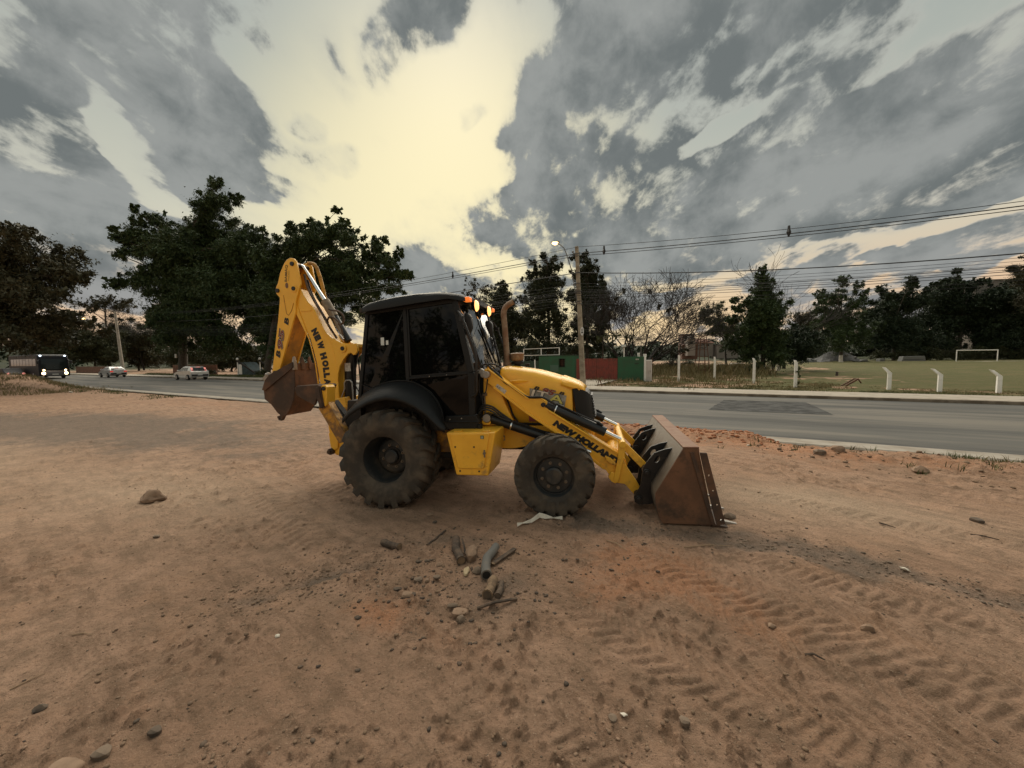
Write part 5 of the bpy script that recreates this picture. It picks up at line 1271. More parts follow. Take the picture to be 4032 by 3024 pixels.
# ================================================================ trees and shrubs
TREES = [
 ('left_edge', (-39.26, 28, 0.1), [(-37.8, 9.4, 2.86), (-35.1, 10.1, 1.85), (-33.3, 9.4, 1.55), (-31.8, 8.4, 1.21), (-30.8, 7.8, 0.54), (-34.6, 7.5, 2.43), (-32.6, 6.5, 1.55), (-36.8, 5.5, 2.76), (-34.3, 4.8, 1.95), (-32.5, 5.0, 0.94), (-35.6, 11.2, 0.88), (-39.4, 6.5, 2.86), (-33.5, 10.7, 0.74), (-35.1, 3.8, 1.21), (-37.0, 3.5, 1.21), (-33.5, 3.8, 0.94), (-31.7, 4.2, 0.47), (-36.9, 11.4, 0.94)]),
 ('big_spire', (-49.59, 58, 0.21), [(-43.0, 27.9, 1.05), (-42.8, 26.1, 1.54), (-40.8, 25.8, 0.98), (-42.3, 23.8, 2.23), (-40.4, 24.1, 1.12), (-51.2, 22.6, 1.54), (-53.3, 21.9, 0.91), (-50.3, 21.2, 2.09), (-46.5, 21.8, 2.23), (-43.1, 20.5, 3.14), (-39.1, 19.8, 2.44), (-57.5, 20.3, 0.63), (-56.1, 19.8, 0.91), (-54.2, 18.3, 1.67), (-55.7, 17.3, 1.12), (-51.5, 17.2, 3.14), (-46.8, 17.2, 3.84), (-42.0, 16.4, 3.84), (-37.9, 17.1, 3.14), (-36.0, 14.4, 3.14), (-53.8, 13.9, 2.23), (-49.8, 12.5, 3.84), (-45.0, 11.7, 4.19), (-40.2, 11.7, 4.19), (-56.0, 12.9, 1.12), (-53.4, 9.8, 2.79), (-48.7, 8.4, 3.84), (-43.9, 7.6, 3.84), (-39.0, 8.3, 3.84), (-54.9, 8.4, 1.81), (-47.5, 5.3, 2.51), (-43.4, 4.5, 3.14), (-39.9, 4.8, 2.79), (-36.4, 6.2, 2.79), (-52.3, 6.7, 1.81), (-57.1, 21.0, 0.49), (-58.6, 20.5, 0.35), (-52.2, 23.1, 0.63), (-41.4, 26.7, 0.84), (-34.7, 11.6, 2.79), (-35.1, 17.0, 1.95), (-36.4, 19.7, 1.67), (-35.6, 8.2, 2.79), (-37.5, 11.7, 3.14), (-54.8, 19.3, 1.4), (-52.0, 19.9, 1.67), (-56.7, 20.1, 0.56), (-55.8, 15.6, 1.12)]),
 ('big_round', (-31.88, 50, 0.09), [(-21.5, 20.3, 0.42), (-21.4, 19.8, 0.54), (-21.6, 19.1, 0.72), (-21.2, 18.5, 0.9), (-21.6, 17.6, 1.5), (-30.3, 15.0, 1.8), (-29.8, 13.5, 2.05), (-31.4, 9.7, 2.41), (-30.7, 7.4, 2.29), (-23.7, 18.1, 1.08), (-17.0, 16.0, 1.08), (-15.3, 13.9, 1.2), (-13.8, 12.5, 0.84), (-27.2, 18.5, 1.08), (-28.4, 17.3, 1.44), (-24.8, 18.4, 1.08), (-23.7, 16.6, 1.8), (-26.1, 16.1, 2.17), (-19.6, 16.6, 1.5), (-17.8, 17.4, 0.84), (-16.3, 17.5, 0.48), (-17.9, 15.4, 1.56), (-15.5, 14.8, 1.02), (-14.3, 15.7, 0.6), (-22.6, 14.3, 2.53), (-26.8, 13.2, 2.89), (-19.7, 13.1, 2.53), (-16.2, 13.1, 1.56), (-14.1, 12.8, 1.02), (-13.1, 12.6, 0.54), (-29.8, 12.6, 2.17), (-15.1, 11.0, 1.32), (-18.0, 10.8, 2.29), (-21.6, 10.2, 2.53), (-25.2, 9.7, 2.89), (-28.8, 9.7, 2.77), (-19.3, 8.4, 1.93), (-16.9, 9.0, 1.32), (-30.1, 6.8, 2.53), (-27.8, 5.5, 2.71), (-24.1, 6.7, 2.29), (-29.6, 4.1, 2.17), (-27.9, 2.9, 1.8), (-31.7, 4.4, 1.68), (-21.1, 7.3, 1.68), (-24.3, 3.7, 1.8)]),
 ('flat_top', (-88.77, 85, 1.42), [(-93.9, 14.6, 1.12), (-91.3, 15.3, 1.53), (-88.3, 15.7, 1.74), (-85.3, 15.2, 1.64), (-83.3, 14.3, 1.43), (-89.9, 14.2, 1.43), (-86.4, 13.7, 1.43), (-92.5, 13.4, 1.02)]),
 ('leftbush_a', (-92.36, 78, 1.11), [(-90.9, 7.2, 3.38), (-93.8, 5.8, 3.28), (-89.4, 3.4, 2.63), (-95.8, 4.4, 3.28), (-92.2, 3.4, 2.82)]),
 ('leftbush_b', (-88.73, 82, 0.98), [(-90.7, 7.6, 3.35), (-88.9, 4.9, 3.75), (-85.8, 6.3, 3.55), (-87.6, 2.9, 2.47), (-91.4, 4.0, 2.76), (-83.6, 3.9, 2.17)]),
 ('leftbush_c', (-87.14, 90, 0.56), [(-90.3, 9.1, 4.11), (-86.7, 6.2, 4.11), (-83.2, 7.2, 4.33), (-89.6, 4.0, 3.47), (-83.2, 2.9, 3.03), (-87.0, 2.6, 2.71)]),
 ('leftbush_d', (-64.0, 80, 0.57), [(-70.6, 3.2, 2.89), (-64.8, 2.7, 3.27), (-67.6, 4.2, 3.08), (-62.8, 4.1, 2.89)]),
 ('leftbush_e', (-54.61, 75, 0.33), [(-57.2, 1.7, 2.89), (-53.1, 2.6, 3.07), (-50.9, 3.0, 2.53), (-55.3, 3.9, 2.53), (-49.6, 1.6, 1.99)]),
 ('bare_thin', (-4.89, 62, 0.2), [(-6.2, 14.0, 1.04), (-4.5, 13.3, 1.19), (-3.1, 12.2, 1.19), (-6.9, 12.1, 0.9), (-4.0, 11.2, 1.49), (-5.5, 10.5, 1.49)]),
 ('conifer_left', (-1.12, 60, 0.2), [(-1.3, 13.6, 0.58), (-1.3, 12.4, 1.16), (-1.7, 10.9, 1.88), (-0.3, 10.2, 1.59), (-2.1, 8.1, 2.74), (0.4, 7.3, 2.31), (-1.8, 5.2, 2.89), (1.8, 5.9, 2.31), (-0.7, 3.1, 2.74), (-4.0, 4.5, 2.17), (-2.9, 6.3, 1.8), (-4.3, 7.4, 1.3), (-3.5, 8.8, 1.16)]),
 ('conifer_tall', (5.54, 58, 0.2), [(3.2, 16.1, 0.56), (4.9, 16.8, 0.7), (6.3, 16.4, 0.56), (7.0, 15.3, 0.84), (2.8, 14.1, 1.12), (5.3, 14.6, 1.74), (7.3, 13.2, 1.12), (3.2, 11.9, 1.81), (5.9, 11.2, 2.09), (3.8, 9.2, 2.23), (6.6, 7.8, 2.23), (4.5, 5.7, 2.65), (3.1, 3.7, 2.37), (6.6, 3.6, 2.65), (1.8, 10.6, 0.98), (2.1, 7.8, 1.4)]),
 ('conifer_right', (11.13, 57, 0.2), [(9.2, 16.5, 0.69), (10.7, 16.8, 0.69), (11.6, 15.0, 1.17), (9.9, 14.0, 1.51), (11.9, 13.0, 1.51), (9.2, 11.0, 1.78), (12.6, 11.0, 1.65), (11.2, 9.0, 2.19), (13.3, 7.6, 1.23), (10.2, 6.3, 2.33), (12.6, 4.9, 1.65), (9.9, 3.2, 2.33), (13.3, 3.5, 1.51), (11.2, 16.3, 0.55)]),
 ('cypress_small', (13.29, 56, 0.2), [(12.8, 13.6, 0.34), (13.1, 12.6, 0.61), (13.3, 11.3, 0.88), (13.7, 9.8, 0.94), (13.9, 8.2, 0.88), (13.6, 6.5, 0.94)]),
 ('round_pale', (31.22, 56, 0.1), [(28.4, 8.7, 1.15), (29.7, 9.1, 1.08), (27.9, 7.4, 1.08), (30.4, 7.3, 1.62), (32.1, 7.3, 1.21), (31.1, 5.7, 1.62), (29.1, 5.3, 0.94), (33.1, 6.0, 1.15), (32.7, 4.0, 1.21), (30.5, 3.9, 0.94), (27.2, 7.9, 0.54)]),
 ('dark_white_trunk', (26.77, 41, 0.16), [(26.1, 10.8, 0.39), (26.1, 9.9, 0.69), (26.8, 9.1, 0.99), (25.4, 8.7, 0.64), (25.7, 7.3, 1.28), (27.1, 7.4, 1.23), (24.2, 7.4, 0.49), (23.6, 6.9, 0.44), (24.8, 6.0, 1.09), (26.7, 5.8, 1.78), (24.5, 4.6, 1.28), (28.2, 5.4, 0.74), (28.5, 6.7, 0.54), (26.3, 3.9, 2.07), (24.3, 3.2, 1.28), (28.5, 3.4, 1.58), (25.3, 2.0, 1.48), (27.3, 1.8, 1.48), (28.8, 2.0, 1.09), (23.3, 7.8, 0.35), (24.0, 5.9, 0.59)]),
 ('second_white_trunk', (30.82, 44.5, 0.09), [(31.7, 3.5, 1.93), (32.8, 2.6, 1.71), (33.3, 4.4, 1.39), (32.3, 1.8, 1.18), (33.9, 2.0, 1.18), (34.5, 3.4, 1.39)]),
 ('tall_gap', (66.6, 78, 0.73), [(64.4, 16.4, 1.13), (66.3, 16.7, 1.13), (68.0, 15.4, 1.13), (63.1, 14.7, 0.94), (61.6, 13.8, 0.84), (61.2, 12.5, 0.66), (69.0, 13.8, 0.94), (65.5, 13.8, 2.25), (67.4, 11.9, 2.16), (63.7, 11.5, 1.88), (61.4, 10.6, 0.84), (64.7, 9.2, 2.63), (68.5, 9.2, 2.44), (70.5, 10.1, 0.94), (62.9, 8.3, 2.06), (66.7, 6.4, 3.0), (70.4, 6.6, 1.88), (63.5, 5.1, 2.53), (69.6, 4.1, 2.06), (65.0, 3.6, 2.25)]),
 ('midbush_a', (72.6, 96, 1.25), [(71.7, 11.0, 2.54), (74.8, 9.6, 3.0), (68.9, 7.0, 2.54), (74.2, 5.2, 3.93), (70.8, 3.6, 2.77)]),
 ('midbush_b', (81.03, 100, 1.04), [(80.9, 3.2, 2.41), (80.8, 7.1, 2.41), (91.6, 5.8, 3.37), (93.7, 11.1, 2.41), (93.6, 2.8, 2.41)]),
 ('right_mass_a', (91.15, 92, 0.71), [(89.7, 17.7, 1.22), (92.4, 18.5, 1.33), (95.1, 18.2, 1.55), (89.3, 15.8, 1.22), (91.5, 14.7, 3.1), (95.9, 14.7, 3.1), (89.5, 11.5, 3.65), (87.2, 13.3, 1.77), (93.9, 10.3, 4.21), (87.5, 8.2, 3.65), (90.9, 5.1, 4.21), (96.4, 5.1, 4.21), (85.6, 11.5, 1.99), (84.4, 9.1, 1.99), (85.4, 5.0, 2.21)]),
 ('right_mass_b', (110.12, 95, 0.5), [(109.3, 22.1, 0.8), (110.0, 20.3, 1.49), (107.8, 18.5, 1.94), (105.5, 19.1, 1.14), (111.3, 17.9, 2.29), (103.5, 16.1, 2.63), (108.1, 15.0, 4.34), (113.7, 18.5, 1.71), (115.8, 19.6, 0.91), (117.2, 17.1, 2.29), (113.8, 13.8, 4.34), (104.9, 10.5, 4.34), (110.7, 9.3, 5.03), (117.4, 10.4, 4.34), (108.7, 4.6, 4.34), (115.5, 5.0, 4.34), (103.0, 4.3, 3.66)]),
 ('right_mass_c', (117.31, 90, 0.44), [(112.7, 19.2, 0.97), (114.1, 15.2, 2.92), (116.4, 13.1, 3.25), (118.6, 15.2, 3.03), (115.6, 8.8, 4.76), (119.8, 9.9, 4.76), (113.8, 4.6, 4.11), (119.2, 4.7, 4.11), (123.8, 14.1, 5.41), (124.9, 6.6, 5.41), (131.6, 10.8, 5.96)]),
 ('right_front', (109.11, 80, 0.36), [(104.2, 21.4, 0.87), (105.0, 19.5, 1.35), (103.6, 17.7, 1.06), (105.8, 16.7, 1.73), (107.8, 17.4, 2.89), (110.0, 13.7, 3.85)]),
 ('hedge_right', (108.36, 88, 0.44), [(84.0, 1.9, 1.48), (89.2, 1.8, 1.69), (95.6, 1.9, 1.91), (100.9, 1.9, 2.12), (106.1, 2.0, 2.12), (111.4, 1.8, 1.91), (115.7, 1.8, 2.12), (119.9, 1.8, 2.12)]),
 ('hut_bush_a', (4.91, 75, 0.3), [(1.3, 2.0, 1.99), (6.7, 2.2, 2.26), (12.1, 1.8, 1.99)]),
]


def leaf_material(name, c1, c2, c3=None):
    m = bpy.data.materials.new(name); m.use_nodes = True
    nt = m.node_tree; b = nt.nodes['Principled BSDF']
    b.inputs['Roughness'].default_value = 0.6; b.inputs['Specular IOR Level'].default_value = 0.25
    tc = nt.nodes.new('ShaderNodeTexCoord')
    n = nt.nodes.new('ShaderNodeTexNoise'); n.inputs['Scale'].default_value = 0.9; n.inputs['Detail'].default_value = 5
    nt.links.new(tc.outputs['Object'], n.inputs['Vector'])
    n2 = nt.nodes.new('ShaderNodeTexWhiteNoise'); n2.noise_dimensions = '1D'
    geo = nt.nodes.new('ShaderNodeNewGeometry')
    nt.links.new(geo.outputs['Random Per Island'], n2.inputs['W'])
    r = nt.nodes.new('ShaderNodeMapRange'); nt.links.new(n.outputs['Fac'], r.inputs['Value']); r.inputs['From Min'].default_value = .35; r.inputs['From Max'].default_value = .65
    ad = nt.nodes.new('ShaderNodeMath'); ad.operation = 'MULTIPLY_ADD'
    nt.links.new(n2.outputs['Value'], ad.inputs[0]); ad.inputs[1].default_value = .6
    nt.links.new(r.outputs['Result'], ad.inputs[2])
    s = nt.nodes.new('ShaderNodeMath'); s.operation = 'MULTIPLY'; s.inputs[1].default_value = .62; s.use_clamp = True
    nt.links.new(ad.outputs[0], s.inputs[0])
    mx = nt.nodes.new('ShaderNodeMix'); mx.data_type = 'RGBA'
    nt.links.new(s.outputs[0], mx.inputs[0]); mx.inputs[6].default_value = (*c1, 1); mx.inputs[7].default_value = (*c2, 1)
    nt.links.new(mx.outputs[2], b.inputs['Base Color'])
    return m
LEAF = {
    'dark': leaf_material('leaf_dark', (.022, .042, .014), (.060, .088, .030)),
    'brownish': leaf_material('leaf_brownish', (.030, .032, .015), (.070, .064, .032)),
    'conifer': leaf_material('leaf_conifer', (.022, .030, .015), (.054, .062, .030)),
    'pale': leaf_material('leaf_pale', (.045, .060, .024), (.095, .105, .048)),
    'deep': leaf_material('leaf_deep', (.013, .024, .013), (.038, .056, .026)),
    'dry': leaf_material('leaf_dry', (.085, .060, .040), (.150, .110, .075)),
    'bush': leaf_material('leaf_bush', (.030, .036, .015), (.070, .075, .034)),
}
mat('bark', (.050, .040, .030), .9, noise=((.085, .070, .055), 8, .4, .6), bump=(20, .5, .03))
mat('bark_grey', (.034, .028, .024), .9, noise=((.020, .017, .015), 6, .4, .6), bump=(20, .4, .02))
mat('whitewash', (.62, .58, .52), .9, noise=((.40, .35, .29), 5, .45, .7))

def leaf_cloud(clumps, depth_scale, leaf, dens, seed, droop=0.25, aspect=0.55, shell=2.4):
    """many leaf-sized folded faces spread through the clumps; clump = (x, y, z, r)"""
    rg = np.random.default_rng(seed)
    allv = []
    for (cx, cy, cz, r) in clumps:
        for core in (0, 1):
            lf = leaf * (2.6 if core else 1.0)
            n = max(6 if core else 20, int((0.45 if core else 1.25) * dens * math.pi * r * r / (lf * lf * aspect)))
            d = rg.normal(size=(n, 3)); d /= np.linalg.norm(d, axis=1)[:, None]
            # uneven outline: twigs stick out, hollows stay open
            lob = 0.74 + 0.30 * np.sin(d[:, 0] * 5.3 + cx * 3.1) * np.sin(d[:, 1] * 4.1 + cz * 2.3) + 0.20 * np.sin(d[:, 2] * 7.7 + cx)
            u = rg.random(n)
            rad = r * np.clip(lob, .40, 1.2) * (u ** (1 / shell)) * (0.62 if core else 1.04)
            if not core: rad *= np.where(rg.random(n) < .22, 1.0 + .55 * rg.random(n) ** 2, 1.0)
            p = d * rad[:, None]; p[:, 1] *= depth_scale; p[:, 2] *= 0.88
            p += np.array([cx, cy, cz])
            ax = rg.normal(size=(n, 3)); ax[:, 2] -= droop; ax += d * 0.6
            ax /= np.linalg.norm(ax, axis=1)[:, None]
            up = rg.normal(size=(n, 3)); up[:, 2] += 0.7
            sd = np.cross(ax, up); sd /= np.linalg.norm(sd, axis=1)[:, None] + 1e-9
            sz = lf * (0.6 + 0.8 * rg.random(n))[:, None]
            allv.append(np.stack([p - ax * sz * .55 + sd * sz * aspect * .42, p + ax * sz * .55, p - ax * sz * .55 - sd * sz * aspect * .42], 1))
    v = np.concatenate(allv); n = len(v)
    return v.reshape(-1, 3), np.arange(n * 3, dtype=np.int32).reshape(n, 3)

def limbs(b, base, trunk_top, clumps, tr, rng, every=1):
    bx, by, bz = base; tx, ty, tz = trunk_top
    mid = Vector((bx + (tx - bx) * .5 + rng.uniform(-.2, .2), by, bz + (tz - bz) * .5))
    b.tube([(bx, by, bz - .4), (bx, by, bz + .15), mid, (tx, ty, tz)], [tr * 1.35, tr * 1.08, tr * .85, tr * .66], 9)
    for i, (x, y, z, r) in enumerate(clumps):
        if i % every: continue
        p = Vector((tx, ty, tz)); q = Vector((x, y, z))
        lo = Vector((bx, by, bz)).lerp(p, rng.uniform(.62, 1.0))
        m1 = lo.lerp(q, .5) + Vector((rng.uniform(-.1, .1), rng.uniform(-.1, .1), .12)) * (q - lo).length
        L = (q - lo).length
        b.tube([lo, m1, q], [tr * .36, tr * .22, tr * .06], 5, cap=False)

LEAF_K = 0.60
def leafy_tree(key, name, label, leaf, leafsize, dens, tr, seed, group=None, depth=1.0, trunk='bark', top=0.62, spread=0.55, droop=.25, shell=2.4, aspect=.55, white=None, cat='tree', crown_name='crown', sat=8):
    k, base, cl = next(q for q in TREES if q[0] == key)
    rng = random.Random(seed)
    base = (base[0], base[1], base[2])
    rad = [c[2] for c in cl]
    w = max(c[0] + c[2] for c in cl) - min(c[0] - c[2] for c in cl)
    xm = sum(c[0] * c[2] for c in cl) / sum(rad)
    zmax = max(c[1] for c in cl); zmin = min(c[1] - c[2] for c in cl)
    cx = []
    for x, z, r in cl:
        side = math.sqrt(max(0.0, 1 - (2 * (x - xm) / (w * 1.05)) ** 2))
        hgt = 1 - .75 * max(0, (z - zmin) / (zmax - zmin + .01))
        cx.append((x, base[1] + rng.uniform(-1, 1) * spread * w * .5 * side * (.4 + .6 * hgt), z, r))
    t = thing(name, label, cat, base, 0, group)
    loc = Vector(base)
    cl_l = [(x - loc.x, y - loc.y, z - loc.z, r) for x, y, z, r in cx]
    ztop = (zmin + (zmax - zmin) * top) - loc.z
    main_cl = list(cl_l)
    tx_, tz_ = xm * .35 - loc.x * .35, max(ztop, .8)
    for (x, y, z, r) in main_cl:                       # side twigs and foliage along each limb
        for q in range(sat):
            a, e = rng.uniform(0, 6.28), rng.uniform(-.5, 1.1)
            k = r * rng.uniform(.70, 1.25)
            cl_l.append((x + math.cos(a) * math.cos(e) * k, y + math.sin(a) * math.cos(e) * k * .8, z + math.sin(e) * k * .9, r * rng.uniform(.16, .40)))
        for u in (.86, .70, .48):
            cl_l.append((tx_ + (x - tx_) * u + rng.uniform(-.3, .3) * r, y * u, tz_ + (z - tz_) * u + rng.uniform(-.2, .3) * r, r * rng.uniform(.55, .8)))
    b = MB(); limbs(b, (0, 0, 0), (xm * .35 + loc.x * .65 - loc.x, 0, max(ztop, .8)), main_cl, tr, rng)
    b.build('trunk', MAT[trunk], t, smooth=60, recalc=False)
    v, f = leaf_cloud(cl_l, depth, leafsize * LEAF_K, dens, seed, droop, aspect, shell)
    raw_mesh(crown_name, v, f, LEAF[leaf], t)
    if white:
        b = MB(); b.tube([(0, 0, -.1), (0, 0, .12), (0, 0, white)], [tr * 1.6, tr * 1.14, tr * 1.06], 12)
        b.build('painted_trunk_base', MAT['whitewash'], t, smooth=60)
    return t
LT = leafy_tree
LT('left_edge', 'broad_tree', 'broad dark tree at the left edge overhanging the bus roof', 'brownish', .34, 2.6, .32, 11, shell=2.0, spread=.5)
LT('big_spire', 'tall_tree', 'tallest dark green tree with a spiky top and long left branches, behind the silver hatchback', 'dark', .50, 4.2, .55, 12, spread=.45, droop=.5)
LT('big_round', 'tall_tree', 'big dark green tree directly behind the raised yellow boom of the digger', 'dark', .46, 4.2, .40, 13, spread=.45, droop=.5)
LT('flat_top', 'flat_topped_tree', 'thin flat-topped tree behind the leaning concrete pole at left', 'brownish', .42, 1.0, .22, 14, spread=.4, shell=3)
for i, (k, lab, lf) in enumerate([('leftbush_a', 'dark roadside trees just right of the bus roof', 'bush'), ('leftbush_b', 'bushy tree behind the leaning concrete pole at left', 'bush'), ('leftbush_c', 'dull brown-green tree between the left pole and the tallest tree', 'brownish'),
                                  ('leftbush_d', 'low bushes behind the silver hatchback', 'bush'), ('leftbush_e', 'low bushes between the hatchback and the small blue shed', 'bush')]):
    LT(k, 'bushy_tree', lab, lf, .5, 3.0, .18, 30 + i, spread=.5)
LT('bare_thin', 'thin_tree', 'thin half-bare tree behind the cab work lamps', 'brownish', .28, .55, .14, 40, spread=.5)
LT('conifer_left', 'conifer', 'ragged conifer just right of the exhaust pipe', 'conifer', .42, 2.6, .22, 41, spread=.5, droop=-.4, top=.85)
LT('conifer_tall', 'conifer', 'tall conifer left of the concrete utility pole, behind the green hut', 'conifer', .40, 2.3, .26, 42, spread=.5, droop=-.4, top=.9)
LT('conifer_right', 'conifer', 'tall dense conifer right behind the concrete utility pole', 'conifer', .40, 2.9, .26, 43, spread=.5, droop=-.5, top=.9)
LT('cypress_small', 'cypress', 'narrow cypress tip between the utility pole and the bare tree', 'conifer', .32, 3.2, .12, 44, spread=.5, droop=-.8, top=.9)
LT('hut_bush_a', 'bushy_tree', 'dark undergrowth behind the green hut roof', 'deep', .5, 3.0, .15, 45, spread=.5)
LT('round_pale', 'round_tree', 'round paler green tree right of the bare tree', 'pale', .30, 1.7, .14, 46, spread=.8, trunk='bark_grey', top=.35)
LT('dark_white_trunk', 'dark_tree', 'tall dark tree with whitewashed trunk base on the field', 'dark', .32, 3.6, .22, 47, spread=.7, white=.85, droop=-.1, top=.8)
LT('second_white_trunk', 'dark_tree', 'low dark tree with whitewashed trunk base, right behind the tall dark one', 'deep', .36, 3.2, .16, 48, spread=.7, white=.75)
LT('tall_gap', 'dark_tree', 'open-crowned dark tree with whitewashed trunk base by the grey tarpaulin', 'dark', .42, 1.9, .3, 49, spread=.7, white=1.3, droop=0)
LT('midbush_a', 'bushy_tree', 'dull tree in the gap between the two dark field trees', 'brownish', .6, 3.0, .2, 50, spread=.5)
LT('midbush_b', 'bushy_tree', 'dull tree left of the long dark tree row', 'deep', .6, 3.0, .2, 51, spread=.5)
LT('right_mass_a', 'dense_tree', 'dense dark tree with paler upper leaves at the left end of the tree row', 'deep', .66, 3.8, .35, 52, spread=.5)
LT('right_mass_b', 'dense_tree', 'dense black-green tree rising behind the goal', 'deep', .72, 4.2, .4, 53, spread=.5)
LT('right_mass_c', 'dense_tree', 'dense dark tree at the right edge behind the goal', 'deep', .72, 4.0, .4, 54, spread=.5)
LT('right_front', 'tall_tree', 'tall tree cut by the right edge of the view', 'brownish', .4, 2.4, .3, 55, spread=.5)
LT('hedge_right', 'hedge', 'low dark hedge along the far side of the field behind the goal', 'bush', .45, 3.2, .1, 56, spread=.08, cat='hedge')

def bare_tree(name, label, base, stems, seed, depth, r0, spread=.55, m='bark_grey', cat='tree', twig=.012, rise=.03):
    rng = random.Random(seed); t = thing(name, label, cat, base)
    main, tw = MB(), MB()
    def grow(p, d, L, r, lvl):
        pts, rs = [p], [r]
        n = 3
        for i in range(n):
            d = (d + Vector((rng.gauss(0, .13), rng.gauss(0, .13), rng.gauss(rise, .10)))).normalized()
            p = p + d * (L / n); pts.append(p); rs.append(max(r * (1 - .42 * (i + 1) / n), twig))
        (main if lvl < 3 else tw).tube(pts, rs, 7 if lvl < 2 else (5 if lvl < 3 else 3), cap=False)
        if lvl >= depth: return
        k = 3 if lvl < depth - 1 else 2
        for i in range(k):
            u = 1.0 if i == 0 else rng.uniform(.45, 1.0)
            j = min(n, max(1, int(round(u * n))))
            side = Vector((rng.gauss(0, 1), rng.gauss(0, 1), rng.gauss(0, .55)))
            nd = (d + side.normalized() * rng.uniform(.35, .85) * spread * 1.5).normalized()
            if nd.z < -.05: nd.z = abs(nd.z) * .5
            grow(pts[j], nd, L * rng.uniform(.68, .88), rs[j] * .72, lvl + 1)
    for d, L in stems:
        grow(Vector((0, 0, -.2)), Vector(d).normalized(), L, r0, 0)
    main.build('trunk', MAT[m], t, smooth=60, recalc=False)
    tag(tw.build('twigs', MAT[m], t, smooth=0, recalc=False), kind='stuff')
    return t
bt = bare_tree('bare_tree', 'wide leafless tree with spreading branches above the green wall', (14.4, 45.0, .15), [((-.95, 0, .9), 3.7), ((-.1, .1, 1), 3.5), ((1.05, .05, .85), 4.1), ((.5, -.2, 1), 3.7), ((-.45, .3, 1), 3.5), ((1.4, .2, .7), 3.6)], 21, 6, .20, .80, twig=.018, rise=.035)
v, f = leaf_cloud([(-3.2, 0, 4.2, .8), (-2.2, .3, 4.4, .9), (-1.0, 0, 4.3, .8), (-.2, .5, 4.1, .7), (-4.2, .2, 4.0, .6)], 1.0, .22, .45, 71); raw_mesh('leaf_tuft', v, f, LEAF['pale'], bt)
v, f = leaf_cloud([(-1.2, .5, 9.6, .5), (1.6, 0, 9.4, .35), (-3.3, 0, 8.0, .5), (2.9, .2, 7.8, .3), (-2.2, 0, 8.6, .5), (3.8, 0, 7.2, .3)], 1.0, .26, .5, 72); raw_mesh('leaf_tuft', v, f, LEAF['brownish'], bt)
bare_tree('bare_tree', 'leafless tree poking out right of the tall dark field tree', (31.2, 46.0, .3), [((.0, 0, 1), 4.4), ((.5, 0, 1), 3.9)], 9, 5, .12, .5, twig=.018)
bare_tree('bare_tree', 'small leafless tree above the flat-topped tree at left', (-84, 88.0, .5), [((0, 0, 1), 5.0)], 10, 5, .2, .6, twig=.02)
sp = bare_tree('sapling', 'sparse small tree with two thin stems between the first fence posts', (18.6, 44.5, .15), [((-.22, 0, 1), 1.15), ((.12, 0, 1), 1.1), ((.30, .1, 1), 1.0)], 15, 4, .06, .6)
v, f = leaf_cloud([(-.8, 0, 2.6, .8), (.2, 0, 2.9, .9), (1.0, 0, 2.6, .8), (0, 0, 2.3, .8), (1.6, 0, 2.7, .5), (-1.5, 0, 2.7, .5)], 1.0, .20, .6, 73); raw_mesh('crown', v, f, LEAF['brownish'], sp)
for i, (x, y, h, lab) in enumerate([(25.3, 40.0, 1.3, 'low green bush under the round paler tree'), (-31.5, 48.6, 1.1, 'round green shrub beside the far pavement, left of the digger bucket'), (-44.2, 56.5, .9, 'low shrub on the verge behind the hatchback'), (21.5, 52, 1.5, 'scrubby bush behind the rusty tower frame'), (15.5, 47, 1.2, 'scrubby bush under the bare tree'), (27.5, 60, 1.4, 'scrubby bush left of the tall dark field tree')]):
    t = thing('shrub', lab, 'shrub', (x, y, gz(x, y)))
    v, f = leaf_cloud([(0, 0, h * .5, h * .6), (h * .5, .1, h * .4, h * .45), (-h * .5, 0, h * .38, h * .45)], 1.0, .18, 2.6, 80 + i); raw_mesh('foliage', v, f, LEAF['pale' if i < 2 else 'bush'], t)
    b = MB(); [b.tube([(0, 0, -.1), (dx * h, 0, h * .6)], [.03, .01], 5) for dx in (-.4, 0, .4)]; b.build('stem', MAT['bark'], t)
t = thing('climbing_plant', 'green creeper growing up the fourth white fence post from the left', 'plant', (16.45, 22.1, .1))
v, f = leaf_cloud([(0, 0, .3, .16), (.08, 0, .62, .16), (-.05, 0, .9, .15), (.06, 0, 1.1, .12)], 1.0, .09, .9, 91); raw_mesh('foliage', v, f, LEAF['pale'], t)
b = MB(); b.tube([(.05, 0, -.05), (.1, -.03, .5), (0, -.03, 1.15)], [.012, .01, .005], 5); b.build('stem', MAT['bark'], t)

# trees behind the photographer, mirrored in the cab glass
for i, (x, y, h, lab) in enumerate([(-11.5, -8.5, 6.2, 'leafy tree mirrored as a dark shape in the front of the black cab side windows'), (-17.5, -12.0, 7.5, 'taller leafy tree mirrored in the rear cab side window')]):
    rng = random.Random(60 + i); t = thing('broad_tree', lab, 'tree', (x, y, gz(x, y)))
    cl = [(rng.uniform(-2.6, 2.6), rng.uniform(-2, 2), h * rng.uniform(.30, .95), rng.uniform(.7, 1.35)) for _ in range(15)]
    b = MB(); limbs(b, (0, 0, 0), (0, 0, h * .5), cl, .18, rng); b.build('trunk', MAT['bark'], t, smooth=60, recalc=False)
    v, f = leaf_cloud(cl, 1.0, .26, 2.2, 61 + i); raw_mesh('crown', v, f, LEAF['dark'], t)

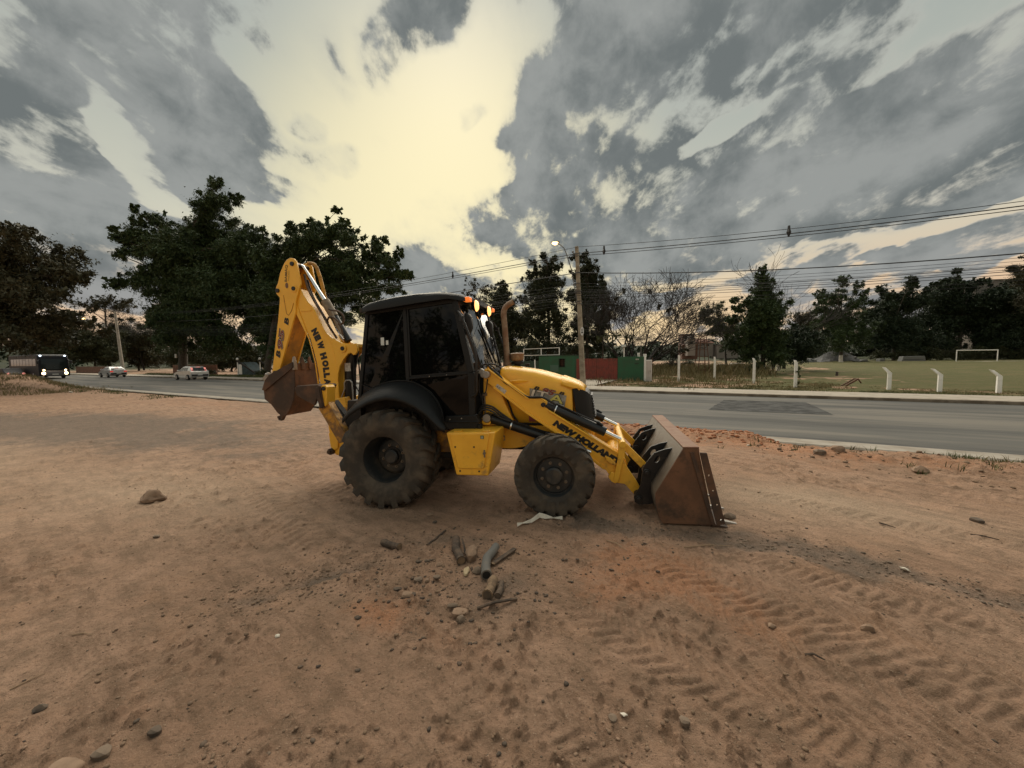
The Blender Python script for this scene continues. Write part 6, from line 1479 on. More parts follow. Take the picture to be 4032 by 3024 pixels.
# far wooded hill line
def far_wood():
    rg = np.random.default_rng(5); cl = []
    for i in range(520):
        a = R(-56) + rg.random() * R(112); r = 165 + 150 * rg.random() ** 1.3
        x, y = r * math.sin(a), r * math.cos(a)
        cl.append((x, y, gz(x, y) + 1.5, 2.2 + 2.6 * rg.random()))
    v, f = leaf_cloud(cl, 1.0, 1.5, 1.6, 6, shell=3)
    tag(raw_mesh('distant_wood', v, f, LEAF['deep']), kind='stuff')
far_wood()

# ================================================================ things along the road
def rp(al, pe, z=0.0): return Vector(rpt(al, pe, z))
RZ = math.atan2(ROAD_T.y, ROAD_T.x)        # heading of the road towards the right
mat('pole_concrete', (.40, .34, .255), .88, noise=((.25, .20, .145), 2.5, .40, .64), bump=(30, .3, .01))
mat('pole_pale', (.48, .44, .38), .88, noise=((.36, .32, .27), 2.0, .40, .64))
mat('cable', (.018, .018, .020), .6)
mat('lamp_glow', (1, .9, .6), .3, emit=((1.0, .66, .26), 2.4))
mat('lamp_body', (.16, .15, .14), .5, .4)
mat('white_paint', (.84, .82, .78), .7, noise=((.62, .57, .50), 4.0, .50, .76))
mat('green_wall', (.026, .110, .052), .75, noise=((.034, .090, .046), 1.6, .40, .64), bump=(25, .15, .01))
mat('green_wall_edge', (.030, .055, .034), .8)
mat('red_gate', (.22, .042, .028), .6, noise=((.15, .038, .026), 3.0, .42, .66), dirt=((.22, .12, .09), 9.0, .62, .85, -2, 0.4))
mat('shade_black', (.010, .009, .008), .8)  # near-black colour standing for shade inside openings
mat('rusty_iron', (.095, .040, .022), .8, noise=((.14, .065, .035), 8, .42, .62))
mat('sign_white', (.70, .69, .66), .6)
mat('grey_panel', (.055, .120, .085), .55)

# ---- concrete utility pole in the middle: I-shaped with recessed panels
P0 = rp(-7.68, 22.95, .13)
pt = thing('utility_pole', 'tall brown concrete utility pole standing on the far pavement beside the red gate', 'utility pole', P0, RZ)
lean = Vector((-.42, .0, 8.63)).normalized()
def pole_pt(h, dx=0, dy=0): return Vector((lean.x * h + dx, lean.y * h + dy, lean.z * h))
b = MB()
secs = []
for h in (-.3, 8.64):
    w, d = .155 - .007 * h, .12 - .005 * h
    pr = [(-w, -d), (w, -d), (w, d), (-w, d)]
    secs.append([pole_pt(h, x, y) for x, y in pr])
b.sweep(secs, closed_ring=True, cap=True)
pb = b.build('shaft', MAT['pole_concrete'], pt, bevel=.012)
b = MB()
for k in range(6):
    h0 = .55 + k * 1.18; h1 = h0 + 1.02
    for sx in (-1, 1):
        q = []
        for h in (h0, h1):
            w, d = .155 - .007 * h, .12 - .005 * h
            q += [pole_pt(h, sx * w * .93, -d - .016), pole_pt(h, sx * w * .55, -d - .016), pole_pt(h, sx * w * .55, -d + .002), pole_pt(h, sx * w * .93, -d + .002)]
        b.add(q, [(0, 1, 5, 4), (1, 2, 6, 5), (3, 0, 4, 7), (0, 3, 2, 1), (4, 5, 6, 7)])
for k in range(7):
    h = .30 + k * 1.18; w, d = .155 - .007 * h, .12 - .005 * h
    q = [pole_pt(h, x, y) for x, y in ((-w * .95, -d - .018), (w * .95, -d - .018), (w * .95, -d), (-w * .95, -d))] + [pole_pt(h + .16, x, y) for x, y in ((-w * .95, -d - .018), (w * .95, -d - .018), (w * .95, -d), (-w * .95, -d))]
    b.add(q, [(0, 1, 5, 4), (1, 2, 6, 5), (3, 0, 4, 7), (0, 3, 2, 1), (4, 5, 6, 7)])
b.build('shaft_rib', MAT['pole_concrete'], pb, bevel=.005)
for h in (5.15, 5.32, 5.75, 5.95, 6.4, 7.05):
    b = MB(); w, d = .19 - .008 * h, .148 - .005 * h
    q0 = pole_pt(h); b.cbox(q0, (2 * w, 2 * d, .035)); b.build('band', MAT['lamp_body'], pt)
b = MB(); b.bar(pole_pt(5.25, -.35, -.16), pole_pt(5.25, .1, -.16), .05, .05); b.bar(pole_pt(5.85, -.28, -.16), pole_pt(5.85, .22, -.16), .04, .04); b.build('cable_bracket', MAT['lamp_body'], pt)
b = MB(); b.tube([pole_pt(8.15, -.12, 0), pole_pt(8.35, -.30, 0)], .035, 8); b.tube([pole_pt(8.35, -.30, 0), pole_pt(8.35, -.22, 0)], .06, 8); b.build('insulator', MAT['lamp_body'], pt)
sg = thing('pole_sign', 'small oval white sign fixed on the utility pole', 'sign', P0 + Vector((-.10, -.19, 3.45)), RZ)
b = MB(); b.sweep([[(math.cos(a) * .11 * k, y, math.sin(a) * .26 * k) for a in [i * math.pi / 10 for i in range(20)]] for y, k in ((0, 1), (-.012, 1), (-.012, .9))], closed_ring=True, cap=True); b.build('plate', MAT['sign_white'], sg, smooth=0)
b = MB(); b.box((-.05, -.016, -.12), (.05, -.0125, -.02)); b.box((-.05, -.016, .04), (.05, -.0125, .08)); b.box((-.05, -.016, .11), (.05, -.0125, .14)); b.build('printed_mark', MAT['black_print'], sg)
sl = thing('street_lamp', 'lit street lamp on a curved arm fixed to the middle utility pole', 'street lamp', P0, RZ)
a0 = pole_pt(5.35, -.10, -.10); ex_ = Vector((-1.72, 0, 9.02))
b = MB(); b.tube([a0, pole_pt(5.75, -.16, -.1), Vector((-.72, -.06, 7.2)), Vector((-1.05, -.04, 8.2)), Vector((-1.22, -.02, 8.62)), Vector((-1.45, -.01, 8.86)), ex_], .03, 8); b.build('arm', MAT['lamp_body'], sl, smooth=60)
b = MB(); b.cbox(ex_ + Vector((-.10, 0, .075)), (.52, .26, .05)); b.build('lamp_head', MAT['lamp_body'], sl, bevel=.02)
b = MB(); b.lathe([(0, -.10), (.12, -.085), (.19, -.03), (.20, .04)], ex_ + Vector((-.12, 0, .02)), 18, 'z'); b.build('lamp_lens', MAT['lamp_glow'], sl, smooth=60)

# ---- leaning pole on the left with its lamp
P1 = rp(-82.6, 23.3, .0)
lp = thing('utility_pole', 'pale leaning concrete pole with a crossarm at left, behind the silver sedan', 'utility pole', P1)
lt_ = Vector((-.85, .2, 10.0))
b = MB(); b.tube([(0, 0, -.3), lt_], [.24, .15], 12); b.build('shaft', MAT['pole_pale'], lp, smooth=60)
b = MB(); b.bar(lt_ + Vector((-2.0, 0, .15)), lt_ + Vector((1.2, 0, -.02)), .12, .12); b.build('crossarm', MAT['lamp_body'], lp)
b = MB()
for k in (-1.8, -.9, .5, 1.0): b.tube([lt_ + Vector((k, 0, .12)), lt_ + Vector((k, 0, .38))], .06, 8)
b.build('insulator', MAT['lamp_body'], lp)
sl = thing('street_lamp', 'lit street lamp on the leaning pole at left, glowing beside the broad tree', 'street lamp', P1)
b = MB(); b.tube([lt_ * .66, Vector((-3.2, .3, 7.9)), Vector((-5.6, .6, 8.9)), Vector((-6.3, .7, 9.05))], .05, 6); b.build('arm', MAT['lamp_body'], sl)
b = MB(); b.cbox((-6.5, .7, 9.16), (.8, .4, .10)); b.build('lamp_head', MAT['lamp_body'], sl, bevel=.02)
b = MB(); b.lathe([(0, -.30), (.28, -.2), (.36, 0)], (-6.5, .7, 9.10), 14, 'z'); b.build('lamp_lens', MAT['lamp_glow'], sl, smooth=60)

# ---- cables: left pole > middle pole > next pole beyond the right edge
def span(A, B, sag, n):
    return [A.lerp(B, i / n) - Vector((0, 0, sag * 4 * (i / n) * (1 - i / n))) for i in range(n + 1)]
def cable(label, zl, zp, zr, s1, s2, r, pe=0.0, dx=0.0):
    A = P1 + lt_ + Vector((0, 0, zl - 10.0)); M_ = rp(-7.95 + dx, 22.75 + pe, zp); E_ = rp(32, 22.75 + pe, zr)
    pts = span(A, M_, s1, 22)[:-1] + span(M_, E_, s2, 20)
    b = MB(); b.tube(pts, r, 4, cap=False)
    return tag(b.build('cable', MAT['cable'], smooth=60, recalc=False), label, 'cable', 'cables along the road')
cable('topmost thin cable passing over the utility pole', 9.9, 8.66, 8.66, 1.25, .92, .013)
cable('upper cable of the spaced pair below the topmost one', 9.7, 8.28, 8.3, 1.1, .72, .022)
cable('lower cable of the spaced pair below the topmost one', 9.6, 8.10, 8.12, 1.1, .70, .016, -.12)
cable('thick black cable hung alone halfway up the utility pole', 8.6, 7.12, 7.12, 1.1, 1.36, .024, -.05)
for i, (z, s) in enumerate([(6.45, .86), (6.27, .80), (6.10, .76), (5.98, .70), (5.90, .73), (5.75, .64), (5.60, .62), (5.40, .66), (5.25, .66)]):
    cable(('topmost', 'second', 'third', 'fourth and thicker', 'fifth', 'sixth', 'seventh', 'second lowest', 'lowest')[i] + ' of the bunched communication cables low on the utility pole', 7.9 - i * .12, z, z + .03, 1.2, s, (.008, .007, .008, .015, .008, .013, .011, .007, .007)[i], .04 * (i % 3 - 1))
for al, z, lab in [(-17.4, 7.99, 'cable spacer on the spaced pair left of the utility pole'), (-6.35, 8.17, 'cable spacer just right of the utility pole top'), (2.5, 7.80, 'cable spacer on the spaced pair far right of the utility pole')]:
    t = thing('cable_spacer', lab, 'cable spacer', rp(al, 22.72, z), RZ, 'cable spacers')
    b = MB(); b.sweep([[(0, -.05, .30), (.05, 0, .30), (0, .05, .30), (-.05, 0, .30)], [(0, -.05, .14), (.06, 0, .12), (0, .05, .14), (-.06, 0, .12)], [(0, -.1, .0), (.10, 0, 0), (0, .1, 0), (-.10, 0, 0)], [(0, -.06, -.10), (.07, 0, -.10), (0, .06, -.1), (-.07, 0, -.1)], [(0, -.03, -.20), (.03, 0, -.2), (0, .03, -.2), (-.03, 0, -.2)]], closed_ring=True, cap=True)
    b.build('spacer_body', MAT['cable'], t, smooth=0)

# ---- green hut, red gate, green wall (front face along the road)
G = rp(0, 31.0, 0)
def local(name, label, cat, al, group=None, pe=31.0): return thing(name, label, cat, rp(al, pe, 0), RZ, group)
hut = local('green_hut', 'small dark green flat-roofed hut left of the red gate', 'hut', -14.43)
W_, D_, H0, H1 = 3.30, 2.6, .02, 2.16
wx0, wx1, wz0, wz1 = 1.90, 2.42, 1.22, 1.90
b = MB()
b.prism([(0, H0), (W_, H0), (W_, H1 + .02), (0, H1 - .02)], 0, .14, holes=[[(wx0, wz0), (wx1, wz0), (wx1, wz1), (wx0, wz1)]])
b.box((0, .141, H0), (.14, D_, H1 - .02)); b.box((W_ - .14, .141, H0), (W_, D_, H1)); b.box((.141, D_ - .14, H0), (W_ - .141, D_, H1 - .02))
b.build('wall', MAT['green_wall'], hut, recalc=True)
b = MB(); b.box((-.05, -.06, H1 + .022), (W_ + .05, D_ + .05, H1 + .075)); b.build('roof_slab', MAT['green_wall_edge'], hut, bevel=.006)
b = MB(); b.prism([(wx0 - .05, wz0 - .05), (wx1 + .05, wz0 - .05), (wx1 + .05, wz1 + .05), (wx0 - .05, wz1 + .05)], -.018, -.002, holes=[[(wx0, wz0), (wx1, wz0), (wx1, wz1), (wx0, wz1)]])
wf = b.build('window_frame', MAT['green_wall_edge'], hut)
b = MB()
for k in range(1, 4): b.box((wx0, .02, wz0 + k * .17 - .012), (wx1, .035, wz0 + k * .17 + .012))
b.box((.5 * (wx0 + wx1) - .012, .036, wz0), (.5 * (wx0 + wx1) + .012, .05, wz1)); b.build('window_bar', MAT['rusty_iron'], wf)
b = MB(); b.box((wx0 - .1, .5, wz0 - .2), (wx1 + .1, .52, wz1 + .2)); b.build('interior_shade', MAT['shade_black'], hut)  # black sheet standing in for the shade inside the hut
b = MB(); b.box((1.09, -.05, .79), (1.87, -.003, 1.38)); b.build('meter_panel', MAT['grey_panel'], hut, bevel=.008)
b = MB(); b.tube([(1.30, -.03, .78), (1.42, -.06, .60), (1.55, -.03, .35)], .015, 6); b.build('conduit', MAT['green_wall_edge'], hut)
rl = local('pipe_frame', 'white painted pipe frame standing on the green hut roof', 'pipe frame', -16.12)
b = MB()
b.bar((0, .3, 2.82), (3.52, .3, 2.88), .05, .05); b.bar((0, .3, 2.25), (3.52, .3, 2.27), .05, .05); b.build('rail', MAT['white_paint'], rl)
for x in (0.025, 1.77, 3.495):
    b = MB(); b.bar((x, .3, 2.24 if x > 1 else .0), (x, .3, 2.80 + x * .017), .06, .06); b.build('upright', MAT['white_paint'], rl)
lo = local('low_wall', 'low dark wall running left from the green hut', 'wall', -18.2, pe=31.2)
b = MB(); b.box((0, 0, 0), (3.70, .15, 1.75)); b.build('wall_face', MAT['green_wall_edge'], lo)
for x0, x1, lab in [((-.05, .0), (.30, .98), 'white leaning stay in front of the low dark wall left of the hut'), ((.42, .0), (.36, 1.85), 'upright white post left of the green hut')]:
    t = local('white_post', lab, 'post', -15.05, pe=30.7); b = MB(); b.bar((x0[0], 0, x0[1] + (0.5 if x0[0] < 0 else 0)), (x1[0], 0, x1[1]), .09, .09); b.build('post_body', MAT['white_paint'], t, bevel=.01)
gate = local('red_gate', 'dark red corrugated metal double gate between the green hut and green wall', 'gate', -10.98)
for k in range(2):
    b = MB(); x0 = .02 + k * 1.74; n = 40
    row = []
    for i in range(n + 1):
        x = x0 + 1.71 * i / n; ph = (i % 4)
        row.append((x, -.03 if ph in (1, 2) else .0))
    b.sweep([[(x, y, .20), (x, y, 1.90)] for x, y in row]); o = b.build('gate_leaf', MAT['red_gate'], gate, smooth=0)
    o.modifiers.new('thickness', 'SOLIDIFY').thickness = .006
b = MB(); b.box((0, .03, 1.80), (3.5, .07, 1.86)); b.box((0, .03, .25), (3.5, .07, .31)); b.box((1.72, .03, .2), (1.78, .07, 1.9)); b.build('gate_frame', MAT['rusty_iron'], gate)
gw = local('green_wall', 'square dark green wall panel with small house number right of the red gate', 'wall', -7.40)
b = MB(); b.box((-.10, 0, -.05), (1.90, .16, 2.02)); b.build('wall_face', MAT['green_wall'], gw, bevel=.01)
b = MB(); b.box((-.13, -.02, -.05), (-.102, .18, 2.05)); b.build('wall_edge', MAT['green_wall_edge'], gw)
text_mesh('number', '834', (1.28, -.002, 1.76), (1, 0, 0), (0, 0, 1), .11, MAT['pale_print'], gw, width=.24, bold=.02, extrude=.004)
b = MB(); b.box((1.22, -.03, 1.44), (1.52, -.002, 1.52)); b.box((1.22, -.045, 1.505), (1.52, -.031, 1.52)); b.build('letter_slot', MAT['green_wall_edge'], gw)
fl = local('floodlight', 'white floodlight on a short post above the red gate end', 'floodlight', -7.09, pe=31.3)
b = MB(); b.bar((0, 0, .0), (0, 0, 2.86), .07, .07); b.build('post_body', MAT['white_paint'], fl)
b = MB(); b.prism([(-.20, 2.78), (.20, 2.78), (.22, 3.0), (-.22, 3.0)], -.16, .14); b.build('lamp_body', MAT['lamp_body'], fl, bevel=.02)
b = MB(); b.box((-.17, -.172, 2.81), (.17, -.161, 2.97)); b.build('lamp_glass', MAT['paper'], fl)
t = local('white_post', 'square white post at the right end of the green wall', 'post', -5.46); b = MB(); b.bar((.03, .05, 0), (.03, .05, 2.02), .13, .13); b.build('post_body', MAT['white_paint'], t, bevel=.012)
cbn = local('meter_cabinet', 'pale pink-white upright cabinet door beside the white post right of the green wall', 'cabinet', -5.36)
b = MB(); b.box((.0, 0, .10), (.42, .28, 1.76)); b.build('cabinet_body', MAT['white_paint'], cbn, bevel=.01)
b = MB(); b.box((.03, -.022, .16), (.39, -.002, 1.70)); d_ = b.build('cabinet_door', material('pinkish_white', (.55, .49, .46), .7, noise=((.42, .36, .33), 3, .45, .7)), cbn, bevel=.005)
b = MB(); b.box((.33, -.04, .86), (.36, -.023, .95)); b.build('door_handle', MAT['lamp_body'], d_)
t = local('iron_rod', 'thin rusty iron rod standing beside the meter cabinet', 'rod', -4.90); b = MB(); b.bar((0, 0, 0), (.01, 0, 1.92), .035, .035); b.build('rod_body', MAT['rusty_iron'], t)
for al, h, lab in [(-6.05, .42, 'small white box standing on top of the green wall'), (-5.62, .30, 'smaller white box at the right top end of the green wall')]:
    t = local('junction_box', lab, 'box', al, pe=31.25); b = MB(); b.box((0, 0, 2.0), (.16 if h > .4 else .24, .14, 2.0 + h * .75)); b.build('box_body', MAT['white_paint'], t, bevel=.01)
    b = MB(); b.box((.02, -.012, 2.04), (.12, -.002, 2.14)); b.build('box_cover', MAT['paper'], t)
t = local('mast', 'thin dark mast rising behind the green wall', 'mast', -5.80, pe=31.4); b = MB(); b.tube([(0, 0, 0), (0, 0, 3.35)], .025, 6); b.build('mast_body', MAT['lamp_body'], t)
drv = MB(); drv.add([rpt(-10.9, 24.65, .150), rpt(-7.5, 24.65, .150), rpt(-7.5, 30.98, .19), rpt(-10.9, 30.98, .19)], [(0, 1, 2, 3)]); tag(drv.build('driveway', MAT['concrete_light'], smooth=0), kind='structure')
for i, (x, y, lab) in enumerate([(-8.6, 24.0, 'small dark wooden stay left of the pole foot'), (-6.9, 24.4, 'small dark wooden stay right of the pole foot')]):
    t = thing('ground_stay', lab, 'stay', rp(x, y, .12), RZ); b = MB(); s_ = -1 if i == 0 else 1
    b.bar((0, 0, -.02), (-.12 * s_ * 1.6, 0, .55), .05, .05); b.bar((-.3 * s_, 0, -.02), (-.19 * s_, 0, .55), .04, .04); b.build('stay_body', MAT['rusty_iron'], t)

# ---- concrete fence posts of the football field
POSTS = [(12.67, 29.2, 2.0, .10, 0, 'white fence post nearest the green wall'), (16.53, 31.36, 1.86, .10, .15, 'second white fence post from the green wall'), (16.3, 25.88, 1.73, .10, .3, 'white fence post in front of the tall dark tree'),
         (16.38, 22.18, 1.61, .10, .25, 'white fence post with a green creeper on it'), (19.89, 20.24, 1.19, .10, 1, 'short bent white fence post right of the creeper post'), (21.01, 18.84, 1.14, .10, 1.2, 'short bent white fence post in line with the goal, second from the right'), (22.75, 17.92, 1.09, .10, 1.1, 'short bent white fence post below the goal, rightmost of the row')]
for x, y, h, z, bend, lab in POSTS:
    g0 = gz(x, y)
    t = thing('fence_post', lab, 'fence post', (x, y, g0), RZ, 'white concrete posts of the field fence')
    b = MB(); top = h + (z - g0); w = .075
    k = .20 if bend < .6 else .30
    secs = [[(-w * 1.05, -w, -.2), (w * 1.05, -w, -.2), (w * 1.05, w, -.2), (-w * 1.05, w, -.2)], [(-w, -w, top - k), (w, -w, top - k), (w, w, top - k), (-w, w, top - k)]]
    dx, dy = -.20 * min(bend, 1.2), .10 * bend
    secs.append([(-w * .9 + dx, -w + dy, top), (w * .7 + dx, -w + dy, top - .02), (w * .7 + dx, w + dy, top - .02), (-w * .9 + dx, w + dy, top)])
    b.sweep(secs, closed_ring=True, cap=True); b.build('post_body', MAT['white_paint'], t, bevel=.012)
# ---- goal, signs, tarpaulins, scrap
gl = thing('goal', 'white football goal frame in front of the dark tree row', 'goal', (0, 0, 0))
for x, y in ((80.2, 69.5), (87.6, 69.5)):
    b = MB(); g0 = gz(x, y); b.tube([(x, y, g0 - .1), (x, y, 2.62)], .07, 8); b.build('goal_post', MAT['white_paint'], gl)
b = MB(); b.tube([(80.15, 69.5, 2.65), (87.65, 69.5, 2.65)], .07, 8); b.build('crossbar', MAT['white_paint'], gl)
b = MB(); b.sweep([[(78 + i * 1.6, 66.6 + .3 * math.sin(i), gz(78 + i * 1.6, 66.6) + .02), (78.4 + i * 1.6, 68.6 + .2 * math.sin(i * 2.1), gz(78.4 + i * 1.6, 68.6) + .02)] for i in range(14)]); tag(b.build('sand_patch', MAT['concrete_light'], smooth=0), kind='structure')
for x, y, z, lab in [(48.8, 70, 1.62, 'small pale sign on a post left behind the creeper post'), (56.3, 75, 1.68, 'small pale sign on a post beside the grey dome')]:
    t = thing('field_sign', lab, 'sign', (x, y, gz(x, y))); b = MB(); b.bar((0, 0, -.1), (0, 0, 1.0), .08, .08); b.build('post_body', MAT['bark_grey'], t)
    b = MB(); b.box((-.65, -.05, .55), (.65, -.01, 1.15)); b.build('sign_board', MAT['decal_grey'], t)
mat('tarp_grey', (.045, .045, .045), .7, noise=((.085, .085, .085), .6, .45, .6))
mat('tarp_pale', (.13, .13, .125), .6)
t = thing('tarpaulin_heap', 'grey tarpaulin-covered heap under the open-crowned dark tree', 'tarpaulin heap', (67.8, 80.5, .7))
b = MB(); rng = random.Random(3)
b.sweep([[(-5.2 + 10.4 * i / 12, -2.4 + 4.8 * j / 6, max(0, (3.1 - abs(-5.2 + 10.4 * i / 12) * .58) * (1 - abs(j - 3) / 3.2)) + rng.uniform(-.12, .12)) for i in range(13)] for j in range(7)]); b.build('cover', MAT['tarp_grey'], t, smooth=0)
b = MB()
for x, z in [(-1.8, 1.95), (-.9, 2.4), (.4, 1.6), (1.6, 2.1), (2.6, 1.0)]: b.rock((x, -2.0 + .2 * abs(x), z * .8), (.45, .25, .3), rng)
tag(b.build('pale_sacks', MAT['tarp_pale'], t), kind='stuff')
t = thing('dome_tent', 'small pale rounded dome left of the grey tarpaulin heap', 'tent', (60.2, 78, .68)); b = MB(); b.lathe([(1.3, 0), (1.2, .35), (.8, .65), (0, .8)], (0, 0, 0), 16, 'z'); b.build('cover', MAT['tarp_pale'], t, smooth=60)
for x, y, z, w, h, lab, m in [(72.3, 79, .62, 1.6, .5, 'white box-like thing under the trees right of the tarpaulin heap', 'tarp_pale'), (83.0, 79.5, .58, 5.0, 1.1, 'pale low container under the dark tree row left of the goal', 'tarp_pale'), (77.0, 80, .6, 1.0, .6, 'small pale bin under the dark tree row', 'tarp_pale'), (69.5, 82.0, 9.3 - 6, 3.2, .8, 'pale awning glimpsed between the trees above the tarpaulin heap', 'tarp_pale')]:
    t = thing('pale_container', lab, 'container', (x, y, z)); b = MB(); b.prism([(-w / 2, 0), (w / 2, 0), (w / 2 * .9, h), (-w / 2 * .85, h * .95)], 0, 1.0); b.build('container_body', MAT[m], t, bevel=.05)
    b = MB(); b.box((-w / 2 * .8, -.03, h * .3), (w / 2 * .8, -.002, h * .42)); b.build('band', MAT['tarp_grey'], t)
t = thing('tree_stump', 'small dark stump standing on the field right of the creeper post', 'stump', (30.0, 35.5, gz(30, 35.5))); b = MB(); b.tube([(0, 0, -.05), (.02, 0, .2), (.0, 0, .38)], [.12, .10, .09], 8); b.build('stump_body', MAT['bark'], t)
b = MB(); b.tube([(.08, 0, .22), (.22, 0, .34)], [.03, .015], 5); b.build('broken_stub', MAT['bark'], t)
t = thing('scrap_iron', 'bent rusty iron frame lying on the grass between the fence posts', 'scrap iron', (19.22, 22.17, gz(19.22, 22.17)))
b = MB(); b.bar((0, 0, -.02), (.75, 0, .40), .05, .09); b.bar((.75, 0, .42), (1.0, .05, .16), .05, .05); b.bar((0.05, .28, 0), (.78, .28, .40), .05, .07); b.bar((.3, 0, .15), (.3, .28, .15), .05, .05); b.bar((.74, -.02, .41), (.77, .30, .41), .05, .05); b.build('frame_bar', MAT['rusty_iron'], t)
tw = thing('rusty_tower', 'rusty open ladder tower tapering upwards behind the second fence post', 'tower', (19.75, 40.0, .1))
for sx in (-1, 1):
    for sy in (-1, 1):
        b = MB(); b.bar((sx * .62, sy * .5, 0), (sx * .26, sy * .22, 4.1), .06, .06); b.build('tower_leg', MAT['rusty_iron'], tw)
for k in range(6):
    u = .12 + k * .17; z = 4.1 * u; hx = .62 - .36 * u; hy = .5 - .28 * u
    b = MB(); b.bar((-hx, -hy, z), (hx, -hy, z), .05, .05); b.bar((-hx, hy, z), (hx, hy, z), .05, .05); b.build('rung', MAT['rusty_iron'], tw)
t = thing('brushwood_heap', 'heap of cut branches on the grass behind the first fence post', 'brushwood', (17.4, 40.5, .1)); b = MB(); rng = random.Random(8)
for k in range(26):
    a = rng.uniform(0, math.pi); b.tube([(rng.uniform(-1, 1), rng.uniform(-.4, .4), .05), (rng.uniform(-1, 1), rng.uniform(-.4, .4), rng.uniform(.1, .55))], [.03, .012], 4)
tag(b.build('branches', MAT['bark_grey'], t), kind='stuff')
for x, y, w, lab in [(30.6, 56.0, 1.3, 'pale low block on the field far behind the third fence post'), (35.0, 60.0, 1.6, 'pale low block beyond the second whitewashed tree')]:
    t = thing('concrete_block', lab, 'block', (x, y, gz(x, y))); b = MB(); b.box((-w / 2, -.3, 0), (w / 2, .3, .42)); b.build('block_body', MAT['concrete_light'], t, bevel=.03); b = MB(); b.box((-w / 2 - .05, -.34, .422), (w / 2 + .05, .34, .48)); b.build('block_cap', MAT['white_paint'], t)
t = thing('picnic_table', 'dark low table beside the second whitewashed tree', 'table', (36.5, 50.5, gz(36.5, 50.5))); b = MB(); b.box((-1.1, -.4, .62), (1.1, .4, .70)); b.build('table_top', MAT['bark_grey'], t)
for x in (-.8, .8):
    b = MB(); b.bar((x, 0, -.05), (x, 0, .62), .12, .4); b.build('leg', MAT['bark_grey'], t)

# ---- houses on the slope and the block at right
mat('brick_wall', (.17, .095, .070), .85, noise=((.13, .075, .055), 1.0, .4, .65)); mat('render_wall', (.24, .21, .185), .85); mat('roof_tile', (.17, .075, .050), .85); mat('roof_grey', (.14, .12, .11), .85); mat('window_dark', (.02, .022, .025), .2)
def house(label, x, y, z, w, d, h, roof, wall='brick_wall', rmat='roof_tile', rise=.9, nwin=2, name='house', rz=-.15):
    t = thing(name, label, name.replace('_', ' '), (x, y, z), rz)
    b = MB(); b.box((-w / 2, 0, -3), (w / 2, d, h)); wl = b.build('wall', MAT[wall], t)
    b = MB()
    if roof == 'gable': b.prism([(-w / 2 - .3, h + .01), (w / 2 + .3, h + .01), (0, h + rise)], -.3, d + .3)
    elif roof == 'hip': b.sweep([[(-w / 2 - .4, -.4, h + .01), (w / 2 + .4, -.4, h + .01), (w / 2 + .4, d + .4, h + .01), (-w / 2 - .4, d + .4, h + .01)], [(-w / 2 * .5, d * .45, h + rise), (w / 2 * .5, d * .45, h + rise), (w / 2 * .5, d * .55, h + rise), (-w / 2 * .5, d * .55, h + rise)]], closed_ring=True, cap=True)
    else: b.box((-w / 2 - .2, -.2, h + .01), (w / 2 + .2, d + .2, h + .25))
    b.build('roof', MAT[rmat], t)
    for k in range(nwin):
        x0 = -w / 2 + w * (k + .5) / nwin
        b = MB(); b.box((x0 - .55, -.08, h * .35), (x0 + .55, -.01, h * .75)); wn = b.build('window', MAT['render_wall'], t)
        b = MB(); b.box((x0 - .45, -.10, h * .38), (x0 + .45, -.081, h * .72)); b.build('pane', MAT['window_dark'], wn)
    return t
house('two-storey bare brick house highest on the slope beyond the field', 64.0, 140, 7.6, 4.2, 5, 2.5, 'flat', rmat='roof_grey')
house('low house with an orange tiled roof on the slope below the brick house', 66.5, 135, 5.2, 7.5, 5, 1.6, 'hip', 'render_wall', rise=1.6)
house('small white house with a steep gable left of the brick house', 59.6, 128, 5.4, 2.4, 4, 2.4, 'gable', 'render_wall', 'roof_grey', 1.2, 1)
house('long low pale house with a flat grey roof at the foot of the slope', 74.0, 132, 4.4, 7.0, 5, 1.5, 'flat', 'render_wall', 'roof_grey')
house('brown walled house left at the foot of the slope', 60.5, 131, 4.2, 5.0, 5, 1.7, 'gable', 'brick_wall', 'roof_tile', 1.2)
house('tall pale block with a flat roof just showing above the trees at right', 121, 97, 6, 9, 8, 14.2, 'flat', 'render_wall', 'roof_grey', nwin=3, name='apartment_block')
# ---- left side: shed, walls, beams
mat('blue_shed', (.050, .085, .095), .75, noise=((.035, .055, .060), 2, .4, .6)); mat('low_brick', (.20, .105, .075), .9, noise=((.13, .075, .055), 3, .4, .6))
sh = thing('blue_shed', 'small dull blue shed with a white door behind the far pavement, left of the digger', 'shed', (-36.6, 52.4, .35), -.3)
b = MB(); b.prism([(-.9, -.2), (1.7, -.2), (1.7, .35), (.2, 1.55), (-.9, 1.5)], 0, 1.8); b.build('wall', MAT['blue_shed'], sh)
b = MB(); b.box((-.72, -.04, -.1), (-.15, -.003, 1.25)); b.build('door', MAT['white_paint'], sh)
for i, (x0, x1) in enumerate([((-36.8, 51.6, 2.1), (-34.6, 51.6, .55)), ((-33.0, 50.4, 2.1), (-31.0, 50.4, .7))]):
    t = thing('leaning_beam', ['grey beam leaning over the blue shed', 'grey beam leaning beside the trunk left of the digger boom'][i], 'beam', x0); b = MB(); dv = Vector(x1) - Vector(x0); b.bar((0, 0, 0), dv, .16, .16); b.build('beam_body', MAT['bark_grey'], t)
    b = MB(); b.bar((0, 0.12, -2.0), (0, .12, .05), .09, .09); b.lathe([(0, .1), (.13, .12), (.15, .25), (.08, .38), (0, .4)], (0, .1, 0), 10, 'z'); b.build('upright', MAT['white_paint'], t)
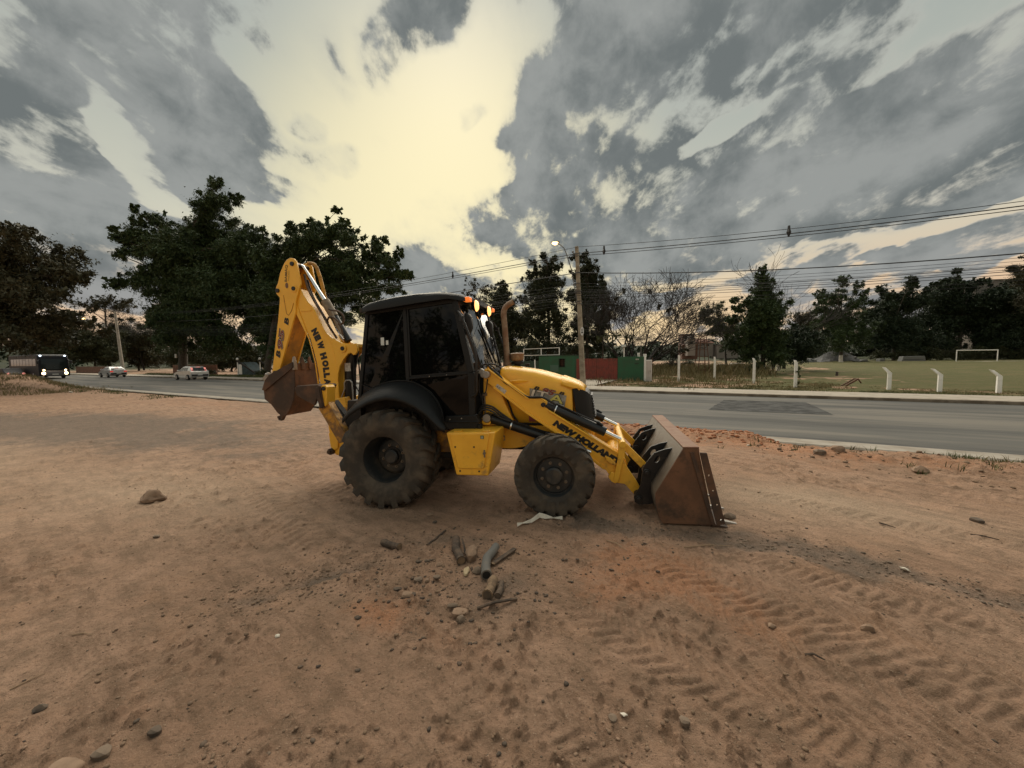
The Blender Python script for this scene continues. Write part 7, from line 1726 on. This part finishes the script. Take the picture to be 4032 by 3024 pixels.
def low_brick_wall(label, x0, y0, x1, y1, h, z):
    t = thing('brick_wall', label, 'wall', (x0, y0, z)); L = math.hypot(x1 - x0, y1 - y0); t.rotation_euler = (0, 0, math.atan2(y1 - y0, x1 - x0))
    b = MB(); b.box((0, 0, -.3), (L, .2, h)); b.build('wall_face', MAT['low_brick'], t); b = MB(); b.box((-.03, -.03, h + .002), (L + .03, .23, h + .07)); b.build('coping', MAT['concrete_dirty'], t)
low_brick_wall('low reddish brick wall behind the silver hatchback', -55.0, 62.5, -46.2, 60.2, 1.35, .15)
low_brick_wall('low grey-brown wall on the far verge between the bus and the sedan', -86.0, 76.0, -72, 70.5, 1.0, .3)
t = thing('notice_box', 'small white box nailed to the trunk of the tallest tree', 'box', (-49.7, 57.2, 2.65)); b = MB(); b.box((-.12, -.15, 0), (.12, 0, .55)); b.build('box_body', MAT['white_paint'], t, bevel=.02); b = MB(); b.box((-.10, -.17, .1), (.10, -.152, .45)); b.build('box_cover', MAT['paper'], t)

# ================================================================ vehicles on the road
mat('car_silver', (.62, .63, .62), .28, .35, noise=((.55, .56, .55), 2, .4, .6), coat=.8)
mat('car_grey', (.52, .53, .54), .28, .35, coat=.8)
mat('car_glass', (.012, .014, .016), .05, spec=.6)
mat('car_tyre', (.018, .017, .016), .85)
mat('alloy', (.36, .36, .36), .3, .8)
mat('tail_red', (.40, .02, .015), .25, emit=((1.0, .08, .05), .25))
mat('tail_red_bright', (.55, .16, .14), .25, emit=((1.0, .34, .27), .35))
mat('plate_white', (.6, .6, .58), .5)
mat('black_trim', (.012, .012, .013), .5)
def car(label, al, pe, colour, kind):
    t = thing('silver_car', label, 'car', rp(al, pe, road_z(pe)), RZ + math.pi, 'cars driving away')
    hw = .84
    if kind == 'hatch':
        low = [(-1.95, .30), (1.95, .30), (2.02, .52), (1.95, .72), (1.55, .86), (.85, .96), (-1.86, 1.02), (-2.02, .92), (-2.05, .55)]
        roof = [(.85, .95), (.15, 1.42), (-.35, 1.50), (-1.25, 1.47), (-1.62, 1.36), (-1.90, 1.00)]
    else:
        low = [(-2.1, .30), (2.1, .30), (2.2, .52), (2.12, .70), (1.6, .84), (.95, .93), (-1.7, .98), (-2.2, .95), (-2.25, .55)]
        roof = [(.95, .92), (.25, 1.36), (-.25, 1.45), (-1.05, 1.43), (-1.55, 1.25), (-2.0, .97)]
    b = MB()
    def ring(poly, y, k=1.0): return [(x, y, z) for x, z in poly]
    n = len(low)
    b.sweep([[(x * .985, -hw * .94, z if z > .4 else z + .03) for x, z in low], ring(low, -hw), ring(low, hw), [(x * .985, hw * .94, z if z > .4 else z + .03) for x, z in low]], closed_ring=True, cap=True)
    m_ = len(roof)
    b.sweep([[(x, -hw * (.97 - .26 * (z - .92) / .55), z) for x, z in roof], [(x, hw * (.97 - .26 * (z - .92) / .55), z) for x, z in roof]], closed_ring=True, cap=True)
    body = b.build('body', MAT[colour], t, bevel=.05, segs=3)
    for s in (-1, 1):
        for xa, xb in ((.62, -.30), (-.36, -1.15)) if kind == 'hatch' else ((.70, -.28), (-.34, -1.2)):
            def sy(z): return s * (hw * (.97 - .26 * (z - .92) / .55) + .012)
            zt = 1.36 if kind == 'hatch' else 1.31
            poly = [(xa, 1.02), (max(xb, xa - 1), 1.02), (xb, zt), (xa - .46 if xa > 0 else xa, zt)]
            b = MB(); b.add([(x, sy(z), z) for x, z in poly], [(0, 1, 2, 3)]); b.build('side_window', MAT['car_glass'], t, smooth=0)
        for x in (1.28, -1.28):
            b = MB(); b.lathe([(.0, -.10), (.20, -.10), (.29, -.09), (.31, -.05), (.31, .08), (.0, .08)], (0, 0, 0), 20); w = b.build('wheel', MAT['car_tyre'], t, smooth=40); w.location = (x, s * .78, .31)
            if s > 0: w.rotation_euler = (0, 0, math.pi)
            b = MB(); b.lathe([(0, -.105), (.19, -.108), (.20, -.101)], (0, 0, 0), 16); b.build('rim', MAT['alloy'], w)
        b = MB(); b.box((.55, s * .86 - .06, .95), (.72, s * .86 + .10 * s + .03, 1.10)); b.build('wing_mirror', MAT[colour], t, bevel=.02)
        if kind == 'hatch':
            b = MB(); b.prism([(-1.93, .98), (-1.70, 1.36), (-1.58, 1.36), (-1.76, .98)], *sorted((s * .68, s * .50))); b.build('tail_lamp', MAT['tail_red_bright'], t, bevel=.02)
        else:
            b = MB(); b.box((-2.275, s * .82 - (.30 if s > 0 else 0), .74), (-2.15, s * .82 + (.30 if s < 0 else 0), .90)); b.build('tail_lamp', MAT['tail_red'], t, bevel=.02)
    zt, zb, xt, xb = (1.36, 1.03, -1.655, -1.905) if kind == 'hatch' else (1.25, 1.02, -1.58, -1.95)
    b = MB(); b.add([(xb - .012, -.66, zb), (xt - .012, -.54, zt), (xt - .012, .54, zt), (xb - .012, .66, zb)], [(0, 1, 2, 3)]); b.build('rear_window', MAT['car_glass'], t, smooth=0)
    b = MB(); b.box((xt - .05, -.20, zt + .02), (xt + .02, .20, zt + .065)); b.build('brake_lamp', MAT['tail_red_bright'], t)
    xr = -2.07 if kind == 'hatch' else -2.27
    b = MB(); b.box((xr - .02, -.75, .44), (xr + .05, .75, .62)); b.build('bumper_trim', MAT['black_trim'], t, bevel=.02)
    b = MB(); b.box((xr - .035, -.22, .52), (xr - .021, .22, .64)); b.build('number_plate', MAT['plate_white'], t)
    b = MB(); b.add([(.83, -.70, .97), (.18, -.56, 1.39), (.18, .56, 1.39), (.83, .70, .97)], [(0, 1, 2, 3)]); b.build('windscreen', MAT['car_glass'], t, smooth=0)
    return t
car('silver hatchback driving away on the road below the tallest tree', -51.6, 20.0, 'car_silver', 'hatch')
car('silver sedan with lit tail lamps in front of the leaning concrete pole', -73.4, 19.6, 'car_grey', 'sedan')

mat('bus_paint', (.012, .012, .016), .6, spec=.2); mat('bus_silver', (.13, .13, .14), .35, .3, coat=.3); mat('headlight', (1, .9, .7), .3, emit=((1.0, .66, .34), 5.0)); mat('marker_blue', (.8, .9, 1), .3, emit=((.75, .88, 1.0), 2.0)); mat('bus_glass', (.020, .025, .026), .12, spec=.22)
bus = thing('bus', 'dark passenger bus coming towards the camera with headlights on, under the left tree', 'bus', rp(-74.3, 14.6, road_z(15)), RZ)
b = MB(); L0, L1, bw = -15.0, 0.0, 1.30
prof = [(L0, .35), (L1 + .05, .35), (L1 + .12, .62), (L1 + .08, 1.15), (L1 - .12, 2.35), (L1 - .45, 2.95), (L1 - 1.0, 3.10), (L0 + .3, 3.10), (L0, 2.9)]
b.prism(prof, -bw, bw); b.build('body', MAT['bus_paint'], bus, bevel=.12, segs=3)
b = MB(); b.sweep([[(L1 + .17 - .10 * (y / 1.1) ** 2, y, .42), (L1 + .22 - .12 * (y / 1.1) ** 2, y, .70), (L1 + .17 - .10 * (y / 1.1) ** 2, y, 1.00)] for y in [-1.18 + 2.36 * i / 10 for i in range(11)]]); b.build('front_bumper', MAT['bus_silver'], bus, smooth=50)
b = MB(); b.sweep([[(L1 + .22 - .12 * (y / 1.1) ** 2 - (zz - 1.2) * .14 - (.10 if zz > 2.3 else 0), y * (1 - .03 * (zz - 1.2)), zz) for zz in (1.28 - .10 * (1 - (y / 1.1) ** 2), 1.8, 2.30, 2.52)] for y in [-1.10 + 2.20 * i / 10 for i in range(11)]]); b.build('windscreen', MAT['bus_glass'], bus, smooth=50)
b = MB(); b.sweep([[(L1 + .215 - .12 * (y / 1.0) ** 2, y, 1.03 - .06 * (1 - (y / 1.0) ** 2)), (L1 + .215 - .12 * (y / 1.0) ** 2, y, 1.09 - .06 * (1 - (y / 1.0) ** 2))] for y in [-.85 + 1.7 * i / 10 for i in range(11)]]); b.build('grille_strip', MAT['chrome'], bus, smooth=50)
b = MB(); b.sweep([[(L1 - .28, y, 2.60), (L1 - .45, y, 2.94)] for y in (-1.0, 0, 1.0)]); b.build('destination_board', MAT['bus_silver'], bus)
for s in (-1, 1):
    b = MB(); b.lathe([(0, .10), (.12, .08), (.18, .02), (.19, -.04)], (L1 + .10, s * .93, .72), 16, 'x'); b.build('headlight', MAT['headlight'], bus, smooth=60)
    b = MB(); b.lathe([(0, .06), (.09, .04), (.10, 0)], (L1 + .14, s * .90, 1.12), 12, 'x'); b.build('position_lamp', MAT['headlight'], bus, smooth=60)
    b = MB(); b.lathe([(0, .10), (.09, .05), (.10, -.05)], (L1 - .38, s * 1.02, 2.92), 12, 'x'); b.build('marker_lamp', MAT['marker_blue'], bus, smooth=60)
    b = MB(); b.bar((L1 - .1, s * 1.15, 2.45), (L1 + .25, s * 1.36, 2.30), .04, .04); mm = b.build('mirror_arm', MAT['black_trim'], bus); b = MB(); b.cbox((L1 + .27, s * 1.38, 2.10), (.10, .20, .40)); b.build('mirror', MAT['black_trim'], mm, bevel=.03)
    for x in (-2.4, -10.4):
        b = MB(); b.lathe([(0, -.12), (.30, -.12), (.44, -.10), (.47, -.05), (.47, .15), (0, .15)], (0, 0, 0), 22); w = b.build('wheel', MAT['car_tyre'], bus, smooth=40); w.location = (x, s * (bw - .08), .47)
        if s > 0: w.rotation_euler = (0, 0, math.pi)
        b = MB(); b.lathe([(0, -.13), (.24, -.135), (.26, -.121)], (0, 0, 0), 16); b.build('rim', MAT['alloy'], w)
    for k in range(8):
        x0 = -1.1 - k * 1.58
        b = MB(); b.box((x0 - 1.42, s * (bw + .002) - .006, 1.65), (x0, s * (bw + .002) + .006, 2.55)); b.build('side_window', MAT['bus_glass'], bus)
b = MB(); b.box((L1 + .225, -.26, .52), (L1 + .24, .26, .66)); b.build('number_plate', MAT['plate_white'], bus)
b = MB(); b.bar((L1 + .22, -.3, 1.35), (L1 + .12, .25, 1.75), .03, .02); b.build('wiper', MAT['black_trim'], bus)
tl = thing('car', 'dark car with a glowing red tail lamp behind the bus at the left edge', 'car', rp(-80.5, 12.2, .02), RZ)
b = MB(); b.prism([(-2, .3), (2, .3), (2.05, .6), (1.6, .85), (.9, .95), (.3, 1.4), (-1.0, 1.42), (-1.7, 1.0), (-2.05, .9)], -.82, .82); b.build('body', MAT['bus_paint'], tl, bevel=.08, segs=3)
for s in (-1, 1):
    for x in (-1.3, 1.3):
        b = MB(); b.lathe([(0, -.1), (.30, -.09), (.31, .08), (0, .08)], (x, s * .78, .31), 16); b.build('wheel', MAT['car_tyre'], tl)
    b = MB(); b.lathe([(0, .1), (.14, .05), (.15, 0)], (2.0, s * .6, .72), 12, 'x'); b.build('tail_lamp', MAT['tail_red_bright'], tl, smooth=60)

# ================================================================ debris on the dirt
mat('wood_old', (.120, .082, .056), .9, noise=((.055, .040, .030), 14, .40, .62), bump=(60, .5, .006))
mat('wood_cut', (.22, .145, .085), .9, noise=((.13, .085, .052), 20, .4, .6))
mat('stone_tan', (.27, .178, .118), .93, noise=((.17, .11, .072), 9, .4, .65), bump=(40, .4, .006))
mat('stone_grey', (.20, .145, .102), .93, noise=((.12, .088, .064), 9, .4, .65), bump=(40, .4, .006))
mat('stone_dark', (.120, .088, .064), .95, noise=((.055, .042, .032), 9, .4, .65))
mat('rubber_grey', (.120, .115, .105), .8, noise=((.17, .14, .11), 8, .45, .7), bump=(50, .2, .004))
mat('litter_white', (.62, .56, .47), .8, noise=((.45, .38, .30), 8, .45, .7))
mat('dry_stem', (.30, .21, .13), .9)
mat('bone_pale', (.40, .31, .19), .85)
def ground_thing(name, label, cat, x, y, rz=0.0, dz=0.0, group=None):
    return thing(name, label, cat, (x, y, gz(x, y) + dz), rz, group)
def log(name, label, pts, r, m='wood_old', cut='wood_cut', seed=1, cat='log', n=10):
    rng = random.Random(seed); x, y = pts[0][0], pts[0][1]
    t = ground_thing(name, label, cat, x, y)
    P = []
    for i, q in enumerate(pts):
        z = gz(q[0], q[1]) - t.location.z + (q[2] if len(q) > 2 else 0) + r * .8
        P.append(Vector((q[0] - x, q[1] - y, z)))
    fine = []
    for a, b_ in zip(P[:-1], P[1:]):
        for k in range(4): fine.append(a.lerp(b_, k / 4) + Vector((rng.uniform(-1, 1), rng.uniform(-1, 1), rng.uniform(-1, 1))) * r * .10)
    fine.append(P[-1])
    b = MB(); b.tube(fine, [r * rng.uniform(.86, 1.1) for _ in fine], n); b.build('wood', MAT[m], t, smooth=50)
    if cut:
        b = MB(); d = (fine[-1] - fine[-2]).normalized(); b.tube([fine[-1] + d * .001, fine[-1] + d * .004], r * .82, n); b.build('cut_end', MAT[cut], t)
    return t
log('log', 'short dark log lying alone in front of the rear wheel', [(-1.36, 3.88), (-1.25, 3.80), (-1.14, 3.73)], .036, seed=2)
log('stick', 'thin dark curved stick on the dirt right of the short log', [(-.88, 3.79), (-.82, 3.93), (-.75, 4.13)], .011, cut=None, seed=3, cat='stick', n=6)
log('log', 'long broken dark log beside the round tan stone', [(-.59, 3.84), (-.56, 3.62), (-.48, 3.40)], .042, seed=4)
log('stick', 'small forked twig lying across the long broken log', [(-.52, 3.78, .05), (-.48, 3.62, .05), (-.46, 3.55, .0)], .010, cut=None, seed=5, cat='stick', n=5)
log('wood_chunk', 'split pale wood chunk in front of the grey pipe', [(-.17, 3.10), (-.19, 3.0), (-.21, 2.90)], .042, 'wood_cut', 'wood_old', seed=6, cat='wood')
log('wood_chunk', 'dark bark strip leaning beside the split pale chunk', [(-.10, 3.08, .0), (-.11, 2.97), (-.13, 2.90)], .026, 'wood_old', None, seed=7, cat='wood')
log('stick', 'dark stick lying below the split pale wood chunk', [(-.28, 2.78), (-.15, 2.80), (.02, 2.88)], .012, cut=None, seed=8, cat='stick', n=6)
t = ground_thing('grey_pipe', 'bent grey pipe piece lying among the logs', 'pipe', -.18, 3.60)
pp = [Vector((x + .18, y - 3.60, gz(x, y) - t.location.z + .045)) for x, y in ((-.17, 3.62), (-.20, 3.52), (-.245, 3.40), (-.25, 3.28), (-.235, 3.16))]
b = MB(); b.tube(pp, [.036, .040, .041, .041, .042], 16, cap=False); b.build('pipe_wall', MAT['rubber_grey'], t, smooth=60)
b = MB(); d = (pp[-1] - pp[-2]).normalized(); b.tube([pp[-1] - d * .02, pp[-1] + d * .006], .047, 16); rr = b.build('pipe_collar', MAT['rubber_grey'], t, bevel=.003)
b = MB(); b.tube([pp[-1] + d * .0065, pp[-1] + d * .008], .034, 16); b.build('bore_shade', MAT['shade_black'], t)  # dark disc on the closed end, painted as the shaded hollow
t = ground_thing('plank', 'narrow grey-brown plank piece right of the grey pipe', 'plank', -.18, 3.37); b = MB(); b.bar((0, 0, .02), (.19, .23, .035), .042, .018); b.build('plank_body', MAT['wood_old'], t, bevel=.003)
b = MB(); b.bar((-.015, -.02, .018), (.0, -.002, .02), .04, .016); b.build('cut_end', MAT['wood_cut'], t)
def stone(label, x, y, s, m, seed, n=2, name='stone', cat='stone', group=None, sink=.36):
    rng = random.Random(seed); t = ground_thing(name, label, cat, x, y, 0, 0, group)
    b = MB()
    bm = bmesh.new(); bmesh.ops.create_icosphere(bm, subdivisions=n, radius=1.0)
    ph = [rng.uniform(0, 6.28) for _ in range(6)]
    for v in bm.verts:
        p = v.co; k = 1 + .16 * math.sin(p.x * 3.1 + ph[0]) + .13 * math.sin(p.y * 3.7 + ph[1]) + .12 * math.sin(p.z * 4.3 + ph[2]) + rng.uniform(-.05, .05)
        v.co = Vector((p.x * s[0] * k, p.y * s[1] * k, p.z * s[2] * k + s[2] * (1 - sink * 2)))
    for f in bm.faces: b.f.append(tuple(v.index for v in f.verts)); b.m.append(0)
    b.v = [tuple(v.co) for v in bm.verts]; bm.free()
    o = b.build('stone_body', MAT[m], t, smooth=28); t.rotation_euler = (0, 0, rng.uniform(0, 6.28) if s[0] == s[1] else 0)
    return t
stone('round tan stone wedged against the long broken log', -.40, 3.50, (.075, .085, .075), 'stone_tan', 1)
stone('small pale yellow chip of wood below the round tan stone', -.42, 3.26, (.026, .060, .03), 'bone_pale', 2, name='wood_chip', cat='wood chip')
stone('grey stone between the pale chip and the grey pipe', -.32, 3.27, (.055, .04, .035), 'stone_grey', 3)
stone('large flat tan rock alone on the open dirt at left', -4.96, 5.18, (.175, .10, .085), 'stone_tan', 4, 3)
stone('low pale rock at the very bottom left of the view', -2.14, 1.70, (.08, .05, .03), 'stone_tan', 5, 3)
ST = [(-.82, 3.17, .034, 'stone_grey', 'grey stone, biggest of the pebble row left of the grey pipe'), (-.74, 3.16, .022, 'stone_tan', 'small tan stone second in the pebble row left of the grey pipe'), (-.66, 3.16, .026, 'stone_grey', 'stone at the right end of the pebble row left of the grey pipe'), (-.97, 3.05, .022, 'stone_dark', 'small black stone near the orange dirt patch'),
      (-.86, 2.98, .034, 'stone_tan', 'tan stone touching a small dark one above the orange patch'), (-.81, 2.98, .020, 'stone_dark', 'small dark stone touching the tan one above the orange patch'), (-.47, 2.81, .026, 'stone_grey', 'grey stone behind the pale stone pair below the logs'), (-.40, 2.72, .044, 'stone_tan', 'pale-faced stone, larger of the pair below the logs'), (-.39, 2.66, .03, 'stone_grey', 'smaller stone of the pair below the logs'),
      (-.88, 3.45, .022, 'stone_dark', 'dark pebble left of the long broken log'), (-.80, 3.44, .02, 'stone_dark', 'second dark pebble left of the long broken log'), (-.68, 3.38, .024, 'stone_tan', 'tan pebble just left of the long broken log'), (-2.70, 2.06, .028, 'stone_dark', 'dark clod on the bare dirt at lower left'), (-1.89, 1.90, .026, 'stone_dark', 'black clod near the bottom edge, left of centre'), (-2.05, 1.79, .034, 'stone_grey', 'crumbled grey clod right of the low pale rock'),
      (.89, 1.90, .024, 'stone_grey', 'round grey stone near the bottom edge among the wheel tracks'), (.52, 1.93, .022, 'stone_grey', 'round brown stone beside the white scrap near the bottom'), (6.20, 7.22, .10, 'stone_tan', 'pale rounded stone on the berm near the gutter at right'), (5.7, 7.05, .09, 'stone_grey', 'grey flat stone on the berm left of the pale one'), (6.54, 6.08, .10, 'stone_tan', 'brown rock on the rough berm, lower right of the pale stone'), (5.27, 4.25, .05, 'stone_dark', 'dark clump sticking up from the dirt at far right'),
      (2.40, 4.16, .055, 'stone_grey', 'flat grey stone in front of the bucket tip'), (-1.02, 4.62, .03, 'stone_tan', 'small flat stone in front of the tool box'), (-.92, 4.38, .024, 'stone_dark', 'dark pebble between the wheels, behind the curved stick'), (-4.0, 4.2, .03, 'stone_grey', 'small stone right of the flat tan rock'), (1.78, 2.55, .024, 'stone_tan', 'flat pale stone in the wheel tracks at right'), (2.37, 2.48, .032, 'stone_tan', 'long flat pale stone on the tracks farther right')]
for i, (x, y, r, m, lab) in enumerate(ST): stone(lab, x, y, (r * 1.2, r, r * .75), m, 20 + i)
t = ground_thing('paper_strip', 'torn white strip lying in front of the front wheel', 'litter', .04, 4.15)
b = MB(); PS = [(.04, 4.15), (.10, 4.20), (.20, 4.24), (.30, 4.32), (.36, 4.30), (.46, 4.29), (.56, 4.29)]
b.sweep([[(x - .04, y - 4.15 - .020, gz(x, y - .02) - t.location.z + .014 + .012 * (i % 2)), (x - .04, y - 4.15 + .022, gz(x, y + .02) - t.location.z + .020 + .018 * ((i + 1) % 2))] for i, (x, y) in enumerate(PS)])
o = b.build('strip', MAT['litter_white'], t, smooth=0); o.modifiers.new('thickness', 'SOLIDIFY').thickness = .004
for x, y, s, lab in [(3.26, 3.10, .040, 'white crumpled scrap on the dark dirt band at right'), (.58, 1.94, .022, 'small white scrap beside a brown stone near the bottom'), (-1.66, 2.57, .024, 'white crumbled scrap on the dirt at lower left of the orange patch'), (4.9, 7.9, .045, 'small white scrap on the red heap by the road'), (-3.0, 7.7, .05, 'white scrap on the dirt behind the digger bucket'), (-29.2, 25.4, .16, 'white scrap on the grassy mound at left')]:
    rng = random.Random(int(x * 100)); t = ground_thing('litter', lab, 'litter', x, y); b = MB(); b.rock((0, 0, s * .35), (s, s * .7, s * .35), rng, 1); b.build('scrap', MAT['litter_white'], t, smooth=0)
TW = [((.93, 3.74), (1.07, 3.52), .006, 'thin straw lying left of the front bucket tracks'), ((1.62, 3.55), (2.08, 3.55), .005, 'long thin straw on the orange dirt below the bucket'), ((3.94, 4.04), (4.01, 3.93), .008, 'short dark twig at right of the bucket'), ((4.73, 3.87), (4.90, 3.77), .008, 'thin dark twig near the right edge'), ((-3.2, 2.66), (-3.05, 2.66), .004, 'pale straw on the bare dirt at lower left'), ((-3.05, 2.2), (-2.98, 2.32), .004, 'thin pale straw near the left bottom'), ((.28, 4.55), (.62, 4.50), .010, 'broken dark twigs at the foot of the front wheel'), ((.40, 4.62), (.55, 4.42), .008, 'crossed dark twig at the foot of the front wheel'), ((1.82, 2.30), (1.90, 2.24), .008, 'small dark twig in the wheel tracks')]
for (a, c_, r, lab) in TW:
    t = ground_thing('twig', lab, 'twig', a[0], a[1]); b = MB(); m_ = ((a[0] + c_[0]) / 2, (a[1] + c_[1]) / 2 + .012)
    b.tube([(q[0] - a[0], q[1] - a[1], gz(q[0], q[1]) - t.location.z + r * 1.5) for q in (a, m_, c_)], [r, r * .9, r * .5], 5); b.build('stem', MAT['dry_stem' if r < .0065 else 'wood_old'], t)

# countless pebbles and clods
def scatter(name, m, n, seed, region, smin, smax, flat=.6):
    rg = np.random.default_rng(seed)
    bm = bmesh.new(); bmesh.ops.create_icosphere(bm, subdivisions=1, radius=1.0)
    base = np.array([v.co[:] for v in bm.verts]); fc = np.array([[v.index for v in f.verts] for f in bm.faces]); bm.free()
    x, y = region(rg, n); n = len(x)
    z = ground_height(x, y)
    s = smin * (smax / smin) ** (rg.random(n) ** 2.2)
    ang = rg.random(n) * 6.283
    V = base[None] * (0.72 + .5 * rg.random((n, len(base), 1)))
    V = V * np.stack([s * (1 + .5 * rg.random(n)), s, s * flat * (.7 + .5 * rg.random(n))], -1)[:, None, :]
    c, sn = np.cos(ang)[:, None], np.sin(ang)[:, None]
    X = V[..., 0] * c - V[..., 1] * sn + x[:, None]; Yv = V[..., 0] * sn + V[..., 1] * c + y[:, None]; Z = V[..., 2] + z[:, None] + (s * .22)[:, None]
    f = fc[None] + (np.arange(n) * len(base))[:, None, None]
    tag(raw_mesh(name, np.stack([X, Yv, Z], -1).reshape(-1, 3), f.reshape(-1, 3), m, smooth=False), kind='stuff')
def wide(rg, n):
    r = 1.5 + 10 * rg.random(n) ** 1.6; a = R(-60) + R(120) * rg.random(n); x, y = r * np.sin(a), r * np.cos(a)
    k = (x * ROAD_N.x + y * ROAD_N.y < 9.4) & (rg.random(n) < .25 + .9 * sstep(fbm(x * .8, y * .8, 3, 131), .42, .62)); return x[k], y[k]
def around(cx, cy, sx, sy, ang=0.0):
    def f(rg, n):
        u, v = rg.normal(size=n) * sx, rg.normal(size=n) * sy; c, s = math.cos(ang), math.sin(ang)
        return cx + u * c - v * s, cy + u * s + v * c
    return f
def heap_line(rg, n):
    al = -8.5 + 9.8 * rg.random(n); pe = 10.3 + .42 * rg.normal(size=n); return ROAD_T.x * al + ROAD_N.x * pe, ROAD_T.y * al + ROAD_N.y * pe
def berm_line(rg, n):
    al = .5 + 9 * rg.random(n); pe = 9.1 + .55 * rg.normal(size=n); return ROAD_T.x * al + ROAD_N.x * pe, ROAD_T.y * al + ROAD_N.y * pe
def band_line(rg, n):
    i = rg.integers(0, len(DARK_BAND) - 1, n); u = rg.random(n); P = np.array(DARK_BAND); q = P[i] + (P[i + 1] - P[i]) * u[:, None] + rg.normal(size=(n, 2)) * .14; return q[:, 0], q[:, 1]
mat('clod_red', (.40, .165, .078), .95, noise=((.29, .12, .058), 9, .4, .65))
mat('clod_brown', (.215, .140, .088), .95, noise=((.14, .092, .060), 9, .4, .65))
scatter('pebbles', MAT['clod_brown'], 4200, 1, wide, .003, .014)
scatter('pale_grit', MAT['stone_tan'], 2600, 2, wide, .003, .012)
scatter('dark_crumbs', MAT['stone_dark'], 700, 3, wide, .003, .015, .45)
scatter('rubble', MAT['clod_brown'], 620, 4, around(-.45, 3.15, .55, .40, .3), .003, .018)
scatter('rubble', MAT['stone_grey'], 200, 5, around(-.5, 3.3, .6, .5, .2), .003, .016)
scatter('dark_crumbs', MAT['clod_brown'], 500, 6, around(-1.9, 3.2, .42, .22, .45), .004, .018, .5)
scatter('red_clods', MAT['clod_red'], 2200, 7, heap_line, .008, .055)
scatter('berm_clods', MAT['clod_brown'], 800, 8, berm_line, .006, .045)
scatter('grit', MAT['stone_grey'], 1000, 9, band_line, .003, .018)
scatter('wood_litter', MAT['wood_old'], 500, 10, around(-.3, 3.35, .75, .6, .2), .004, .02, .35)

# ---------------------------------------------------------------- grass on the verges and the field
def blades(name, x, y, h, w, m, seed, tuft=7, spread=.05):
    rg = np.random.default_rng(seed); n = len(x)
    X = np.repeat(x, tuft) + rg.normal(size=n * tuft) * spread; Yv = np.repeat(y, tuft) + rg.normal(size=n * tuft) * spread
    Z = ground_height(X, Yv) - .01; H = np.repeat(h, tuft) * (.5 + .8 * rg.random(n * tuft)); W2 = w * (.6 + .8 * rg.random(n * tuft))
    a = rg.random(n * tuft) * 6.283; ln = H * (.15 + .7 * rg.random(n * tuft)); la = rg.random(n * tuft) * 6.283
    p = np.stack([X, Yv, Z], -1); sd = np.stack([np.cos(a) * W2, np.sin(a) * W2, np.zeros_like(a)], -1)
    m1 = p + np.stack([np.cos(la) * ln * .35, np.sin(la) * ln * .35, H * .6], -1); tip = p + np.stack([np.cos(la) * ln, np.sin(la) * ln, H], -1)
    v = np.stack([p - sd, p + sd, m1 + sd * .7, m1 - sd * .7, tip], 1).reshape(-1, 3); k = len(X); i = np.arange(k) * 5
    f = np.concatenate([np.stack([i, i + 1, i + 2], -1), np.stack([i, i + 2, i + 3], -1), np.stack([i + 3, i + 2, i + 4], -1)])
    return tag(raw_mesh(name, v, f, m), kind='stuff')
mat('grass_green', (.095, .105, .030), .8, noise=((.060, .075, .022), 3, .4, .6)); mat('grass_dry', (.210, .160, .075), .85, noise=((.130, .115, .045), 2, .4, .6))
def verge(n, al0, al1, pe, sd, seed, thr, hmin, hmax, name, m, tuft=8, spread=.06, w=.006):
    rg = np.random.default_rng(seed); al = al0 + (al1 - al0) * rg.random(n); p = pe + sd * rg.normal(size=n)
    x, y = ROAD_T.x * al + ROAD_N.x * p, ROAD_T.y * al + ROAD_N.y * p
    k = fbm(x * .9, y * .9, 3, seed) > thr; x, y = x[k], y[k]
    blades(name, x, y, hmin + (hmax - hmin) * rg.random(len(x)), w, m, seed + 1, tuft, spread)
verge(380, 3.6, 10, 9.85, .13, 201, .50, .04, .11, 'roadside_grass', MAT['grass_green'])
verge(260, 3.6, 10, 9.7, .2, 203, .48, .04, .12, 'roadside_grass', MAT['grass_dry'])
verge(50, -1, 4, 9.3, .6, 205, .5, .05, .14, 'roadside_grass', MAT['grass_green'], 10, .05)
verge(500, -52, -27, 9.4, .4, 207, .48, .06, .16, 'mound_grass', MAT['grass_green'], 8, .12, .012)
verge(900, -60, -38, 8.0, 1.6, 209, .42, .10, .28, 'mound_grass', MAT['grass_dry'], 8, .15, .014)
verge(1500, -10, 20, 24.9, .22, 211, .46, .06, .16, 'verge_grass', MAT['grass_green'], 8, .08, .009)
verge(3200, -9, 20, 26.2, 1.1, 213, .45, .03, .09, 'verge_grass', MAT['grass_dry'], 7, .10, .010)
verge(700, -12, 20, 21.88, .05, 215, .55, .04, .11, 'kerb_weeds', MAT['grass_green'], 7, .05, .008)
verge(2000, -9, 6, 29, 2.0, 217, .44, .04, .13, 'field_grass', MAT['grass_dry'], 7, .14, .014)
verge(2600, -10, 2, 40, 6.0, 219, .48, .12, .40, 'field_grass', MAT['grass_dry'], 7, .2, .02)
verge(2200, -14, 4, 52, 5.0, 221, .42, .3, 1.0, 'tall_scrub', MAT['grass_dry'], 8, .35, .04)
verge(1800, -80, -40, 25.3, .5, 223, .42, .10, .35, 'verge_grass', MAT['grass_green'], 8, .15, .02)
for x, y, h in [(-6.2, 7.55, .05), (-4.9, 7.3, .05), (-2.8, 4.98, .05), (4.0, 6.75, .10), (3.6, 7.6, .12)]:
    pass
